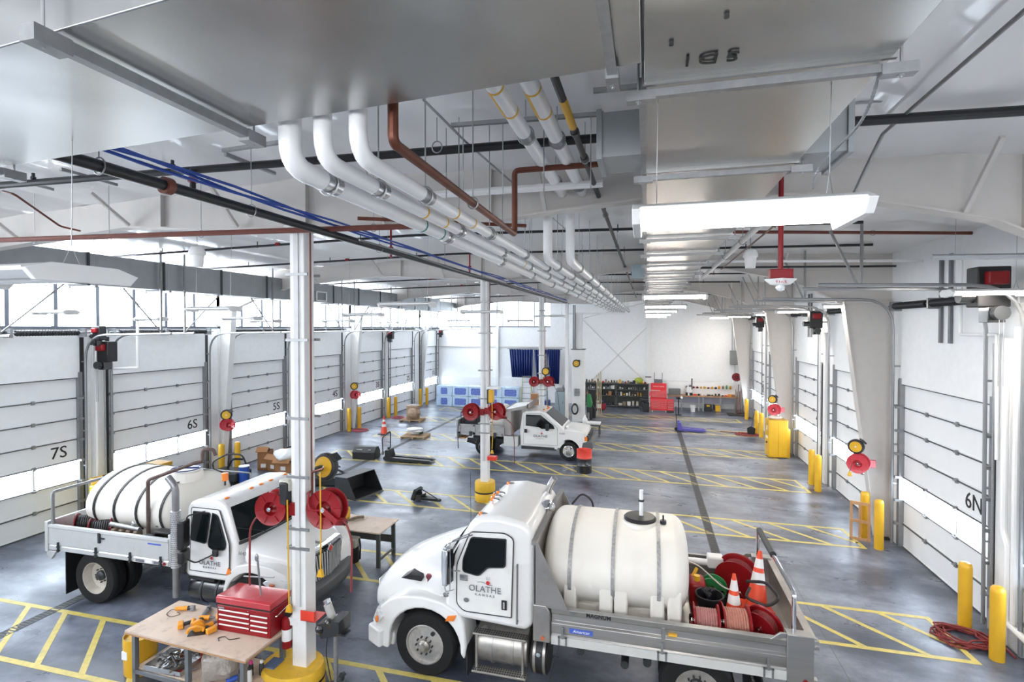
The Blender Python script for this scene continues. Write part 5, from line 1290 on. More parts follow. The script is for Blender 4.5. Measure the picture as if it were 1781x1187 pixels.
m = MB(); m.tube([(-8.92, 10.14, 1.5), (-8.92, 10.14, 2.2), (-10.2, 10.14, 2.2), (-11.84, 10.12, 2.2)], .02, n=6, fil=.05); m.build('side_rail', STRUT, tr)
MB().box(-8.86, -8.80, 7.92, 10.18, 1.0, 1.62).build('bulkhead', BEDW, tr, bevel=.01)
m = MB(); m.cyl((-8.55, 9.0, 2.28), (-8.55, 9.0, 2.38), .02, n=8); m.build('beacon_post', DARKSTEEL, tr)
MB().cyl((-8.55, 9.0, 2.38), (-8.55, 9.0, 2.54), .065, n=16).build('beacon', AMBER, tr, bevel=.008)

pt = lt_tank = poly_tank('water_tank', 'long cream poly tank with thin black straps on the left truck bed', -10.42, 9.18, 1.80, 2.36, .90, .66, (-.76, -.22, .36, .98), BLACKPL, dome=.22)
m = MB()
for x in (-11.2, -10.6, -10.0, -9.4): m.box(x-.10, x+.10, 8.42, 10.0, 1.12, 1.5)
m.build('leg', POLY, pt, bevel=.03)
MB().lathe([(.33, 2.33), (.31, 2.51), (.28, 2.53)], (-9.55, 9.0, 0), n=28).build('collar', POLY, pt)
MB().lathe([(.27, 2.52), (.28, 2.56), (.001, 2.57)], (-9.55, 9.0, 0), n=28).build('lid', WHITE_STEEL, pt)
m = MB(); pts_ = [(-9.55+.28*math.cos(k*PI/14), 9.0+.28*math.sin(k*PI/14), 2.57) for k in range(28)]; m.tube(pts_, .012, n=5, closed=True); m.beam((-9.75, 8.90, 2.58), (-9.32, 9.10, 2.58), .05, .03); m.build('lid_ring', NAVY, pt)
m = MB()
for k in range(10): m.box(-9.62, -9.57, 8.335-.01, 8.35, 1.3+k*.06, 1.33+k*.06)
m.build('level_mark', GREYTXT, pt)
rp = pipe('fill_pipe', 'brown steel fill pipe rising over the cream tank of the left truck', 'pipe', [(-9.70, 8.24, 1.15), (-9.70, 8.24, 2.52), (-9.05, 8.75, 2.78), (-8.96, 8.82, 2.80), (-8.96, 8.84, 3.04), (-8.80, 8.95, 3.04), (-8.76, 8.98, 2.90)], .036, M('brown galvanised pipe', (.13, .09, .08), .45, .5, var=.2, scale=15), fil=.06)
G = 'hose reels on the left truck'
hose_reel((-11.45, 8.36, 1.44), (.8, .6, .0), .24, .34, M('dark maroon reel', (.22, .012, .018), .35, var=.1, coat=.3), BLACKPL, 'dark red reel at the rear of the left truck bed, by the tailgate', group=G)
hose_reel((-10.93, 8.24, 1.42), (.75, .66, .0), .23, .34, MATS['dark maroon reel'], BLACKPL, 'dark red reel with black hose, second from the tailgate of the left truck', group=G)
t = T('pump_manifold', 'grimy valve manifold and small pump parts along the near side of the left truck bed', 'pump', (-10.1, 8.12, 1.26))
MB().cyl((-.42, 0, .34), (.32, 0, .30), .045, n=12).build('manifold_pipe', STRUT, t, world=False)
BRZ = M('grimy tan valve body', (.22, .17, .12), .55, .2, var=.3, scale=15)
for k in range(4): MB().box(-.36+k*.19, -.26+k*.19, -.06, .08, .02, .27).build('valve', BRZ, t, world=False, bevel=.02)
MB().ball((.15, .0, .40), .045, 12, (1, .5, 1)).build('gauge', CHROME, t, world=False)
m = MB(); m.box(-.45, .35, -.08, .12, 0, .05); m.tube([(.3, 0, .1), (.5, .05, .2), (.75, .02, .12)], .03, n=8, fil=.08); m.build('base', DARKSTEEL, t, world=False)
t = T('control_box', 'black framed control box with brass fitting behind the left truck exhaust stack', 'control box', (-9.12, 8.10, 1.24))
m = MB(); m.box(-.2, .2, -.09, -.06, 0, .04).box(-.2, .2, -.09, .1, .33, .37).box(-.2, -.16, -.09, .1, 0, .36).box(.16, .2, -.09, .1, 0, .36).box(-.2, .2, .06, .1, 0, .36); m.build('frame', BLACKPL, t, world=False, bevel=.01)
MB().ball((0, .0, .17), .07, 12, (1, .8, 1)).build('fitting', M('brass', (.5, .33, .12), .35, .8, var=.2), t, world=False)

# ================================================================== PICKUP (nose toward +X)
tr = T('service_pickup', 'small white service pickup in mid hall with grey metal bed and dark grey bumper', 'pickup truck', (-5.0, 22.4, 0))
Y0, Y1 = 21.52, 23.52; YM = 22.52
m = MB()
for yy in (22.1, 22.9): m.box(-7.8, -2.6, yy-.04, yy+.04, .45, .62)
m.box(-5.2, -3.7, 21.6, 23.4, .38, .5); m.build('chassis', DARKSTEEL, tr)
def tb(v): return tumb(v, 1.35, .22, YM)
cabp = [(-5.22, .52), (-5.24, 1.2), (-5.16, 1.90), (-5.02, 2.0), (-4.5, 2.03), (-4.18, 1.98), (-3.42, 1.40), (-3.30, 1.2), (-3.32, .5)]
MB().prism(cabp, 'y', Y0, Y1, tb).build('cab', TRUCKWHITE, tr, bevel=.05, seg=3)
MB().prism([(-4.14, 1.955), (-3.44, 1.415), (-3.425, 1.43), (-4.125, 1.97)], 'y', Y0+.14, Y1-.14, tb).build('windshield', GLASSDK, tr, smooth=False)
for side, yy, th in ((0, Y0, -.012), (1, Y1, .012)):
    def ss(v, yv=yy): v.y = v.y+((YM-yv)*.22*max(0, v.z-1.35)); return v
    door = [(-5.08, .62), (-5.08, 1.90), (-4.30, 1.92), (-3.62, 1.36), (-3.62, .62)]
    dr = MB().prism(door, 'y', yy, yy+th, ss).build('door', TRUCKWHITE, tr)
    MB().tube([ss(Vector((p[0], yy+th, p[1]))) for p in door+[door[0]]], .006, n=5, fil=.04).build('door_seal', GREYBOX, dr)
    win = [(-5.0, 1.86), (-4.98, 1.40), (-4.42, 1.36), (-4.30, 1.30), (-3.74, 1.32), (-3.80, 1.46), (-4.36, 1.86)]
    MB().prism(win, 'y', yy+th*.8, yy+th*1.6, ss).build('window_glass', GLASSDK, dr, smooth=False)
    MB().cbox((-4.98, yy+th*1.5, 1.18), (.13, .02, .16)).build('door_handle', BLACKPL, dr, bevel=.01)
    if side == 0: city_mark(dr, -4.35, yy+th*1.3, .98, 1.0)
MB().cbox((-4.02, Y0-.16, 1.40), (.14, .22, .28)).build('mirror', BLACKPL, tr, bevel=.04, seg=3); MB().cbox((-4.02, Y1+.16, 1.40), (.14, .22, .28)).build('mirror', BLACKPL, tr, bevel=.04, seg=3)
textmesh('F-350', .10, GREYTXT, 'fender_lettering', tr, frame_m((-3.42, Y0-.008, 1.13), (1, 0, 0), (0, 0, 1)), .003, bold=.002)
R_ = [hood_ring(-3.44, .97, .9, 1.42, .30, YM), hood_ring(-3.0, .96, .88, 1.38, .30, YM), hood_ring(-2.6, .92, .85, 1.28, .28, YM), hood_ring(-2.42, .86, .8, 1.18, .26, YM), hood_ring(-2.36, .80, .8, 1.08, .22, YM)]
MB().loft(R_).build('hood', TRUCKWHITE, tr, sub=1)
wx, wz = -3.15, .40
fen = [(-2.42, .62), (-2.38, .95), (-2.46, 1.18), (-2.8, 1.26), (-3.5, 1.28), (-3.72, 1.2), (-3.74, .46), (-3.64, .46)]+[(wx+.48*math.cos(a), wz+.50*math.sin(a)) for a in [PI*(1.0-1.0*i/12) for i in range(13)]]
for ya, yb in ((Y0-.01, Y0+.35), (Y1-.35, Y1+.01)): MB().prism(fen, 'y', ya, yb).build('fender', TRUCKWHITE, tr, bevel=.04, seg=3)
BMP = M('charcoal bumper', (.11, .115, .12), .5, .1, var=.1)
MB().prism([(-2.46, .50), (-2.2, .50), (-2.14, .60), (-2.16, .84), (-2.34, .88), (-2.56, .80), (-2.6, .6)], 'y', Y0-.03, Y1+.03).build('bumper', BMP, tr, bevel=.04, seg=3)
MB().box(-2.38, -2.30, Y0+.30, Y1-.30, .84, 1.12).build('grille', BLACKPL, tr, bevel=.02)
m = MB()
for yy in (Y0+.14, Y1-.14): m.cbox((-2.36, yy, .98), (.10, .30, .22))
m.each('headlight', BLACKGLOSS, tr, bevel=.02)
m = MB()
for yy in (Y0+.005, Y1-.005): m.cbox((-2.43, yy, .96), (.12, .05, .18))
m.each('turn_signal', AMBER, tr, bevel=.01)
for x, y in ((-4.3, Y0+.55), (-4.2, Y0+.85), (-4.2, YM), (-4.2, Y1-.85), (-4.3, Y1-.55)): MB().ball((x, y, 2.03), .04, 10, (1.3, .9, .7)).build('marker_light', AMBER, tr)
wheel(tr, (wx, Y0+.12, wz), .40, .24, -1, CHROME, lugs=8); wheel(tr, (wx, Y1-.12, wz), .40, .24, 1, CHROME, lugs=8)
for yy, o_ in ((Y0+.10, -1), (Y0+.38, -1), (Y1-.38, 1), (Y1-.10, 1)): wheel(tr, (-6.85, yy, wz), .40, .23, o_, CHROME, dual=True, lugs=8)
MB().box(-7.95, -5.95, Y0-.1, Y1+.1, .92, 1.0).build('bed_floor', BEDW, tr)
GRB = M('grey aluminium service bed', (.40, .40, .40), .45, .5, var=.12, scale=5)
for yy, s in ((Y0-.14, 1), (Y1+.14, -1)):
    m = MB(); m.box(-7.98, -5.95, yy, yy+s*.05, .90, 1.02).box(-7.98, -5.95, yy, yy+s*.05, 1.28, 1.36)
    for x in (-7.98, -7.3, -6.65, -6.0): m.box(x, x+.10, yy, yy+s*.05, .92, 1.34)
    m.box(-7.95, -5.95, yy+s*.03, yy+s*.05, 1.02, 1.28); m.build('side_board', GRB, tr)
    m = MB()
    for x in (-7.4, -6.3): m.cbox((x, yy-s*.03, .96), (.12, .06, .2))
    m.build('latch', DARKSTEEL, tr)
MB().box(-5.92, -5.30, Y0-.14, Y0+.3, .50, .93).build('side_toolbox', BEDW, tr, bevel=.01)
MB().box(-8.06, -7.98, Y0-.16, Y1+.16, .72, 1.55).build('tailgate', GRB, tr, bevel=.01)
MB().box(-8.15, -7.7, Y0-.05, Y0+.5, .70, .75).build('rear_step', WOOD, tr)
MB().box(-5.92, -5.62, Y0-.05, Y1+.05, .95, 2.02).build('bulkhead', M('taupe painted bulkhead', (.36, .33, .32), .5, var=.05), tr, bevel=.01)
m = MB(); m.prism([(-5.95, 1.90), (-5.9, 2.03), (-4.95, 2.26), (-4.8, 2.40), (-4.78, 2.36), (-4.92, 2.12), (-5.5, 2.0)], 'y', Y0+.02, Y0+.05)
m.prism([(-5.95, 1.90), (-5.9, 2.03), (-4.95, 2.26), (-4.8, 2.40), (-4.78, 2.36), (-4.92, 2.12), (-5.5, 2.0)], 'y', Y1-.05, Y1-.02)
m.prism([(-5.95, 2.04), (-5.9, 2.06), (-4.90, 2.18), (-4.92, 2.14)], 'y', Y0+.04, Y1-.04); m.box(-4.93, -4.88, Y0+.02, Y1-.02, 2.12, 2.32); m.build('cab_shield', STAINLESS, tr)
m = MB(); m.cyl((-5.92, Y0-.1, 1.98), (-5.92, Y1+.1, 1.98), .10, n=16); m.build('tarp_roll', BLACKPL, tr)
m = MB(); m.box(-7.3, -6.5, Y0+.5, Y0+1.3, .15, .9); m.tube([(-7.6, Y0-.05, .62), (-7.3, Y0+.1, .5), (-7.0, Y0+.05, .35)], .05, n=8); m.build('underbody', BLACKPL, tr)
pt = poly_tank('water_tank', 'pale greenish white tank standing in the small pickup bed', -6.42, 22.5, 1.58, 1.0, .70, .56, (), BLACKPL, dome=.22)
MB().lathe([(.18, 2.10), (.19, 2.16), (.001, 2.17)], (-6.4, 22.4, 0), n=24).build('lid', NAVY, pt)
t = T('pump_engine', 'black pump engine in a tube cage at the rear of the small pickup bed', 'engine', (-7.45, 22.2, 1.0))
MB().box(-.35, .30, -.55, .35, 0, .78).build('block', BLACKPL, t, world=False, bevel=.05)
MB().box(-.2, .2, -.60, -.54, .42, .7).build('cooling_shroud', DARKSTEEL, t, world=False, bevel=.02)
m = MB(); m.tube([(-.48, -.6, 0), (-.48, -.6, .85), (-.1, -.6, 1.08), (-.02, -.6, .75)], .02, n=8, fil=.08); m.tube([(-.48, .45, 0), (-.48, .45, .72), (-.1, .45, .9)], .02, n=8, fil=.08); m.cyl((-.48, -.6, .83), (-.48, .45, .72), .02, n=8); m.build('cage', DARKSTEEL, t, world=False)
# ------------------------------------------------------------------ centre columns, their guards and reels
CCOL = [(-5.17, 6.99, 7.14, .125), (-5.05, 16.0, 7.12, .125), (-5.05, 25.3, 7.1, .12), (-4.5, 30.0, 7.2, .09)]
names = ['nearest centre column, white square steel, with red hose reels and a cord reel', 'second white centre column, with two red reels beside the pickup', 'third white centre column, with small red reels in front of the navy curtain', 'slim farthest white column beside the boxed chase']
for i_, (x, y, h, s) in enumerate(CCOL):
    t = T('centre_column', names[i_], 'column', (x, y, 0), 0, 'white centre columns')
    MB().box(-s, s, -s, s, 0, h).build('shaft', WHITE_STEEL, t, world=False, bevel=.012)
    MB().box(-s-.06, s+.06, -s-.06, s+.06, h-.02, h).build('cap_plate', WHITE_STEEL, t, world=False)
    if i_ < 3:
        m = MB(); m.box(-s*.3, s*.3, -s-.03, -s, 1.3, h-.05); m.build('cable_tray', M('pale grey raceway', (.62,.62,.62), .5), t, world=False)
        m = MB(); m.cyl((s+.05, -s*.3, 2.6), (s+.05, -s*.3, h), .014, n=8); m.build('air_line', REDPIPE, t, world=False)
        for z in (2.2, 2.5, 3.3, 4.2, 5.4, 6.4):
            m = MB(); m.box(-s-.035, s+.08, -s-.035, -s-.01, z-.02, z+.02).box(-s-.035, s+.08, s+.01, s+.035, z-.02, z+.02).box(-s-.06, -s-.035, -s-.035, s+.035, z-.02, z+.02)
            m.build('clamp_band', STRUT, t, world=False)
def guard(x, y, rx, ry, h, label, split=True):
    t = T('column_guard', label, 'column guard', (x, y, 0), 0, 'yellow column guards')
    m = MB(); m.lathe([(.001, 0), (.97, 0), (1.0, .03), (1.0, h*.42), (.975, h*.45), (.975, h*.50), (1.0, h*.53), (1.0, h-.06), (.95, h), (.3, h+.0), (.001, h)], (0,0,0), n=40)
    m.xf(Matrix.Diagonal((rx, ry, 1, 1))); g = m.build('drum', M('dusty yellow plastic', (.80, .48, .03), .5, var=.05, dirt=(.30, .20, .12), dirt_amt=.35, dscale=9), t, world=False)
    m = MB(); m.lathe([(.99, h*.44), (1.01, h*.44), (1.01, h*.51), (.99, h*.51)], (0,0,0), n=40, closed=True); m.xf(Matrix.Diagonal((rx, ry, 1, 1))); m.build('strap', BLACKPL, t, world=False)
guard(-5.32, 6.92, .50, .40, .36, 'big round yellow guard with grit on top around the foot of the nearest column')
guard(-5.05, 16.0, .33, .33, .62, 'yellow round guard with black strap at the foot of the second column')
def wall_reel(c, R, out, mat, label, grp, side=1, armdir=(1, 0, -.7), axis=(0, -1, 0), arm=True, name='hose_reel'):
    # open spool with guide arm, fixed to a post; axis points to the viewer side
    c = Vector(c); ax = Vector(axis).normalized(); t = T(name, label, 'hose reel', c, 0, grp)
    for s, h in ((1, .09), (-1, -.09)):
        m = MB(); m.lathe([(R*.40, h), (R*.96, h), (R, h+s*.012), (R, h+s*.022), (R*.95, h+s*.014), (R*.42, h+s*.014)], c, ax, 36, closed=True); m.lathe([(R*.42, h+s*.010), (R*.30, h-s*.08), (R*.10, h-s*.09)], c, ax, 30, cap=False)
        d = m.build('disc', mat, t)
        m = MB(); u = ax.orthogonal().normalized(); w = ax.cross(u)
        for k in range(6):
            a = k*PI/3+.4; e = u*math.cos(a)+w*math.sin(a); m.beam(c+ax*(h+s*.02)+e*R*.5, c+ax*(h+s*.02)+e*R*.92, .010, .010)
        m.build('rib', mat, d)
    m = MB(); m.lathe([(R*.46, -.085), (R*.7, -.085)]+[(R*(.72+.03*(k % 2)), -.08+k*.02) for k in range(9)]+[(R*.7, .085), (R*.46, .085)], c, ax, 30, cap=False); m.build('wound_hose', DKRED, t)
    m = MB(); m.cyl(c-ax*.13, c+ax*.15, R*.13, n=16); m.cyl(c+ax*.1, c+ax*.17, R*.07, n=10); m.build('hub', CHROME, t)
    m = MB(); q = c-ax*.13 if False else c
    m.beam(c+Vector((-side*R*1.15, 0, 0)), c+Vector((0,0,0))-ax*.12, .10, .05); m.beam(c+Vector((-side*R*1.25, 0, -.10)), c+Vector((-side*R*1.25, 0, .10)), .05, .16); m.build('mount_bracket', mat, t, bevel=.01)
    if arm:
        d = Vector(armdir).normalized(); m = MB(); m.beam(c+ax*.13-d*.02, c+ax*.13+d*R*1.05, .085, .03, up=ax); m.beam(c+ax*.13+d*R*.95, c-ax*.05+d*R*1.2, .09, .08, up=ax)
        m.tube([c+ax*.15-d*R*.0, c+ax*.16+Vector((-side*R*.55, 0, -.02)), c+ax*.16+Vector((-side*R*.8, 0, R*.2)), c+ax*.14+Vector((-side*R*.8, 0, R*.9))], .018, n=8, fil=.1)
        m.build('guide_arm', mat, t, bevel=.008)
        m = MB(); e = c-ax*.02+d*R*1.28; m.ball(e, .04, 10); m.build('hose_stop', BLACKPL, t)
    return t
y = 6.95
wall_reel((-5.60, 6.86, 2.80), .255, 1, RED, 'red hose reel on the left of the nearest column, open disc toward the camera', 'red hose reels on the centre columns', side=-1, arm=False, axis=(.12, -1, .05))
wall_reel((-4.72, 6.95, 2.83), .29, 1, RED, 'red hose reel with guide arm on the right of the nearest column', 'red hose reels on the centre columns', side=1, axis=(.05, -1, .12), armdir=(1, -.1, -.62))
def hang(name, label, pts, r, mat, cat='hose', fil=.12, grp=None):
    o = MB().tube(pts, r, n=8, fil=fil).build(name, mat); tag(o, label, cat, grp); return o
h = hang('air_hose', 'dark red air hose arching down from the left reel of the nearest column', [(-5.74, 6.8, 2.66), (-5.88, 6.8, 2.64), (-6.0, 6.8, 2.45), (-6.01, 6.8, 1.9), (-6.01, 6.8, 1.55)], .015, DKRED, fil=.2)
m = MB().tube([(-5.86, 6.8, 1.96), (-5.84, 6.8, 1.75), (-5.80, 6.8, 1.38)], .015, n=6); m.tube([(-6.12, 6.8, 1.68), (-5.84, 6.8, 1.70), (-5.56, 6.8, 1.73)], .012, n=6); m.ball((-5.88, 6.8, 2.0), .05, 10, (.7, .4, 1.3))
o = m.build('spray_bar', STRUT); tag(o, 'thin hose end with cross bar hanging left of the nearest column', 'spray bar')
hang('air_hose', 'dark red hose arching from the right reel of the nearest column', [(-4.43, 6.9, 2.68), (-4.36, 6.9, 2.64), (-4.27, 6.9, 2.40), (-4.28, 6.9, 1.9), (-4.29, 6.9, 1.62)], .015, DKRED, fil=.2)
def plug(parent, p, mat=YELLOW):
    MB().prism([(p[0]-.055, p[2]), (p[0]+.055, p[2]), (p[0]+.02, p[2]+.11), (p[0]-.02, p[2]+.11)], 'y', p[1]-.03, p[1]+.03).build('plug', mat, parent, bevel=.008)
o = hang('drop_cable', 'yellow cord with plug hanging on the left face of the nearest column', [(-5.30, 6.78, 2.96), (-5.29, 6.78, 2.2), (-5.28, 6.78, 1.36)], .011, YELLOW, 'cord', grp='yellow hanging cords'); plug(o, (-5.28, 6.78, 1.24))
o = hang('drop_cable', 'yellow cord with plug hanging from the yellow reel right of the nearest column', [(-4.74, 6.8, 3.42), (-4.73, 6.8, 2.6), (-4.74, 6.8, 1.96)], .011, YELLOW, 'cord', grp='yellow hanging cords'); plug(o, (-4.74, 6.8, 1.84))
def cord_reel(c, R, axis, label, grp='black and yellow cord reels', thick=.12):
    c = Vector(c); ax = Vector(axis).normalized(); t = T('cord_reel', label, 'cord reel', c, 0, grp)
    m = MB(); m.lathe([(.001, -thick/2), (R*1.1, -thick/2), (R*1.18, -thick/4), (R*1.18, thick/4), (R*1.1, thick/2), (.001, thick/2)], c, ax, 28)
    m.beam(c+Vector((R*.9, 0, R*.8)), c+Vector((R*.9, 0, R*.8))+Vector((.03, 0, .03)), .18, .14); m.build('casing', BLACKPL, t, bevel=.01)
    m = MB(); m.lathe([(.001, thick/2+.002), (R*.86, thick/2+.002), (R*.9, thick/2-.01), (.001, thick/2-.012)], c, ax, 28, closed=False); m.build('face_disc', YELLOW, t)
    MB().ball(c+ax*(thick/2+.006), R*.14, 8).build('boss', WHITETXT, t)
    return t
cord_reel((-5.02, 7.35, 3.34), .19, (-.1, -1, .15), 'black and yellow cord reel on the right of the nearest column')
o = MB().box(-5.08, -5.02, 7.10, 7.30, 3.30, 3.38).build('reel_arm', DARKSTEEL); tag(o, 'small dark bracket holding the yellow cord reel to the nearest column', 'bracket')
MB_ = MB().box(-5.46, -5.30, 6.78, 6.93, 2.86, 3.22); o = MB_.build('cord_reel', BLACKPL, bevel=.03, seg=3); tag(o, 'black cord reel seen edge on at the left of the nearest column', 'cord reel', 'black and yellow cord reels')
MB().box(-5.475, -5.285, 6.80, 6.95, 3.07, 3.25).build('bracket', BEIGEPL, o, bevel=.03)
o = MB().tube([(-5.1, 6.93, 3.0), (-4.95, 6.9, 3.1), (-4.95, 6.9, 3.38), (-4.72, 6.85, 3.46)], .018, n=8, fil=.03); o.tube([(-4.95, 6.9, 3.12), (-4.95, 6.9, 2.75)], .018, n=8); o = o.build('copper_line', COPPER); tag(o, 'brown copper branch line bent around the right side of the nearest column', 'pipe')
t = T('fire_extinguisher', 'red fire extinguisher hanging low on the nearest column', 'fire extinguisher', (-5.40, 6.88, .62))
MB().lathe([(.001, 0), (.07, .0), (.075, .02), (.075, .40), (.06, .46), (.02, .49)], (0,0,0), n=24).build('cylinder', RED, t, world=False)
MB().box(-.03, .06, -.02, .02, .48, .56).build('valve', BLACKPL, t, world=False, bevel=.005); MB().lathe([(.077, .12), (.077, .30)], (0,0,0), n=24).build('label', WHITETXT, t, world=False)
t = T('red_tray', 'bright red angled tray on the right face of the nearest column', 'tray', (-4.98, 6.96, 1.10))
m = MB(); m.prism([(-.13, 0), (.16, 0), (.16, .012), (-.13, .012)], 'x', -.12, .12); m.prism([(-.13, 0), (-.118, 0), (-.118, .16), (-.13, .16)], 'x', -.14, .10); m.build('shelf', REDBRIGHT, t, world=False, bevel=.003)
m = MB().box(-5.36, -5.20, 6.86, 6.965, .98, 1.10); o = m.build('outlet_box', WHITE_STEEL, bevel=.006); tag(o, 'white outlet box low on the near face of the nearest column', 'outlet box')
# second column
wall_reel((-5.44, 15.78, 2.88), .27, 1, RED, 'red hose reel left of the second column over the pickup', 'red hose reels on the centre columns', side=-1, arm=False)
wall_reel((-4.60, 15.82, 2.92), .27, 1, RED, 'red hose reel right of the second column over the pickup', 'red hose reels on the centre columns', side=1, axis=(-.2, -1, 0))
hang('air_hose', 'thin grey hose curving down from the right reel of the second column', [(-4.28, 15.7, 2.72), (-4.05, 15.7, 2.55), (-4.0, 15.7, 2.0), (-4.0, 15.7, 1.3)], .014, REDPIPE, fil=.2)
hang('air_hose', 'thin grey hose hanging from the left reel of the second column', [(-5.68, 15.7, 2.72), (-5.85, 15.7, 2.6), (-5.88, 15.7, 2.2), (-5.86, 15.7, 1.7)], .014, DARKSTEEL, fil=.2)
o = hang('drop_cable', 'yellow cord with plug hanging beside the second column', [(-4.72, 15.68, 3.3), (-4.70, 15.68, 2.2), (-4.72, 15.68, 1.75)], .012, YELLOW, 'cord', grp='yellow hanging cords'); plug(o, (-4.72, 15.68, 1.60))
t = T('reel_bracket', 'white dish and yellow cord reel edge on above the right reel of the second column', 'cord reel', (-4.80, 15.86, 3.3))
MB().box(-.08, .08, -.1, .1, -.12, .30).build('casing', YELLOW, t, world=False, bevel=.03); MB().box(-.12, .3, -.12, .12, .32, .40).build('white_cover', WHITE_STEEL, t, world=False, bevel=.03); MB().box(-.12, -.08, -.1, .1, -.15, .3).build('side_plate', DARKSTEEL, t, world=False)
t = T('red_tray', 'small bright red box low on the right of the second column', 'tray', (-4.85, 15.88, 1.35)); MB().box(-.06, .22, -.12, .12, 0, .12).build('box', REDBRIGHT, t, world=False, bevel=.01)
# third column
wall_reel((-5.38, 25.1, 2.90), .25, 1, RED, 'small red reel left of the third column in front of the curtain', 'red hose reels on the centre columns', side=-1, arm=False)
wall_reel((-4.66, 25.12, 2.92), .26, 1, RED, 'small red reel right of the third column in front of the curtain', 'red hose reels on the centre columns', side=1, axis=(-.2, -1, 0))
cord_reel((-4.80, 25.1, 3.42), .17, (0, -1, 0), 'black and yellow cord reel on the third column')
o = hang('drop_cable', 'yellow cord plug hanging near the third column', [(-4.35, 25.0, 2.7), (-4.2, 25.0, 2.4), (-4.1, 25.0, 1.5)], .012, DARKSTEEL, 'cord', fil=.2)
# reels at the wall columns
for (u, v, x, lb, s) in ((394, 722, -15.25, 'tapered column between left doors 6S and 5S', 1), (616, 672, -15.3, 'tapered column between left doors 4S and 3S', 1)):
    p = atX(u, v, x); cord_reel(p, .17, (.55, -.8, 0), 'black and yellow cord reel on the '+lb)
    q = atX(u+1, v+(17 if u < 500 else 15), x); wall_reel(q, .23, 1, M('bright pinkish red reel', (.62, .05, .07), .35, var=.05, coat=.3), 'pinkish red hose reel on the '+lb, 'red hose reels on the wall columns', side=-1, arm=True, axis=(.9, -.35, 0), armdir=(.1, .6, -.7))
for (u, v, u2, v2, yy, lb, s) in ((1489, 777, 1493, 806, 15.3, 'tapered column beside door 6N', 1.0), (1344, 695, 1347, 713, 24.7, 'column above the yellow cabinet', 1.0)):
    p = atY(u, v, yy); cord_reel(p, .16, (-.5, -.85, 0), 'black and yellow cord reel on the '+lb)
    q = atY(u2, v2, yy); wall_reel(q, .25, 1, MATS['bright pinkish red reel'], 'pinkish red hose reel on the '+lb, 'red hose reels on the wall columns', side=-1, arm=False, axis=(-.5, -.85, 0))
o = hang('drop_cable', 'short yellow plug hanging below the reel beside door 6N', [(5.16, 15.2, 2.1), (5.10, 15.2, 1.86)], .01, DKRED, 'cord'); plug(o, (5.1, 15.2, 1.74))

# ------------------------------------------------------------------ bollards
def bollard(x, y, label, h=1.25, r=.105):
    o = MB().lathe([(r, 0), (r, h-.10), (r*.93, h-.045), (r*.7, h-.012), (.001, h)], (x, y, 0), n=28).build('bollard', YELLOW); tag(o, label, 'bollard', 'yellow bollards')
for x, y, lb in ((5.72, 11.36, 'nearest pair at the right, the farther one by the coiled hose'), (5.72, 10.44, 'nearest pair at the right, the closest one at the right edge'), (5.60, 15.60, 'pair by the wooden frame, the farther one behind it'), (5.68, 14.95, 'pair by the wooden frame, the closer one'),
        (5.68, 20.5, 'pair before the post of door 4N, farther one'), (5.66, 19.7, 'pair before the post of door 4N, closer one'), (5.84, 24.45, 'right of the tall yellow cabinet'), (5.52, 29.3, 'pair beyond the yellow cabinet, farther one'), (5.62, 28.6, 'pair beyond the yellow cabinet, closer one'), (5.85, 34.0, 'farthest right, at the end of the workbench')):
    bollard(x, y, 'yellow steel bollard, '+lb)
for x, y, lb in ((-15.35, 16.0, 'pair before left doors 6S and 5S, the left one'), (-15.0, 16.4, 'pair before left doors 6S and 5S, the right one'), (-14.7, 19.6, 'left of the first column, before door 5S'), (-15.45, 24.75, 'pair before left door 4S, the left one'), (-15.2, 25.35, 'pair before left door 4S, the right one'),
        (-15.45, 29.15, 'pair before doors 3S and 2S, left one'), (-15.25, 29.7, 'pair before doors 3S and 2S, right one'), (-15.5, 33.9, 'farthest left pair, left one'), (-15.3, 34.6, 'farthest left pair, right one'), (-15.25, 11.35, 'behind the tank of the left truck, by door 7S')):
    bollard(x, y, 'yellow steel bollard, '+lb)
# hose coils on the floor
def coil(x, y, r, label, n=5, mat=DKRED, ex=1.0, grp='coiled hoses on the floor', tail=None):
    random.seed(int(abs(x*100+y*10))); pts = []
    for k in range(n*14):
        a = 2*PI*k/14; rr = r*(.55+.45*abs(math.sin(k*.37+x)))*(1+.12*math.sin(k*1.7)); pts.append((x+ex*rr*math.cos(a)+.05*math.sin(k*.5), y+rr*math.sin(a)*.9, .022+.011*(k//14)+.008*math.sin(k)))
    if tail: pts += tail
    o = MB().tube(pts, .017, n=6).build('coiled_hose', mat); tag(o, label, 'hose', grp)
coil(5.50, 10.98, .42, 'dark red hose coiled on the floor between the two nearest right bollards', 7, tail=[(5.9, 10.7, .03), (6.05, 10.95, .03), (6.02, 10.5, .03)])
coil(-14.95, 25.0, .42, 'pink red hose coil by the left bollards of door 4S', 6, M('pink hose', (.42, .08, .10), .5, var=.1))
coil(-14.75, 29.1, .40, 'pink red hose coil by the bollards of doors 3S and 2S', 5, MATS['pink hose'])
coil(5.05, 29.0, .42, 'dark red hose coil on the floor beyond the yellow cabinet', 6, ex=1.3, tail=[(4.3, 29.5, .03), (3.8, 29.6, .02)])

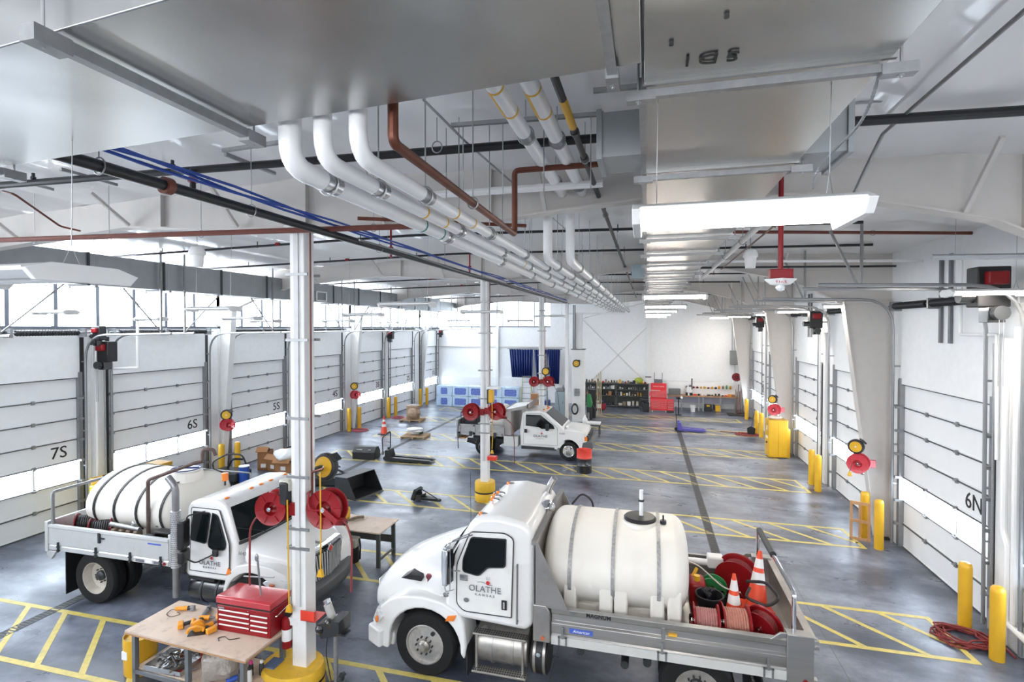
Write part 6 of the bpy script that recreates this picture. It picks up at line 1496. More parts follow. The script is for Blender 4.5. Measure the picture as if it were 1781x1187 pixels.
# ------------------------------------------------------------------ front bench and what stands on it
t = bench = T('work_bench', 'plywood topped workbench at the bottom left with grey steel legs', 'workbench', (-6.64, 6.65, 0))
MB().box(-7.82, -5.46, 6.18, 7.12, .845, .88).build('top', PLY, t, bevel=.004); MB().box(-7.825, -5.455, 6.175, 7.125, .825, .846).build('edge', PLYEDGE, t)
for x in (-7.70, -6.62, -5.58):
    for y in (6.26, 7.04): MB().box(x-.035, x+.035, y-.035, y+.035, 0, .825).build('leg', GREYPAINT, t, bevel=.006)
MB().box(-7.72, -5.56, 6.28, 7.02, .24, .27).build('lower_shelf', PLY, t, bevel=.003)
for y in (6.24, 7.06): MB().box(-7.7, -5.58, y-.015, y+.015, .20, .26).build('rail', GREYPAINT, t)
bench.rotation_euler.z = -.055
t = T('tool_chest', 'red toolbox with eight silver striped drawers on the plywood bench', 'toolbox', (-5.97, 6.84, .88))
x0, x1, y0_, y1_, zb = -6.46, -5.49, 6.62, 7.08, .88
MB().box(x0, x1, y0_, y1_, zb, zb+.40).build('body', RED, t, bevel=.01)
m = MB(); m.prism([(y0_-.01, zb+.43), (y1_+.01, zb+.42), (y1_+.01, zb+.52), (y0_+.02, zb+.54), (y0_-.015, zb+.52)], 'x', x0-.01, x1+.01); m.build('lid', M('red lid with highlight blotches', (.48, .03, .04), .22, var=.12, coat=.6, dirt=(.7,.45,.45), dirt_amt=.35, dscale=3), t, bevel=.008)  # pale pink blotches put a highlight into the lid colour
m = MB(); m.box(x0+.01, x1-.01, y0_+.005, y1_-.01, zb+.40, zb+.425); m.build('lid_gap', BLACKPL, t)
for c0, c1, zs in ((x0+.04, x0+.60, (.335, .26, .185, .11)), (x0+.62, x1-.04, (.32, .245, .17, .095))):
    for z in zs:
        d = MB().box(c0, c1, y0_-.008, y0_+.01, zb+z-.055, zb+z+.006).build('drawer', RED, t, bevel=.003); MB().box(c0+.005, c1-.005, y0_-.018, y0_-.006, zb+z-.012, zb+z+.008).build('drawer_pull', REFLECT, d, bevel=.003)
MB().box(x0+.03, x0+.14, y0_-.012, y0_, zb+.355, zb+.378).build('maker_plate', SILVERBAND, t); MB().cyl((x0+.58, y0_-.012, zb+.375), (x0+.58, y0_, zb+.375), .01, n=8).build('lock', CHROME, t)
m = MB(); m.tube([(x1+.0, y0_+.08, zb+.30), (x1+.05, y0_+.08, zb+.31), (x1+.05, y1_-.06, zb+.36), (x1+.0, y1_-.06, zb+.36)], .011, n=8, fil=.02); m.build('side_handle', CHROME, t)
def angle_grinder(x, y, z, rz, label, body=ORANGETOOL, L=.28, cord=True):
    t = T('power_tool', label, 'power tool', (x, y, z), rz, 'orange and black power tools on the plywood bench')
    MB().cyl((-L/2, 0, .045), (L*.2, 0, .045), .030, .036, n=14).build('grip', body, t, world=False)
    MB().cyl((L*.2, 0, .045), (L*.42, 0, .045), .036, .03, n=14).build('motor_housing', BLACKPL, t, world=False)
    m = MB(); m.cbox((L*.46, 0, .045), (.07, .06, .07)); m.cyl((L*.46, 0, .005), (L*.46, 0, .02), .05, n=18); m.build('head', GREYTOOL, t, world=False, bevel=.008)
    if cord: MB().tube([(-L/2, 0, .04), (-L/2-.08, .02, .02), (-L/2-.10, -.10, .012), (-L/2+.03, -.20, .012), (-L/2+.15, -.12, .012), (-L/2+.05, -.05, .012)], .005, n=5, fil=.06).build('cord', BLACKPL, t, world=False)
def drill(x, y, z, rz, label, body=ORANGETOOL):
    t = T('power_tool', label, 'power tool', (x, y, z), rz, 'orange and black power tools on the plywood bench')
    MB().cyl((-.10, 0, .05), (.06, 0, .05), .038, n=14).build('motor_housing', body, t, world=False)
    MB().cyl((.06, 0, .05), (.13, 0, .05), .028, .018, n=12).build('chuck', GREYTOOL, t, world=False)
    MB().prism([(-.09, .02), (-.03, .02), (-.01, -.14), (-.07, -.15)], 'z', .03, .075).build('handle', BLACKPL, t, world=False, bevel=.012)
    MB().box(-.11, .03, -.21, -.13, .015, .09).build('battery', body if random.random() < .5 else BLACKPL, t, world=False, bevel=.012)
angle_grinder(-7.42, 6.93, .88, .35, 'orange grinder with its cord curled, leftmost on the plywood bench')
angle_grinder(-6.98, 6.92, .88, 2.0, 'grey headed cutting tool behind the drills on the bench', GREYTOOL, .30, False)
drill(-6.83, 6.78, .88, .3, 'orange drill in the heap, next to the red toolbox'); drill(-6.66, 6.86, .88, 2.4, 'orange and black driver leaning at the toolbox side'); drill(-6.90, 6.60, .88, -.8, 'orange driver in the middle of the heap')
drill(-6.62, 6.62, .88, 1.2, 'black and orange impact driver beside the toolbox corner')
t = T('power_tool', 'orange circular saw with open grip, closest to the bench front edge', 'power tool', (-6.68, 6.46, .88), .5, 'orange and black power tools on the plywood bench')
MB().tube([(-.13, -.03, .04), (-.10, -.03, .11), (.02, -.02, .13), (.10, 0, .08), (.08, 0, .03)], .022, n=8, fil=.05).build('grip', ORANGETOOL, t, world=False); MB().lathe([(.001, -.03), (.085, -.03), (.09, 0), (.085, .03), (.001, .03)], (.0, .06, .09), (0, 1, 0), 22).build('blade_guard', ORANGETOOL, t, world=False); MB().box(-.12, .12, -.06, .09, 0, .012).build('shoe', BLACKPL, t, world=False)
o = MB().tube([(-6.20, 6.38, .888), (-6.28, 6.44, .888), (-6.20, 6.50, .888), (-6.08, 6.44, .888), (-6.02, 6.47, .888), (-5.95, 6.52, .888)], .006, n=5, fil=.04).build('wire_scrap', BLACKPL); tag(o, 'small loop of black wire on the bench in front of the toolbox', 'wire')
# under the bench
t = T('yellow_drum', 'yellow plastic drum standing under the left end of the plywood bench', 'drum', (-7.98, 6.62, 0))
MB().lathe([(.001, 0), (.22, 0), (.23, .02), (.24, .55), (.235, .60), (.225, .60), (.21, .56), (.001, .55)], (0,0,0), n=30).build('body', YELLOW, t, world=False)
MB().lathe([(.242, .28), (.244, .40)], (0,0,0), n=30).build('label', WHITETXT, t, world=False) if False else MB().cbox((-.05, -.225, .36), (.11, .03, .13)).build('label', WHITETXT, t, world=False, bevel=.004)
t = T('metal_tray', 'shallow grey tray of dark scrap tools on the lower bench shelf', 'tray', (-7.15, 6.55, .27))
m = MB(); m.box(-.38, .30, -.24, .22, 0, .012).box(-.38, .30, -.25, -.24, 0, .08).box(-.38, .30, .22, .23, 0, .08).box(-.39, -.38, -.25, .23, 0, .08).box(.30, .31, -.25, .23, 0, .08); m.build('pan', SILVERBAND, t, world=False)
random.seed(3)
for k in range(34):
    a = random.uniform(0, PI); L = random.uniform(.12, .28); c = Vector((-7.15+random.uniform(-.28, .22), 6.54+random.uniform(-.16, .14), .30+random.uniform(0, .14)))
    d = Vector((math.cos(a), math.sin(a), random.uniform(-.25, .25)))*L/2
    m = MB(); m.cyl(c-d, c+d, random.uniform(.008, .016), n=6); m.ball(c+d, random.uniform(.018, .034), 6)
    o = m.build('hand_tool', mixrand([GREYTOOL, DARKSTEEL, BRZ, COPPER, GREYTOOL])); tag(o, 'loose worn metal hand tool in the scrap tray under the bench', 'hand tool', 'metal hand tools in the tray under the bench')
t = T('red_toolbox', 'red steel toolbox on the lower shelf behind the middle bench leg', 'toolbox', (-6.62, 6.8, .27)); MB().box(-.24, .24, -.12, .12, 0, .25).build('body', RED, t, world=False, bevel=.015); MB().tube([(-.1, 0, .25), (-.1, 0, .31), (.1, 0, .31), (.1, 0, .25)], .01, n=6, fil=.02).build('handle', DARKSTEEL, t, world=False)
t = T('red_pliers', 'red handled shears on the lower bench shelf', 'hand tool', (-6.85, 6.42, .275), .7); m = MB(); m.beam((-.16, -.02, .02), (.02, .02, .02), .035, .03).beam((-.16, .05, .02), (.02, .01, .02), .035, .03); m.build('handle', RED, t, world=False, bevel=.008); MB().beam((0, 0, .02), (.14, .01, .02), .03, .015).build('jaw', GREYTOOL, t, world=False)
m = MB(); m.lathe([(.16, 0), (.30, .05), (.33, .18), (.28, .34), (.20, .42), (.10, .45), (.001, .46)], (-6.28, 6.58, .27), n=18)
for v in m.v: v.x += .05*math.sin(v.z*17+v.y*9); v.y += .04*math.sin(v.x*15)
o = m.build('plastic_bag', M('grey brown plastic bag', (.30, .26, .22), .3, var=.2, scale=6, bump=.4, coat=.3)); tag(o, 'grey brown plastic bag slumped on the lower bench shelf', 'bag')
o = MB().cyl((-6.05, 6.36, .31), (-5.92, 6.48, .33), .04, n=12).build('blue_roll', BLUE); tag(o, 'small blue roll lying by the plastic bag under the bench', 'roll')
for k, (x, y, mt, mc, lb) in enumerate(((-5.84, 6.62, BLACKPL, M('magenta cap', (.7, .03, .25), .4, var=0), 'black spray can with magenta cap'), (-5.76, 6.50, WHITE_STEEL, BLACKPL, 'white spray can with black cap'), (-5.84, 6.40, DARKSTEEL, BLACKPL, 'dark spray can nearest the bench leg'), (-5.70, 6.68, DARKSTEEL, WHITE_STEEL, 'dark spray can with white cap'))):
    t = T('spray_can', lb+' on the lower bench shelf', 'spray can', (x, y, .27), 0, 'spray cans under the bench'); MB().lathe([(.001, 0), (.033, 0), (.034, .01), (.034, .16), (.022, .18)], (0,0,0), n=16).build('can', mt, t, world=False); MB().lathe([(.024, .18), (.024, .215), (.018, .225), (.001, .225)], (0,0,0), n=14).build('cap', mc, t, world=False)
o = MB().box(-5.70, -5.50, 6.70, 6.95, .27, .38).build('blue_box', M('slate blue box', (.08, .12, .22), .5), bevel=.01); tag(o, 'slate blue box at the right end of the lower bench shelf', 'box')
# pedestal with a vise like machine head right of the nearest column
t = T('pedestal_machine', 'black tool head on a tall steel pedestal right of the nearest column foot', 'pedestal tool', (-4.62, 7.0, 0))
MB().cyl((0, 0, 0), (0, 0, .86), .035, n=14).build('pedestal', GREYTOOL, t, world=False); MB().lathe([(.001, 0), (.22, 0), (.22, .02), (.06, .05)], (0,0,0), n=20).build('base', DARKSTEEL, t, world=False)
m = MB(); m.cbox((-.03, 0, 1.0), (.38, .26, .22), ry=-.3); m.cbox((.10, -.02, 1.08), (.14, .32, .18)); m.ball((-.20, -.10, .98), .08, 10); m.tube([(-.2, .1, 1.0), (-.05, -.16, 1.15), (.15, -.1, .95)], .04, n=7, fil=.05); m.ball((.12, .1, 1.1), .05, 10); m.build('tool_head', BLACKGLOSS, t, world=False, bevel=.03, seg=3)
MB().cyl((-.05, 0, 1.10), (-.14, .0, 1.32), .062, n=16).build('motor', M('pale grey casting', (.5, .5, .47), .4, .3), t, world=False); MB().cyl((-.14, 0, 1.34), (-.155, .0, 1.38), .055, n=16).build('motor_cap', CHROME, t, world=False)
MB().cbox((.12, .02, .90), (.16, .16, .03)).build('shelf', DARKSTEEL, t, world=False, bevel=.005)
MB().tube([(-.1, -.05, .95), (-.12, -.08, .6), (-.06, -.05, .2), (.02, -.1, .1)], .008, n=6, fil=.08).build('cord', BLACKPL, t, world=False)
m = MB(); m.cyl((.10, -.1, .22), (.16, .0, .30), .03, n=8); m.ball((.13, -.05, .26), .05, 8, (1, .8, 1.4)); m.build('foot_pedal', DARKSTEEL, t, world=False)

# ------------------------------------------------------------------ second bench
t = T('plywood_table', 'pale plywood table with dark steel legs between the two big trucks', 'table', (-6.6, 11.2, 0))
MB().box(-7.42, -5.92, 10.74, 11.68, .82, .85).build('top', PLY, t, bevel=.003)
for x, y in ((-7.32, 10.84), (-6.02, 10.84), (-7.32, 11.58), (-6.02, 11.58)): MB().box(x-.045, x+.045, y-.03, y+.03, 0, .82).build('leg', SHELFGREY, t, bevel=.005)
MB().box(-7.3, -6.02, 11.57, 11.59, .30, .48).build('back_rail', SHELFGREY, t); MB().box(-6.04, -6.0, 10.84, 11.58, .14, .18).build('stretcher', SHELFGREY, t)
m = MB(); m.tube([(-7.0, 11.3, .88), (-6.9, 11.4, .90), (-6.78, 11.5, .89)], .035, n=7); m.beam((-7.1, 11.2, .87), (-6.95, 11.35, .88), .06, .03); o = m.build('rag', BRZ); tag(o, 'small brown rag lying at the left end of the plywood table', 'rag')
t = T('green_bucket', 'dark green plastic bucket with lettering under the plywood table', 'bucket', (-6.92, 10.55, 0)); MB().lathe([(.001, 0), (.14, 0), (.165, .36), (.175, .37), (.165, .38), (.155, .37), (.13, .02), (.001, .02)], (0,0,0), n=28).build('pail', DKGREEN, t, world=False); MB().lathe([(.172, .36), (.182, .385), (.15, .39)], (0,0,0), n=28).build('rim', BEIGEPL, t, world=False)
textmesh('RIM', .06, WHITETXT, 'lettering', t, frame_m((-6.89, 10.55-.163, .24), (1, 0, 0), (0, -.07, 1)), .001)
m = MB(); m.tube([(-6.98, 10.5, .3), (-6.9, 10.55, .48), (-6.82, 10.6, .35)], .05, n=7, fil=.05); o = m.build('dark_rag', BRZ); tag(o, 'dark brown rag heaped in the green bucket', 'rag')
t = T('shop_vacuum', 'beige and black shop vacuum behind the green bucket', 'vacuum', (-6.78, 10.98, 0)); MB().box(-.15, .15, -.13, .13, .36, .58).build('head', BEIGEPL, t, world=False, bevel=.04, seg=3); MB().lathe([(.001, 0), (.14, 0), (.16, .04), (.15, .36), (.001, .37)], (0,0,0), n=22).build('tank', BLACKPL, t, world=False); MB().tube([(.15, .05, .55), (.2, .02, .4), (.22, -.04, .1)], .022, n=8, fil=.08).build('hose', BLACKPL, t, world=False)
t = T('yellow_jug', 'yellow jug standing on the left end of the plywood table behind the red reel', 'jug', (-7.22, 11.35, .85)); MB().box(-.10, .10, -.12, .12, 0, .28).build('body', YELLOW, t, world=False, bevel=.04, seg=3); MB().tube([(.02, 0, .28), (.02, 0, .34), (.09, 0, .34), (.09, 0, .24)], .012, n=6, fil=.02).build('handle', BLACKPL, t, world=False)

# ------------------------------------------------------------------ things on the floor, middle distance
cone_ = cone((-13.31, 24.61, 0), .92, 'red orange traffic cone with two white bands standing alone before left door 4S', base=ORANGE, bands=((.42, .56), (.70, .82)))
t = T('lifting_box', 'black wedge shaped ramp box on the yellow hatching, left of the black pallet jack', 'box', (-11.6, 19.9, 0), .1)
m = MB(); m.prism([(-.30, 0), (.30, 0), (.30, .28), (.12, .50), (-.12, .50), (-.30, .3)], 'x', -.5, .5); m.build('body', BLACKPL, t, world=False, bevel=.015)
m = MB(); m.cbox((-.2, -.25, .40), (.24, .012, .05), rx=.7).cbox((.25, -.25, .40), (.1, .012, .05), rx=.7); m.build('label', WHITETXT, t, world=False)
def pallet_jack(x, y, rz, mat, label, s=1.0, handle_mat=BLACKPL, loop=True):
    t = T('pallet_jack', label, 'pallet jack', (x, y, 0), rz)
    for yy in (-.19, .19): MB().prism([(.12, .04), (1.25*s, .04), (1.35*s, .07), (1.25*s, .13), (.12, .19)], 'y', yy-.10, yy+.10).build('fork', mat, t, world=False, bevel=.008)
    MB().prism([(-.12, .05), (.14, .05), (.14, .20), (.05, .48), (-.10, .48)], 'y', -.27, .27).build('housing', mat, t, world=False, bevel=.015)
    m = MB(); m.cyl((-.18, -.07, .09), (-.18, .07, .09), .09, n=18); m.build('wheel', BLACKPL, t, world=False)
    m = MB()
    if loop: m.tube([(-.16, -.3, .3), (-.2, -.3, 1.0), (-.02, .0, 1.22), (-.1, .3, 1.12), (-.1, .28, .4)], .025, n=8, fil=.12)
    else: m.tube([(-.15, 0, .3), (-.2, 0, 1.15)], .02, n=8); m.tube([(-.2, -.1, 1.15), (-.2, -.12, 1.3), (-.2, .12, 1.3), (-.2, .1, 1.15), (-.2, -.1, 1.15)], .016, n=6, fil=.03)
    m.build('tow_handle', handle_mat, t, world=False); MB().cyl((-.05, 0, .25), (-.05, 0, .56), .05, n=12).build('hydraulic_pump', mat, t, world=False)
    return t
pallet_jack(-10.42, 19.75, .06, BLACKPL, 'large black pallet jack with looped handle on the hatching before the pickup', 1.45)
pallet_jack(1.72, 29.35, .0, PURPLE, 'violet blue pallet jack standing by the far drain, forks pointing right', 1.0, loop=False)
t = T('loader_bucket', 'dark grey skid loader bucket on the floor right of the nearest column', 'loader bucket', (-9.35, 15.55, 0), -.25)
pr2 = [(-.42, .02), (.45, .02), (.50, .06), (.02, .12), (-.30, .20), (-.36, .66), (-.44, .68)]
m = MB(); m.prism([(-.44, .02), (.50, .0), (.50, .03), (-.38, .06), (-.38, .62), (.10, .66), (.10, .69), (-.44, .66)], 'y', -.62, .62)
for s_ in (-.63, .60): m.prism([(-.44, .02), (.50, .0), (.10, .69), (-.44, .66)], 'y', s_, s_+.03)
m.build('shell', M('worn dark grey steel', (.045, .047, .05), .5, .4, var=.2), t, world=False, bevel=.004)
m = MB().beam((.48, -.62, .02), (.48, .62, .02), .09, .025); m.build('cutting_edge', STRUT, t, world=False)
t = T('jack_attachment', 'small black hitch attachment alone on the floor left of the second column foot', 'attachment', (-6.85, 15.42, 0), -.12)
m = MB(); m.cbox((-.35, 0, .20), (.12, .42, .36), ry=.35); m.cbox((-.25, 0, .14), (.3, .35, .16)); m.build('block', BLACKGLOSS, t, world=False, bevel=.015)
m = MB(); m.beam((-.2, -.12, .10), (.45, .0, .08), .10, .08).beam((-.2, .12, .10), (.45, .0, .08), .10, .08); m.tube([(-.25, 0, .40), (.4, 0, .12)], .018, n=6); m.ball((.48, 0, .08), .07, 10, (1, 1, .7)); m.build('tongue', BLACKPL, t, world=False, bevel=.01)
# pile of equipment behind the left truck
t = T('mower_deck', 'black machine frame with yellow and blue parts behind the left truck cab', 'machine', (-14.6, 15.6, 0)); MB().box(-.6, .6, -.4, .4, .1, .42).build('frame', BLACKPL, t, world=False, bevel=.05); MB().tube([(-.4, -.3, .4), (-.5, -.3, .75), (-.1, 0, 1.0), (.35, .2, .95), (.5, .3, .45)], .03, n=8, fil=.15).build('hoop', DARKSTEEL, t, world=False); MB().tube([(-.3, .2, .4), (0, .1, .8), (.3, .3, .75)], .04, n=8, fil=.15).build('cable_loop', BLACKPL, t, world=False)
for (x, y, w, d, h, rz, mt, lb) in ((-14.55, 17.35, .45, .4, .75, .3, CARD, 'tall brown cardboard box full of black parts, leftmost of the heap'), (-14.0, 17.3, .5, .4, .5, -.2, CARD, 'brown cardboard box with a white label, second of the heap'), (-13.5, 17.25, .7, .5, .42, .1, CARD, 'wide brown cardboard box under the white bag'), (-13.9, 17.9, .5, .5, .62, .4, CARD, 'brown cardboard box at the back of the heap')):
    t = T('cardboard_box', lb, 'cardboard box', (x, y, 0), rz, 'cardboard boxes behind the left truck')
    m = MB(); m.box(-w/2, w/2, -d/2, d/2, 0, .02).box(-w/2, w/2, -d/2, -d/2+.01, 0, h).box(-w/2, w/2, d/2-.01, d/2, 0, h).box(-w/2, -w/2+.01, -d/2, d/2, 0, h).box(w/2-.01, w/2, -d/2, d/2, 0, h); m.build('carton', mt, t, world=False)
    m = MB(); m.beam((-w/2, -d/2-.10, h+.08), (w/2, -d/2-.10, h+.08), .012, .24, up=(0, .7, .7)); m.build('flap', mt, t, world=False)
    m = MB()
    for k in range(4): m.cbox((random.uniform(-w*.25, w*.25), random.uniform(-d*.2, d*.2), h*.85+random.uniform(0, .12)), (.2, .12, .3), rz=random.uniform(0, 3), rx=random.uniform(-.6, .6))
    m.build('contents', BLACKPL, t, world=False, bevel=.01); MB().box(-.1, .1, -d/2-.006, -d/2, .1, .25).build('label', WHITETXT, t, world=False)
m = MB(); m.ball((0,0,0), .4, 18, (1.2, .9, .6))
for v in m.v: v += Vector((.05*math.sin(v.y*11), .05*math.sin(v.z*13+v.x*7), .04*math.sin(v.x*12)))
m.xf(Matrix.Translation((-13.45, 17.2, .66))); o = m.build('white_bag', M('white plastic sack', (.8, .8, .8), .35, bump=.4, bscale=8)); tag(o, 'crumpled white plastic sack on the heap of boxes', 'bag')
t = T('snow_plow_frame', 'heap of black attachment frame with hoses right of the boxes, left of the loader bucket', 'machine', (-10.95, 16.2, 0), .1)
m = MB(); m.box(-.9, .5, -.35, .3, .05, .32).box(-.7, -.1, -.3, .2, .3, .58); m.build('frame', BLACKPL, t, world=False, bevel=.03)
m = MB(); m.tube([(-.4, -.3, .5), (.0, -.35, .75), (.6, -.2, .55), (1.0, -.1, .2)], .04, n=8, fil=.15); m.tube([(-.8, .1, .4), (-.2, .1, .85), (.4, .1, .6)], .03, n=8, fil=.15); m.beam((.0, -.2, .35), (1.1, -.25, .55), .08, .05); m.build('arm', DARKSTEEL, t, world=False)
t = T('oil_can', 'small blue and white can behind the left truck beacon', 'can', (-13.9, 15.5, 0)); MB().cyl((0,0,0), (0,0,.62), .17, n=20).build('can', BLUE, t, world=False); MB().cyl((0,0,.62), (0,0,.65), .175, n=20).build('rim', WHITE_STEEL, t, world=False)
# yellow machinery behind the tank of the left truck
t = T('salt_spreader', 'yellow painted machine body with orange brown beam behind the left truck tank', 'machine', (-14.6, 11.6, 0)); MB().box(-.5, .5, -.55, .55, .3, 1.15).build('hopper', M('bright yellow body', (.85, .70, .05), .4, var=.05), t, world=False, bevel=.03)
MB().box(-.28, .28, -.7, 1.4, 1.30, 1.42).build('beam', M('ochre beam', (.62, .34, .03), .45, var=.08), t, world=False, bevel=.01); m = MB()
for x in (-.42, .42):
    for y in (-.45, .45): m.box(x-.04, x+.04, y-.04, y+.04, 0, .32)
m.build('foot', DARKSTEEL, t, world=False); textmesh('HOLDER', .10, BLACKTXT, 'lettering', t, frame_m((-14.30, 11.9, 1.36), (0, 1, 0), (0, 0, 1)), .002)
# drum beside the pickup
t = T('steel_drum', 'black steel drum with a wide red band in front of the pickup bumper', 'drum', (-2.32, 20.02, 0))
MB().lathe([(.001, 0), (.285, 0), (.29, .02), (.285, .27), (.297, .29), (.285, .31), (.285, .56), (.27, .57), (.001, .575)], (0,0,0), n=36).build('body', BLACKGLOSS, t, world=False)
MB().lathe([(.287, .56), (.299, .58), (.288, .60), (.288, .86), (.295, .88), (.28, .885), (.27, .86), (.27, .6)], (0,0,0), n=36, cap=False).build('red_band', M('red painted band', (.75, .06, .035), .4, var=.05), t, world=False)
# pallets
def pallet(parent, w, d):
    m = MB()
    for k in range(6): m.box(-w/2, w/2, -d/2+k*d/5.5, -d/2+k*d/5.5+.09, .10, .12)
    for x in (-w/2, -.04, w/2-.08): m.box(x, x+.08, -d/2, d/2, 0, .10)
    m.build('pallet_base', PALLETWOOD, parent, world=False)
t = T('pallet_of_bags', 'pallet of white and green wrapped bags on the floor by the left drain', 'pallet load', (-11.35, 24.25, 0), .12); pallet(t, 1.25, 1.05)
random.seed(11)
for k in range(9):
    m = MB(); m.ball((0,0,0), .3, 12, (1.05, .62, .28)); m.xf(Matrix.Translation((random.uniform(-.25, .3), random.uniform(-.25, .25), .22+.1*(k//3))) @ Matrix.Rotation(random.uniform(-.4, .4), 4, 'Z'))
    m.build('bag', mixrand([WHITE_STEEL, WHITE_STEEL, DKGREEN, MATS['white plastic sack']]), t, world=False)
t = T('wrapped_pump', 'brown paper wrapped machine on a pallet before left door 2S', 'pallet load', (-13.5, 28.4, 0), .1); pallet(t, 1.3, 1.0)
m = MB(); m.ball((.12, -.1, .48), .40, 16, (1.0, .8, .9)); m.box(-.35, .35, -.2, .3, .12, .95)
for v in m.v: v += Vector((.03*math.sin(v.z*15), .03*math.sin(v.x*14), 0))
m.build('wrapped_body', M('tan wrapping paper', (.40, .27, .17), .5, var=.3, scale=7, bump=.4), t, world=False, bevel=.04); MB().ball((.1, 0, .92), .2, 12, (1.5, 1, .5)).build('grey_cover', M('grey wrapped cover', (.35, .33, .32), .5, var=.2), t, world=False)
# white cart with a jug just behind the pickup hood
t = T('utility_cart', 'low cart with white jug behind the pickup hood', 'cart', (-2.9, 27.0, 0)); m = MB(); m.box(-.6, .6, -.35, .35, .55, .60)
for x in (-.55, .55):
    for y in (-.3, .3): m.box(x-.02, x+.02, y-.02, y+.02, 0, .56)
m.build('frame', DARKSTEEL, t, world=False); MB().box(-.1, .6, -.3, .3, .6, .68).build('white_lid', WHITE_STEEL, t, world=False, bevel=.01)
t = T('white_jug', 'white jug standing on the low cart behind the pickup', 'jug', (-3.1, 27.0, .60)); MB().lathe([(.001, 0), (.12, 0), (.13, .03), (.13, .22), (.05, .36), (.04, .40), (.001, .40)], (0,0,0), n=18).build('body', WHITE_STEEL, t, world=False); MB().cyl((0,0,.40), (0,0,.43), .04, n=10).build('cap', WHITETXT, t, world=False)
# wooden frame leaning on a bollard, yellow cabinet, shovel
t = T('wooden_frame', 'upright open timber frame beside the second pair of right bollards', 'wooden frame', (5.45, 15.45, 0), -.35)
m = MB()
for x in (-.21, -.02, .18): m.box(x-.03, x+.03, -.03, .03, 0, 1.0)
for z in (.03, .50, .97): m.box(-.24, .22, -.05, -.025, z-.04, z+.04)
m.box(-.24, -.20, -.05, .25, 0, .05); m.build('frame', WOOD, t, world=False, bevel=.004)
t = T('yellow_cabinet', 'tall yellow safety cabinet standing against the third right column', 'cabinet', (5.42, 24.55, 0))
MB().box(-.38, .38, -.36, .36, .04, 1.62).build('body', YELLOW, t, world=False, bevel=.015); MB().box(-.34, -.0, -.375, -.36, .1, 1.56).build('door', YELLOW, t, world=False, bevel=.005); MB().box(.01, .34, -.375, -.36, .1, 1.56).build('door', YELLOW, t, world=False, bevel=.005)
m = MB(); m.box(-.39, -.38, -.2, .1, .80, .90).box(-.39, -.38, -.1, .0, 1.15, 1.35); m.build('decal', WHITETXT, t, world=False); MB().cyl((-.42, -.05, .62), (-.38, -.05, .62), .04, n=10).build('vent', DARKSTEEL, t, world=False)
m = MB(); m.ball((0,0,0), .2, 12, (1.4, .9, .5)); m.xf(Matrix.Translation((5.36, 24.5, 1.70))); o = m.build('crumpled_bag', M('dusty clear bag', (.6, .52, .47), .4, bump=.5, bscale=9)); tag(o, 'crumpled dusty bag lying on top of the tall yellow cabinet', 'bag')
t = T('shovel', 'black scoop shovel leaning beyond the yellow cabinet', 'shovel', (5.2, 28.9, 0)); MB().tube([(.02, 0, .42), (.22, .25, 1.35)], .02, n=8).build('handle', DARKSTEEL, t, world=False); m = MB(); m.prism([(-.17, .02), (.17, .02), (.2, .38), (.06, .48), (-.06, .48), (-.2, .38)], 'y', -.03, .02); m.build('blade', BLACKPL, t, world=False, bevel=.01)
# ------------------------------------------------------------------ end wall
trim(MB().box(XL, -8.2, YB-.10, YB, 0, 1.75), WALLM)
# blue and white wrapped packs, two tiers
random.seed(5)
for k in range(5):
    for j in range(2):
        x0 = -14.45+k*1.21
        t = T('wrapped_pack', '%s in the %s tier of pale blue wrapped packs at the far left' % (['leftmost', 'second from left', 'middle', 'fourth from left', 'rightmost'][k], ['lower', 'upper'][j]), 'wrapped pack', (x0+.6, 34.7, j*.73), 0, 'pale blue wrapped packs')
        MB().box(-.595, .595, -.42, .42, .02, .725).build('film', WRAP, t, world=False, bevel=.03, seg=3)
        m = MB()
        poly = [(-.42, .20), (-.36, .13), (.36, .13), (.42, .20), (.42, .52), (.36, .59), (-.36, .59), (-.42, .52)]
        m.prism([(p[0]*(.6 if k in (0, 3) else 1), p[1]) for p in poly], 'y', -.428, -.415); m.build('printed_panel', BLUEPRINT, t, world=False, smooth=False)
        m = MB(); m.box(-.45, .45, -.38, .38, 0, .02); m.build('base_slip', WHITE_STEEL, t, world=False)
# navy curtain
def curtain(x0, x1, z0, z1, y, label, amp=.10, folds=9, seed=0):
    m = MB(); N = folds*8; A = []; random.seed(seed); ph = [random.uniform(-.6, .6) for _ in range(folds+2)]
    vs = []; fs = []
    for i in range(N+1):
        t_ = i/N; a = t_*folds*2*PI; q = ph[int(t_*folds)]
        for r_, z in enumerate((z1-.02*abs(math.sin(a/2)), (z0+z1)/2, z0)):
            vs.append((x0+(x1-x0)*t_+(.05*r_*(1-t_)*2-.04*r_*t_), y+amp*(.5+.5*r_*.5)*math.sin(a+q), z))
    for i in range(N):
        for r_ in range(2): a_ = i*3+r_; fs.append((a_, a_+1, a_+4, a_+3))
    m.add(vs, fs); o = m.build('curtain', NAVY, solid=.012); tag(o, label, 'curtain', 'navy blue welding curtains'); return o
curtain(-9.85, -8.05, 1.88, 3.96, 37.2, 'left wide panel of the navy curtain hanging before the end wall', seed=1)
curtain(-7.98, -6.95, 1.80, 3.96, 37.15, 'middle panel of the navy curtain behind the third column', folds=6, seed=2)
curtain(-6.93, -6.02, 1.50, 3.98, 37.0, 'right panel of the navy curtain, the longest one', folds=6, seed=3)
o = MB().cyl((-10.0, 37.2, 4.0), (-5.9, 37.1, 4.0), .03, n=8).build('curtain_rail', STRUT); tag(o, 'thin grey rail carrying the navy curtains', 'rail')
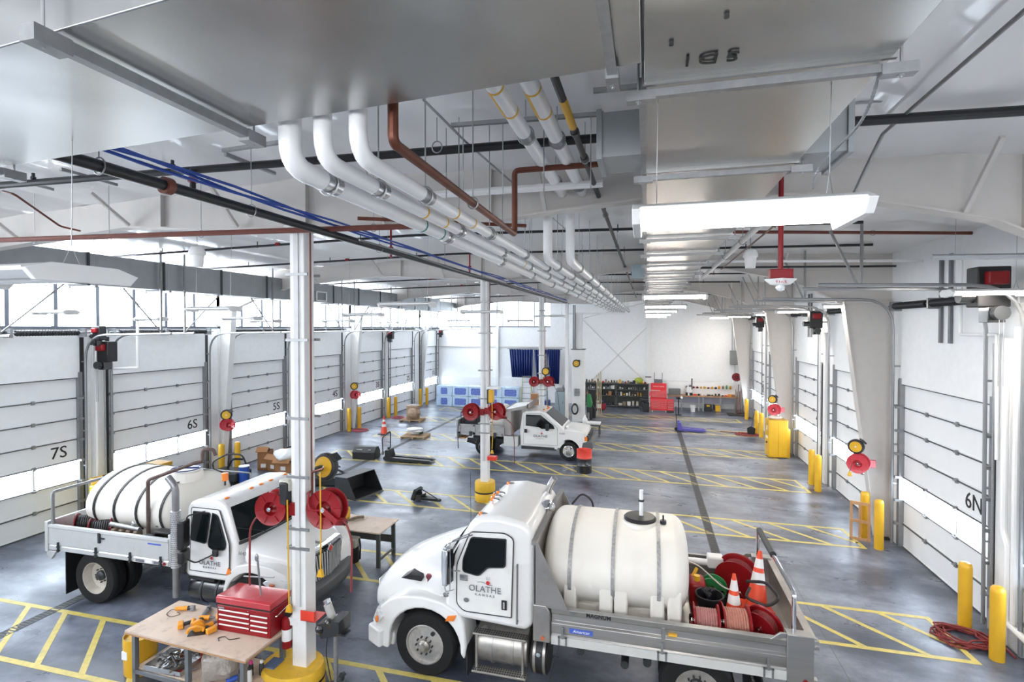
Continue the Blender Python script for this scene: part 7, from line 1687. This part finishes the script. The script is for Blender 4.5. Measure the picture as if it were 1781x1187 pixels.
m = MB(); m.box(-6.9, -5.9, 31.9, 32.5, .0, 1.0); o = m.build('navy_tarp', M('navy tarp', (.015, .05, .22), .4, var=.2, scale=4, bump=.3, bscale=4), bevel=.06); tag(o, 'navy tarp covered box at the foot of the third column', 'tarp')
m = MB(); m.prism([(-6.7, 1.0), (-6.0, 1.0), (-6.15, 1.75), (-6.45, 1.8)], 'y', 32.0, 32.4); o = m.build('clear_bag', WRAP, bevel=.08); tag(o, 'pale plastic draped on the navy tarp box', 'bag')
def stepladder(x, y, h, label, mat=M('yellow green ladder rail', (.55, .56, .10), .4, var=.05), w=.5):
    t = T('stepladder', label, 'ladder', (x, y, 0), .1, 'stepladders by the third column')
    for s_ in (-1, 1): MB().beam((s_*w/2, -.02, 0), (s_*w*.28, .3, h), .06, .03).build('rail', mat, t, world=False)
    for s_ in (-1, 1): MB().beam((s_*w/2, .95, 0), (s_*w*.3, .36, h), .04, .03).build('rear_rail', STRUT, t, world=False)
    n = int(h/.3)
    for k in range(1, n): q = k/n; hw = w/2*(1-q)+w*.28*q; MB().box(-hw, hw, .32*q-.05, .32*q+.04, h*q-.015, h*q+.015).build('rung', STRUT, t, world=False)
    MB().box(-w*.32, w*.32, .25, .42, h-.03, h+.03).build('cap', DARKSTEEL, t, world=False)
stepladder(-6.98, 30.2, 2.6, 'yellow railed stepladder left of the third column', w=.8); stepladder(-5.95, 30.2, 4.0, 'tall stepladder directly behind the third column', M('tan ladder rail', (.35, .30, .18), .5))
for (x, y, z, w, h, lb) in ((-5.95, 28.3, 0, .75, .8, 'brown box lowest in the stack left of the third column'), (-5.97, 28.3, .8, .65, .6, 'brown box in the middle of the stack left of the third column'), (-5.93, 28.3, 1.4, .6, .5, 'brown box on top of the stack left of the third column'), (-4.55, 26.4, 0, .5, .45, 'small brown box right of the third column')):
    t = T('cardboard_box', lb, 'cardboard box', (x, y, z), random.uniform(-.1, .1), 'brown boxes at the third column'); MB().box(-w/2, w/2, -.3, .3, 0, h-.01).build('carton', CARD, t, world=False, bevel=.01); MB().box(-w/2, w/2, -.03, .03, h-.012, h-.006).build('tape', BEIGEPL, t, world=False)
# boxed chase, grey locker, welder and hoses
t = T('boxed_chase', 'white boxed chase with a duct on top at the end of the centre line', 'boxed column', (-3.92, 30.9, 0))
MB().box(-.36, .36, -.3, .3, 0, 4.25).build('box', WHITE_STEEL, t, world=False, bevel=.01); MB().box(-.42, .40, -.36, .34, 4.25, 4.30).build('cap_plate', GREYBOX, t, world=False); MB().box(-.25, .2, -.2, .2, 4.3, 6.4).build('riser_duct', WHITE_STEEL, t, world=False); m = MB()
for x in (-.30, -.2): m.cyl((x, -.26, 4.3), (x, -.26, 6.9), .03, n=8)
m.build('riser_pipe', DARKSTEEL, t, world=False)
cord_reel((-4.02, 30.55, 3.45), .19, (0, -1, 0), 'black and yellow cord reel on the white boxed chase')
t = T('dryer_canister', 'grey ribbed canister fixed to the white boxed chase', 'canister', (-3.98, 30.5, 1.55)); MB().cyl((0,0,0), (0,0,.42), .14, n=18).build('body', STRUT, t, world=False); m = MB()
for k in range(5): m.ring((0,0,.05+k*.08), (0,0,1), .14, .155, 18, .02)
m.build('rib', DARKSTEEL, t, world=False)
m = MB()
for k in range(5):
    pts = [(-4.08+(.20-.012*k)*math.cos(a*PI/8), 30.42-.02*k, .78+(.33-.02*k)*math.sin(a*PI/8)) for a in range(16)]; m.tube(pts, .02, n=6, closed=True)
o = m.build('hanging_hose', DARKSTEEL); tag(o, 'dark hose coil hanging low on the white boxed chase', 'hose')
t = T('grey_locker', 'pale blue grey steel locker between the navy curtain and the boxed chase', 'locker', (-5.25, 32.4, 0)); MB().box(-.30, .30, -.3, .3, 0, 1.55).build('body', PALEBLUE, t, world=False, bevel=.01); MB().box(-.27, .27, -.315, -.3, .08, 1.5).build('door', PALEBLUE, t, world=False, bevel=.004); MB().box(.18, .2, -.33, -.31, .8, .95).build('handle', CHROME, t, world=False)
m = MB(); m.box(-5.5, -5.0, 32.2, 32.7, 1.56, 1.75); m.ball((-5.1, 32.4, 1.85), .1, 10); o = m.build('clutter_box', GREYTOOL, bevel=.02); tag(o, 'grey machine parts on top of the pale locker', 'machine parts')
t = T('pipe_bender', 'green machine with a tall body standing right of the boxed chase', 'machine', (-3.35, 31.6, 0))
MB().prism([(-.14, .75), (.14, .75), (.18, 1.0), (.06, 1.5), (-.10, 1.55), (-.16, 1.3)], 'y', -.2, .2).build('body', GREEN, t, world=False, bevel=.03); m = MB(); m.box(-.15, .15, -.15, .15, 0, .75); m.tube([(.2, -.1, .9), (.4, -.2, .6), (.35, -.2, .2)], .03, n=8); m.build('stand', DARKSTEEL, t, world=False, bevel=.02)
MB().cyl((-.05, -.25, .02), (-.05, -.25, .45), .07, n=12).build('side_cylinder', STRUT, t, world=False)
t = T('black_crate', 'small black box behind the green machine', 'box', (-3.3, 32.3, 0)); MB().box(-.2, .25, -.2, .2, 0, 1.75).build('body', BLACKPL, t, world=False, bevel=.02)
for k, (dx, lb) in enumerate(((0, 'leftmost'), (.12, 'second'), (.24, 'rightmost'))):
    o = MB().cyl((-3.05+dx, 33.5, 0), (-3.12+dx, 33.9, 2.5+.12*k), .03, n=8).build('long_pole', M('tan long pole', (.42, .34, .20), .5, var=.1)); tag(o, '%s of the tan poles leaning left of the parts shelves' % lb, 'pole', 'tan poles leaning by the shelves')
# parts shelves
SX0, SX1, SY0, SY1 = -4.25, .12, 36.6, 37.2
for q, (a, b) in enumerate(((SX0, -2.08), (-2.06, SX1))):
    t = T('parts_shelf', '%s charcoal steel shelf unit against the end wall' % ['left', 'right'][q], 'shelf unit', ((a+b)/2, 36.9, 0), 0, 'charcoal shelf units')
    for z, nm_ in ((.18, 'shelf'), (.85, 'shelf'), (1.30, 'shelf'), (1.70, 'shelf')): MB().box(a, b, SY0, SY1, z-.06, z).build(nm_, SHELFGREY, t, bevel=.004)
    for x in (a+.03, b-.03):
        for y in (SY0+.02, SY1-.02): MB().box(x-.025, x+.025, y-.02, y+.02, 0, 1.72).build('post', SHELFGREY, t)
    MB().box(a, b, SY1-.01, SY1, .2, 1.7).build('back_panel', SHELFGREY, t)
random.seed(21)
palT = [CARD, RED, REDBRIGHT, DARKSTEEL, BLACKPL, BEIGEPL, YELLOW, GREYTOOL, BRZ, ORANGETOOL, DARKSTEEL, MATS['dark maroon reel'], BRZ, DARKSTEEL]
CWORD = {'white painted steel': 'white', 'white reflective band': 'off-white', 'dark steel': 'dark grey', 'aluminium band': 'silver', 'brown cardboard': 'brown', 'grimy tan valve body': 'dark tan', 'black plastic': 'black', 'grey tool metal': 'grey', 'safety yellow paint': 'yellow', 'beige plastic': 'beige', 'navy welding curtain': 'navy', 'red enamel': 'dark red', 'bright red plastic': 'orange red', 'orange power tool shell': 'orange', 'dark maroon reel': 'maroon', 'green enamel': 'green'}
ORDW = ['leftmost', 'second', 'third', 'fourth', 'fifth', 'sixth', 'seventh', 'eighth', 'ninth', 'tenth', 'eleventh', 'twelfth']
def ORD(k, n):
    if k < n/2: return ORDW[k]+('' if k == 0 else ' from left')
    j = n-1-k; return 'rightmost' if j == 0 else ORDW[j]+' from right'
def clutter(x0, x1, y, z, n, smax, mats, grp, what, hmax=None, kindmix=('box', 'can', 'lump')):
    for k in range(n):
        w = (x1-x0)/n*random.uniform(.6, .95); x = x0+(x1-x0)*(k+.5)/n; hgt = random.uniform(.35, 1)*(hmax or smax); mt = mixrand(mats); kd = mixrand(kindmix)
        m = MB(); yy = y+random.uniform(-.08, .08)
        if kd == 'box': m.cbox((x, yy, z+hgt/2), (w, min(.3, w*1.2), hgt), rz=random.uniform(-.3, .3))
        elif kd == 'can': m.cyl((x, yy, z), (x, yy, z+hgt), w*.42, n=12); m.cyl((x, yy, z+hgt), (x, yy, z+hgt*1.1), w*.2, n=8)
        else: m.ball((x, yy, z+hgt*.45), hgt*.45, 8, (min(w/hgt, 1.6), 1, 1)); m.tube([(x-w*.3, yy-.05, z+hgt*.5), (x, yy-.08, z+hgt*.95), (x+w*.35, yy-.05, z+hgt*.3)], w*.12, n=6)
        cname = {'box': 'parts_box', 'can': 'can', 'lump': 'spare_part'}[kd]
        o = m.build(cname, mt, bevel=.01 if kd == 'box' else 0)
        cn = CWORD.get(mt.name, 'dark'); tag(o, '%s %s %s, %s' % (cn, {'box': 'box', 'can': 'can', 'lump': 'spare part'}[kd], what, ORD(k, n)), {'box': 'box', 'can': 'can', 'lump': 'spare part'}[kd], grp+' ('+cn+' '+kd+')')
clutter(-4.2, -.0, 36.75, 1.70, 22, .26, palT, 'things on top of the shelves', 'on top of the parts shelves')
clutter(-4.15, -2.15, 36.7, 1.30, 15, .24, [WHITE_STEEL, GREYTOOL, DARKSTEEL, DARKSTEEL, SILVERBAND], 'bottles on the second shelf, left unit', 'on the upper row of the left shelf unit', .27, ('can', 'can', 'box'))
clutter(-2.0, .05, 36.7, 1.30, 14, .2, [SILVERBAND, DARKSTEEL, BLACKPL, GREYTOOL, WHITE_STEEL], 'parts on the second shelf, right unit', 'on the upper row of the right shelf unit', .2)
clutter(-4.15, -2.15, 36.7, .85, 9, .28, [CARD, BRZ, DARKSTEEL, BLACKPL, CARD], 'boxes on the third shelf, left unit', 'on the middle row of the left shelf unit', .28)
clutter(-2.0, -.3, 36.7, .85, 9, .24, [YELLOW, BEIGEPL, BRZ, WHITE_STEEL, CARD, DARKSTEEL], 'things on the third shelf, right unit', 'on the middle row of the right shelf unit', .26)
clutter(-4.1, -2.2, 36.7, .18, 6, .4, [NAVY, BLACKPL, WHITE_STEEL, DARKSTEEL], 'things on the bottom shelf, left unit', 'on the bottom row of the left shelf unit', .45)
clutter(-1.9, -.2, 36.7, .18, 6, .3, [BEIGEPL, WHITE_STEEL, DARKSTEEL, BRZ], 'things on the bottom shelf, right unit', 'on the bottom row of the right shelf unit', .32)
t = T('lime_bag', 'lime green and black bag on top of the right parts shelf', 'bag', (-.55, 36.8, 1.7)); MB().ball((0,0,.2), .28, 12, (1.1, .7, .8)).build('bag', M('lime fabric', (.35, .42, .06), .7, var=.2), t, world=False)
t = T('white_bin', 'white bin with black lid on top of the right parts shelf by the wall post', 'bin', (-.05+.15, 36.9, 1.72)); MB().box(-.2, .18, -.15, .15, 0, .42).build('bin', WHITE_STEEL, t, world=False, bevel=.01); MB().box(-.21, .19, -.16, .16, .42, .47).build('lid', BLACKPL, t, world=False)
t = T('grey_chair', 'dark office chair back standing on the shelf end behind the red tool cabinet', 'chair', (.75, 36.6, 0)); MB().box(-.28, .28, -.05, .05, 1.55, 2.05).build('back', GREYPAINT, t, world=False, bevel=.15, seg=4); m = MB(); m.box(-.02, .02, -.02, .02, .0, 1.6).box(-.27, -.24, -.02, .02, 1.5, 2.5).box(.24, .27, -.02, .02, 1.5, 2.5); m.build('frame', DARKSTEEL, t, world=False)
t = T('red_generator', 'dark red pressure washer with white panel on the floor before the left shelves', 'generator', (-2.95, 35.1, 0)); MB().box(-.3, .3, -.25, .25, .1, .5).build('body', M('crimson machine', (.30, .01, .03), .4, var=.2), t, world=False, bevel=.05); MB().box(-.28, -.02, -.27, -.25, .2, .48).build('panel', WHITE_STEEL, t, world=False); m = MB(); m.tube([(-.38, -.28, .05), (-.38, -.28, .55), (.38, -.28, .55), (.38, -.28, .05)], .02, n=6, fil=.05); m.cyl((.1, -.1, .5), (.1, -.1, .62), .1, n=12); m.build('cage', DARKSTEEL, t, world=False); MB().cyl((-.3, -.3, .1), (-.3, .3, .1), .1, n=14).build('wheel', BLACKPL, t, world=False)
# red rolling tool cabinet
t = T('tool_cabinet', 'tall bright red rolling tool cabinet with open lid at the end wall', 'tool cabinet', (.75, 35.5, 0)); RC = M('bright red tool cabinet', (.68, .018, .03), .35, var=.05, coat=.3)
MB().box(-.53, .53, -.25, .25, .14, .93).build('lower_body', RC, t, world=False, bevel=.01); MB().box(-.50, .50, -.22, .22, .95, 1.42).build('upper_chest', RC, t, world=False, bevel=.01); MB().box(-.50, .50, .18, .22, 1.42, 1.88).build('lid', RC, t, world=False, bevel=.008)
textmesh('MATCO TOOLS', .10, WHITETXT, 'lettering', t, frame_m((.75, 35.67, 1.66), (1, 0, 0), (0, 0, 1)), .003)
for (xa, xb, z0_, z1_, n) in ((-.48, .12, .22, .80, 6), (.15, .50, .22, .80, 5), (-.46, .12, 1.0, 1.36, 4), (.15, .46, 1.0, 1.36, 4)):
    for k in range(n):
        z = z0_+(z1_-z0_)*k/n; yf = -.26 if z0_ < .5 else -.23
        d = MB().box(xa, xb, yf, yf+.02, z+.01, z+(z1_-z0_)/n-.01).build('drawer', RC, t, world=False); MB().box(xa+.01, xb-.01, yf-.015, yf, z+(z1_-z0_)/n-.032, z+(z1_-z0_)/n-.018).build('drawer_pull', SILVERBAND, d, world=False)
for x in (-.42, .42): MB().cyl((x, -.18, .065), (x+.05, -.18, .065), .065, n=14).build('caster', WHITE_STEEL, t, world=False)
MB().box(-.6, -.53, -.15, .15, 1.05, 1.3).build('side_box', RC, t, world=False, bevel=.02); MB().box(-.5, .1, -.24, -.2, 1.42, 1.46).build('wood_trim', BEIGEPL, t, world=False)
t = T('side_cabinet', 'narrow bright red side cabinet bolted right of the tall red tool cabinet', 'tool cabinet', (1.50, 35.5, 0)); MB().box(-.2, .2, -.25, .25, .14, .85).build('body', RC, t, world=False, bevel=.01); MB().box(-.2, .2, -.2, .2, 0, .14).build('plinth', DARKSTEEL, t, world=False)
for k in range(6): d = MB().box(-.17, .17, -.265, -.25, .20+k*.1, .285+k*.1).build('drawer', RC, t, world=False); MB().box(-.16, .16, -.28, -.265, .25+k*.1, .27+k*.1).build('drawer_pull', SILVERBAND, d, world=False)
t = T('black_stand', 'black wheeled stand left of the red tool cabinet', 'cart', (-.15, 35.4, 0)); MB().box(-.28, .28, -.2, .2, .8, .86).build('top', DARKSTEEL, t, world=False); m = MB()
for x in (-.24, .24):
    for y in (-.16, .16): m.box(x-.02, x+.02, y-.02, y+.02, 0, .8)
m.build('leg', BLACKPL, t, world=False); MB().box(-.1, .3, -.15, .15, 0, .6).build('bin', BLACKPL, t, world=False, bevel=.02)
t = T('bench_grinder', 'bench grinder on a thin black pedestal before the far workbench', 'pedestal tool', (1.95, 34.6, 0)); MB().cyl((0,0,0), (0,0,1.0), .035, n=10).build('pedestal', BLACKPL, t, world=False); MB().lathe([(.001, 0), (.2, 0), (.2, .03), (.04, .05)], (0,0,0), n=18).build('base', BLACKPL, t, world=False); MB().cyl((-.14, 0, 1.08), (.14, 0, 1.08), .08, n=14).build('motor', BLACKPL, t, world=False); MB().ball((.18, -.03, 1.12), .09, 10).build('white_wheel', WHITE_STEEL, t, world=False)
# workbench at the end wall
t = T('end_workbench', 'long brown topped workbench against the end wall at the right', 'workbench', (3.5, 36.9, 0)); MB().box(1.35, 5.75, 36.5, 37.3, .93, 1.0).build('top', M('brown bench top', (.36, .20, .11), .5, var=.1), t, bevel=.005)
for x in (2.25, 3.35, 3.62, 4.7, 5.6): MB().box(x-.045, x+.045, 36.53, 36.6, 0, .93).build('leg', STRUT, t)
MB().box(1.4, 5.7, 37.2, 37.25, .45, .9).build('back_panel', M('lavender grey panel', (.45, .46, .55), .5), t)
MB().box(1.4, 5.75, 37.25, 37.33, 1.0, 1.85).build('tool_board', WALLM, t)
clutter(2.4, 5.6, 36.8, 1.0, 15, .2, [REDBRIGHT, DARKSTEEL, BLACKPL, ORANGETOOL, WHITE_STEEL, CARD, GREYTOOL], 'things on the end workbench', 'on the end workbench', .17)
clutter(2.5, 5.5, 37.15, 1.42, 13, .3, [BLACKPL, GREEN, DARKSTEEL, BRZ, ORANGETOOL, YELLOW, MATS['dark maroon reel']], 'tools hung on the board over the end workbench', 'hung over the end workbench', .34, ('lump',))
t = T('grey_bins', 'grey parts cabinet at the left end of the long brown workbench', 'parts cabinet', (1.85, 36.9, 1.0)); MB().box(-.42, .35, -.2, .2, 0, .42).build('body', GREYBOX, t, world=False, bevel=.01); m = MB()
for a in range(4):
    for b in range(4): m.box(-.40+a*.19, -.23+a*.19, -.215, -.2, .02+b*.1, .10+b*.1)
m.build('bin_front', GREYPAINT, t, world=False)
t = T('white_monitor', 'white box standing on the long workbench beside the grey parts cabinet', 'box', (2.75, 36.9, 1.0)); MB().box(-.16, .16, -.1, .1, .0, .55).build('body', WHITE_STEEL, t, world=False, bevel=.02); MB().box(-.22, .22, -.16, .0, 0, .18).build('black_unit', BLACKPL, t, world=False, bevel=.02)
o = MB().box(2.93, 3.0, 37.2, 37.24, 1.35, 2.1).build('wall_level', BLACKPL); tag(o, 'tall thin black level hung on the wall above the workbench', 'tool')
def bucket(x, y, mt, lb, h=.36, r=.14):
    t = T('bucket', lb, 'bucket', (x, y, 0)); MB().lathe([(.001, 0), (r*.82, 0), (r, h), (r*1.06, h+.01), (r*1.02, h+.02), (r*.9, h), (r*.75, .02), (.001, .02)], (0,0,0), n=22).build('pail', mt, t, world=False); MB().tube([(-r, 0, h-.03), (-r*.7, -.1, h*.55), (r*.7, -.1, h*.55), (r, 0, h-.03)], .006, n=5, fil=.05).build('bail', STRUT, t, world=False)
bucket(2.95, 36.2, WHITE_STEEL, 'white bucket on the floor under the long end workbench', .4, .16)
t = T('yellow_case', 'black and yellow case under the middle of the end workbench', 'case', (3.95, 36.8, 0)); MB().box(-.22, .22, -.2, .2, 0, .42).build('body', BLACKPL, t, world=False, bevel=.02); MB().box(-.1, .1, -.21, -.2, .3, .42).build('trim', YELLOW, t, world=False)
t = T('yellow_case', 'black and yellow jack under the right half of the end workbench', 'case', (4.55, 36.7, 0)); MB().box(-.16, .14, -.2, .2, 0, .4).build('body', YELLOW, t, world=False, bevel=.03); MB().box(-.3, -.16, -.1, .2, .1, .42).build('part', BLACKPL, t, world=False)
# electrical panel, conduits and reel in the corner
t = T('electrical_panel', 'grey electrical cabinet high on the end wall at the right corner', 'electrical cabinet', (5.80, 37.7, 3.05)); MB().box(-.36, .36, -.2, .18, 0, .95).build('body', GREYBOX, t, world=False, bevel=.01); MB().box(-.33, .33, -.215, -.2, .03, .92).build('door', GREYBOX, t, world=False, bevel=.004); m = MB()
for x in (-.25, -.1, .05, .2): m.cyl((x, 0, .95), (x, 0, 3.0), .022, n=8)
m.cyl((-.05, 0, -1.2), (-.05, 0, 0), .02, n=8); m.build('conduit', STRUT, t, world=False)
wall_reel((5.72, 36.9, 2.28), .27, 1, MATS['dark maroon reel'], 'dark red hose reel in the far right corner under the grey cabinet', 'red hose reels on the wall columns', side=-1, arm=False)
random.seed(9)
for k in range(7):
    x = 5.55+.09*k; o = MB().cyl((x-.12, 35.6+.05*k, .02), (x+.12, 36.9, 1.4+random.uniform(-.3, .5)), .022, n=7); o.beam((x-.18, 35.55+.05*k, .04), (x-.02, 35.6+.05*k, .04), .05, .12); o = o.build('broom', mixrand([COPPER, DARKSTEEL, BRZ, RED, GREEN])); tag(o, 'long handled broom leaning in the far right corner, '+ORD(k, 7), 'broom', 'brooms and shovels in the far right corner')
o = MB().box(5.0, 6.1, 35.0, 36.0, 0, .05).build('black_mat', BLACKPL, bevel=.01); tag(o, 'black mat under the brooms in the far right corner', 'mat')
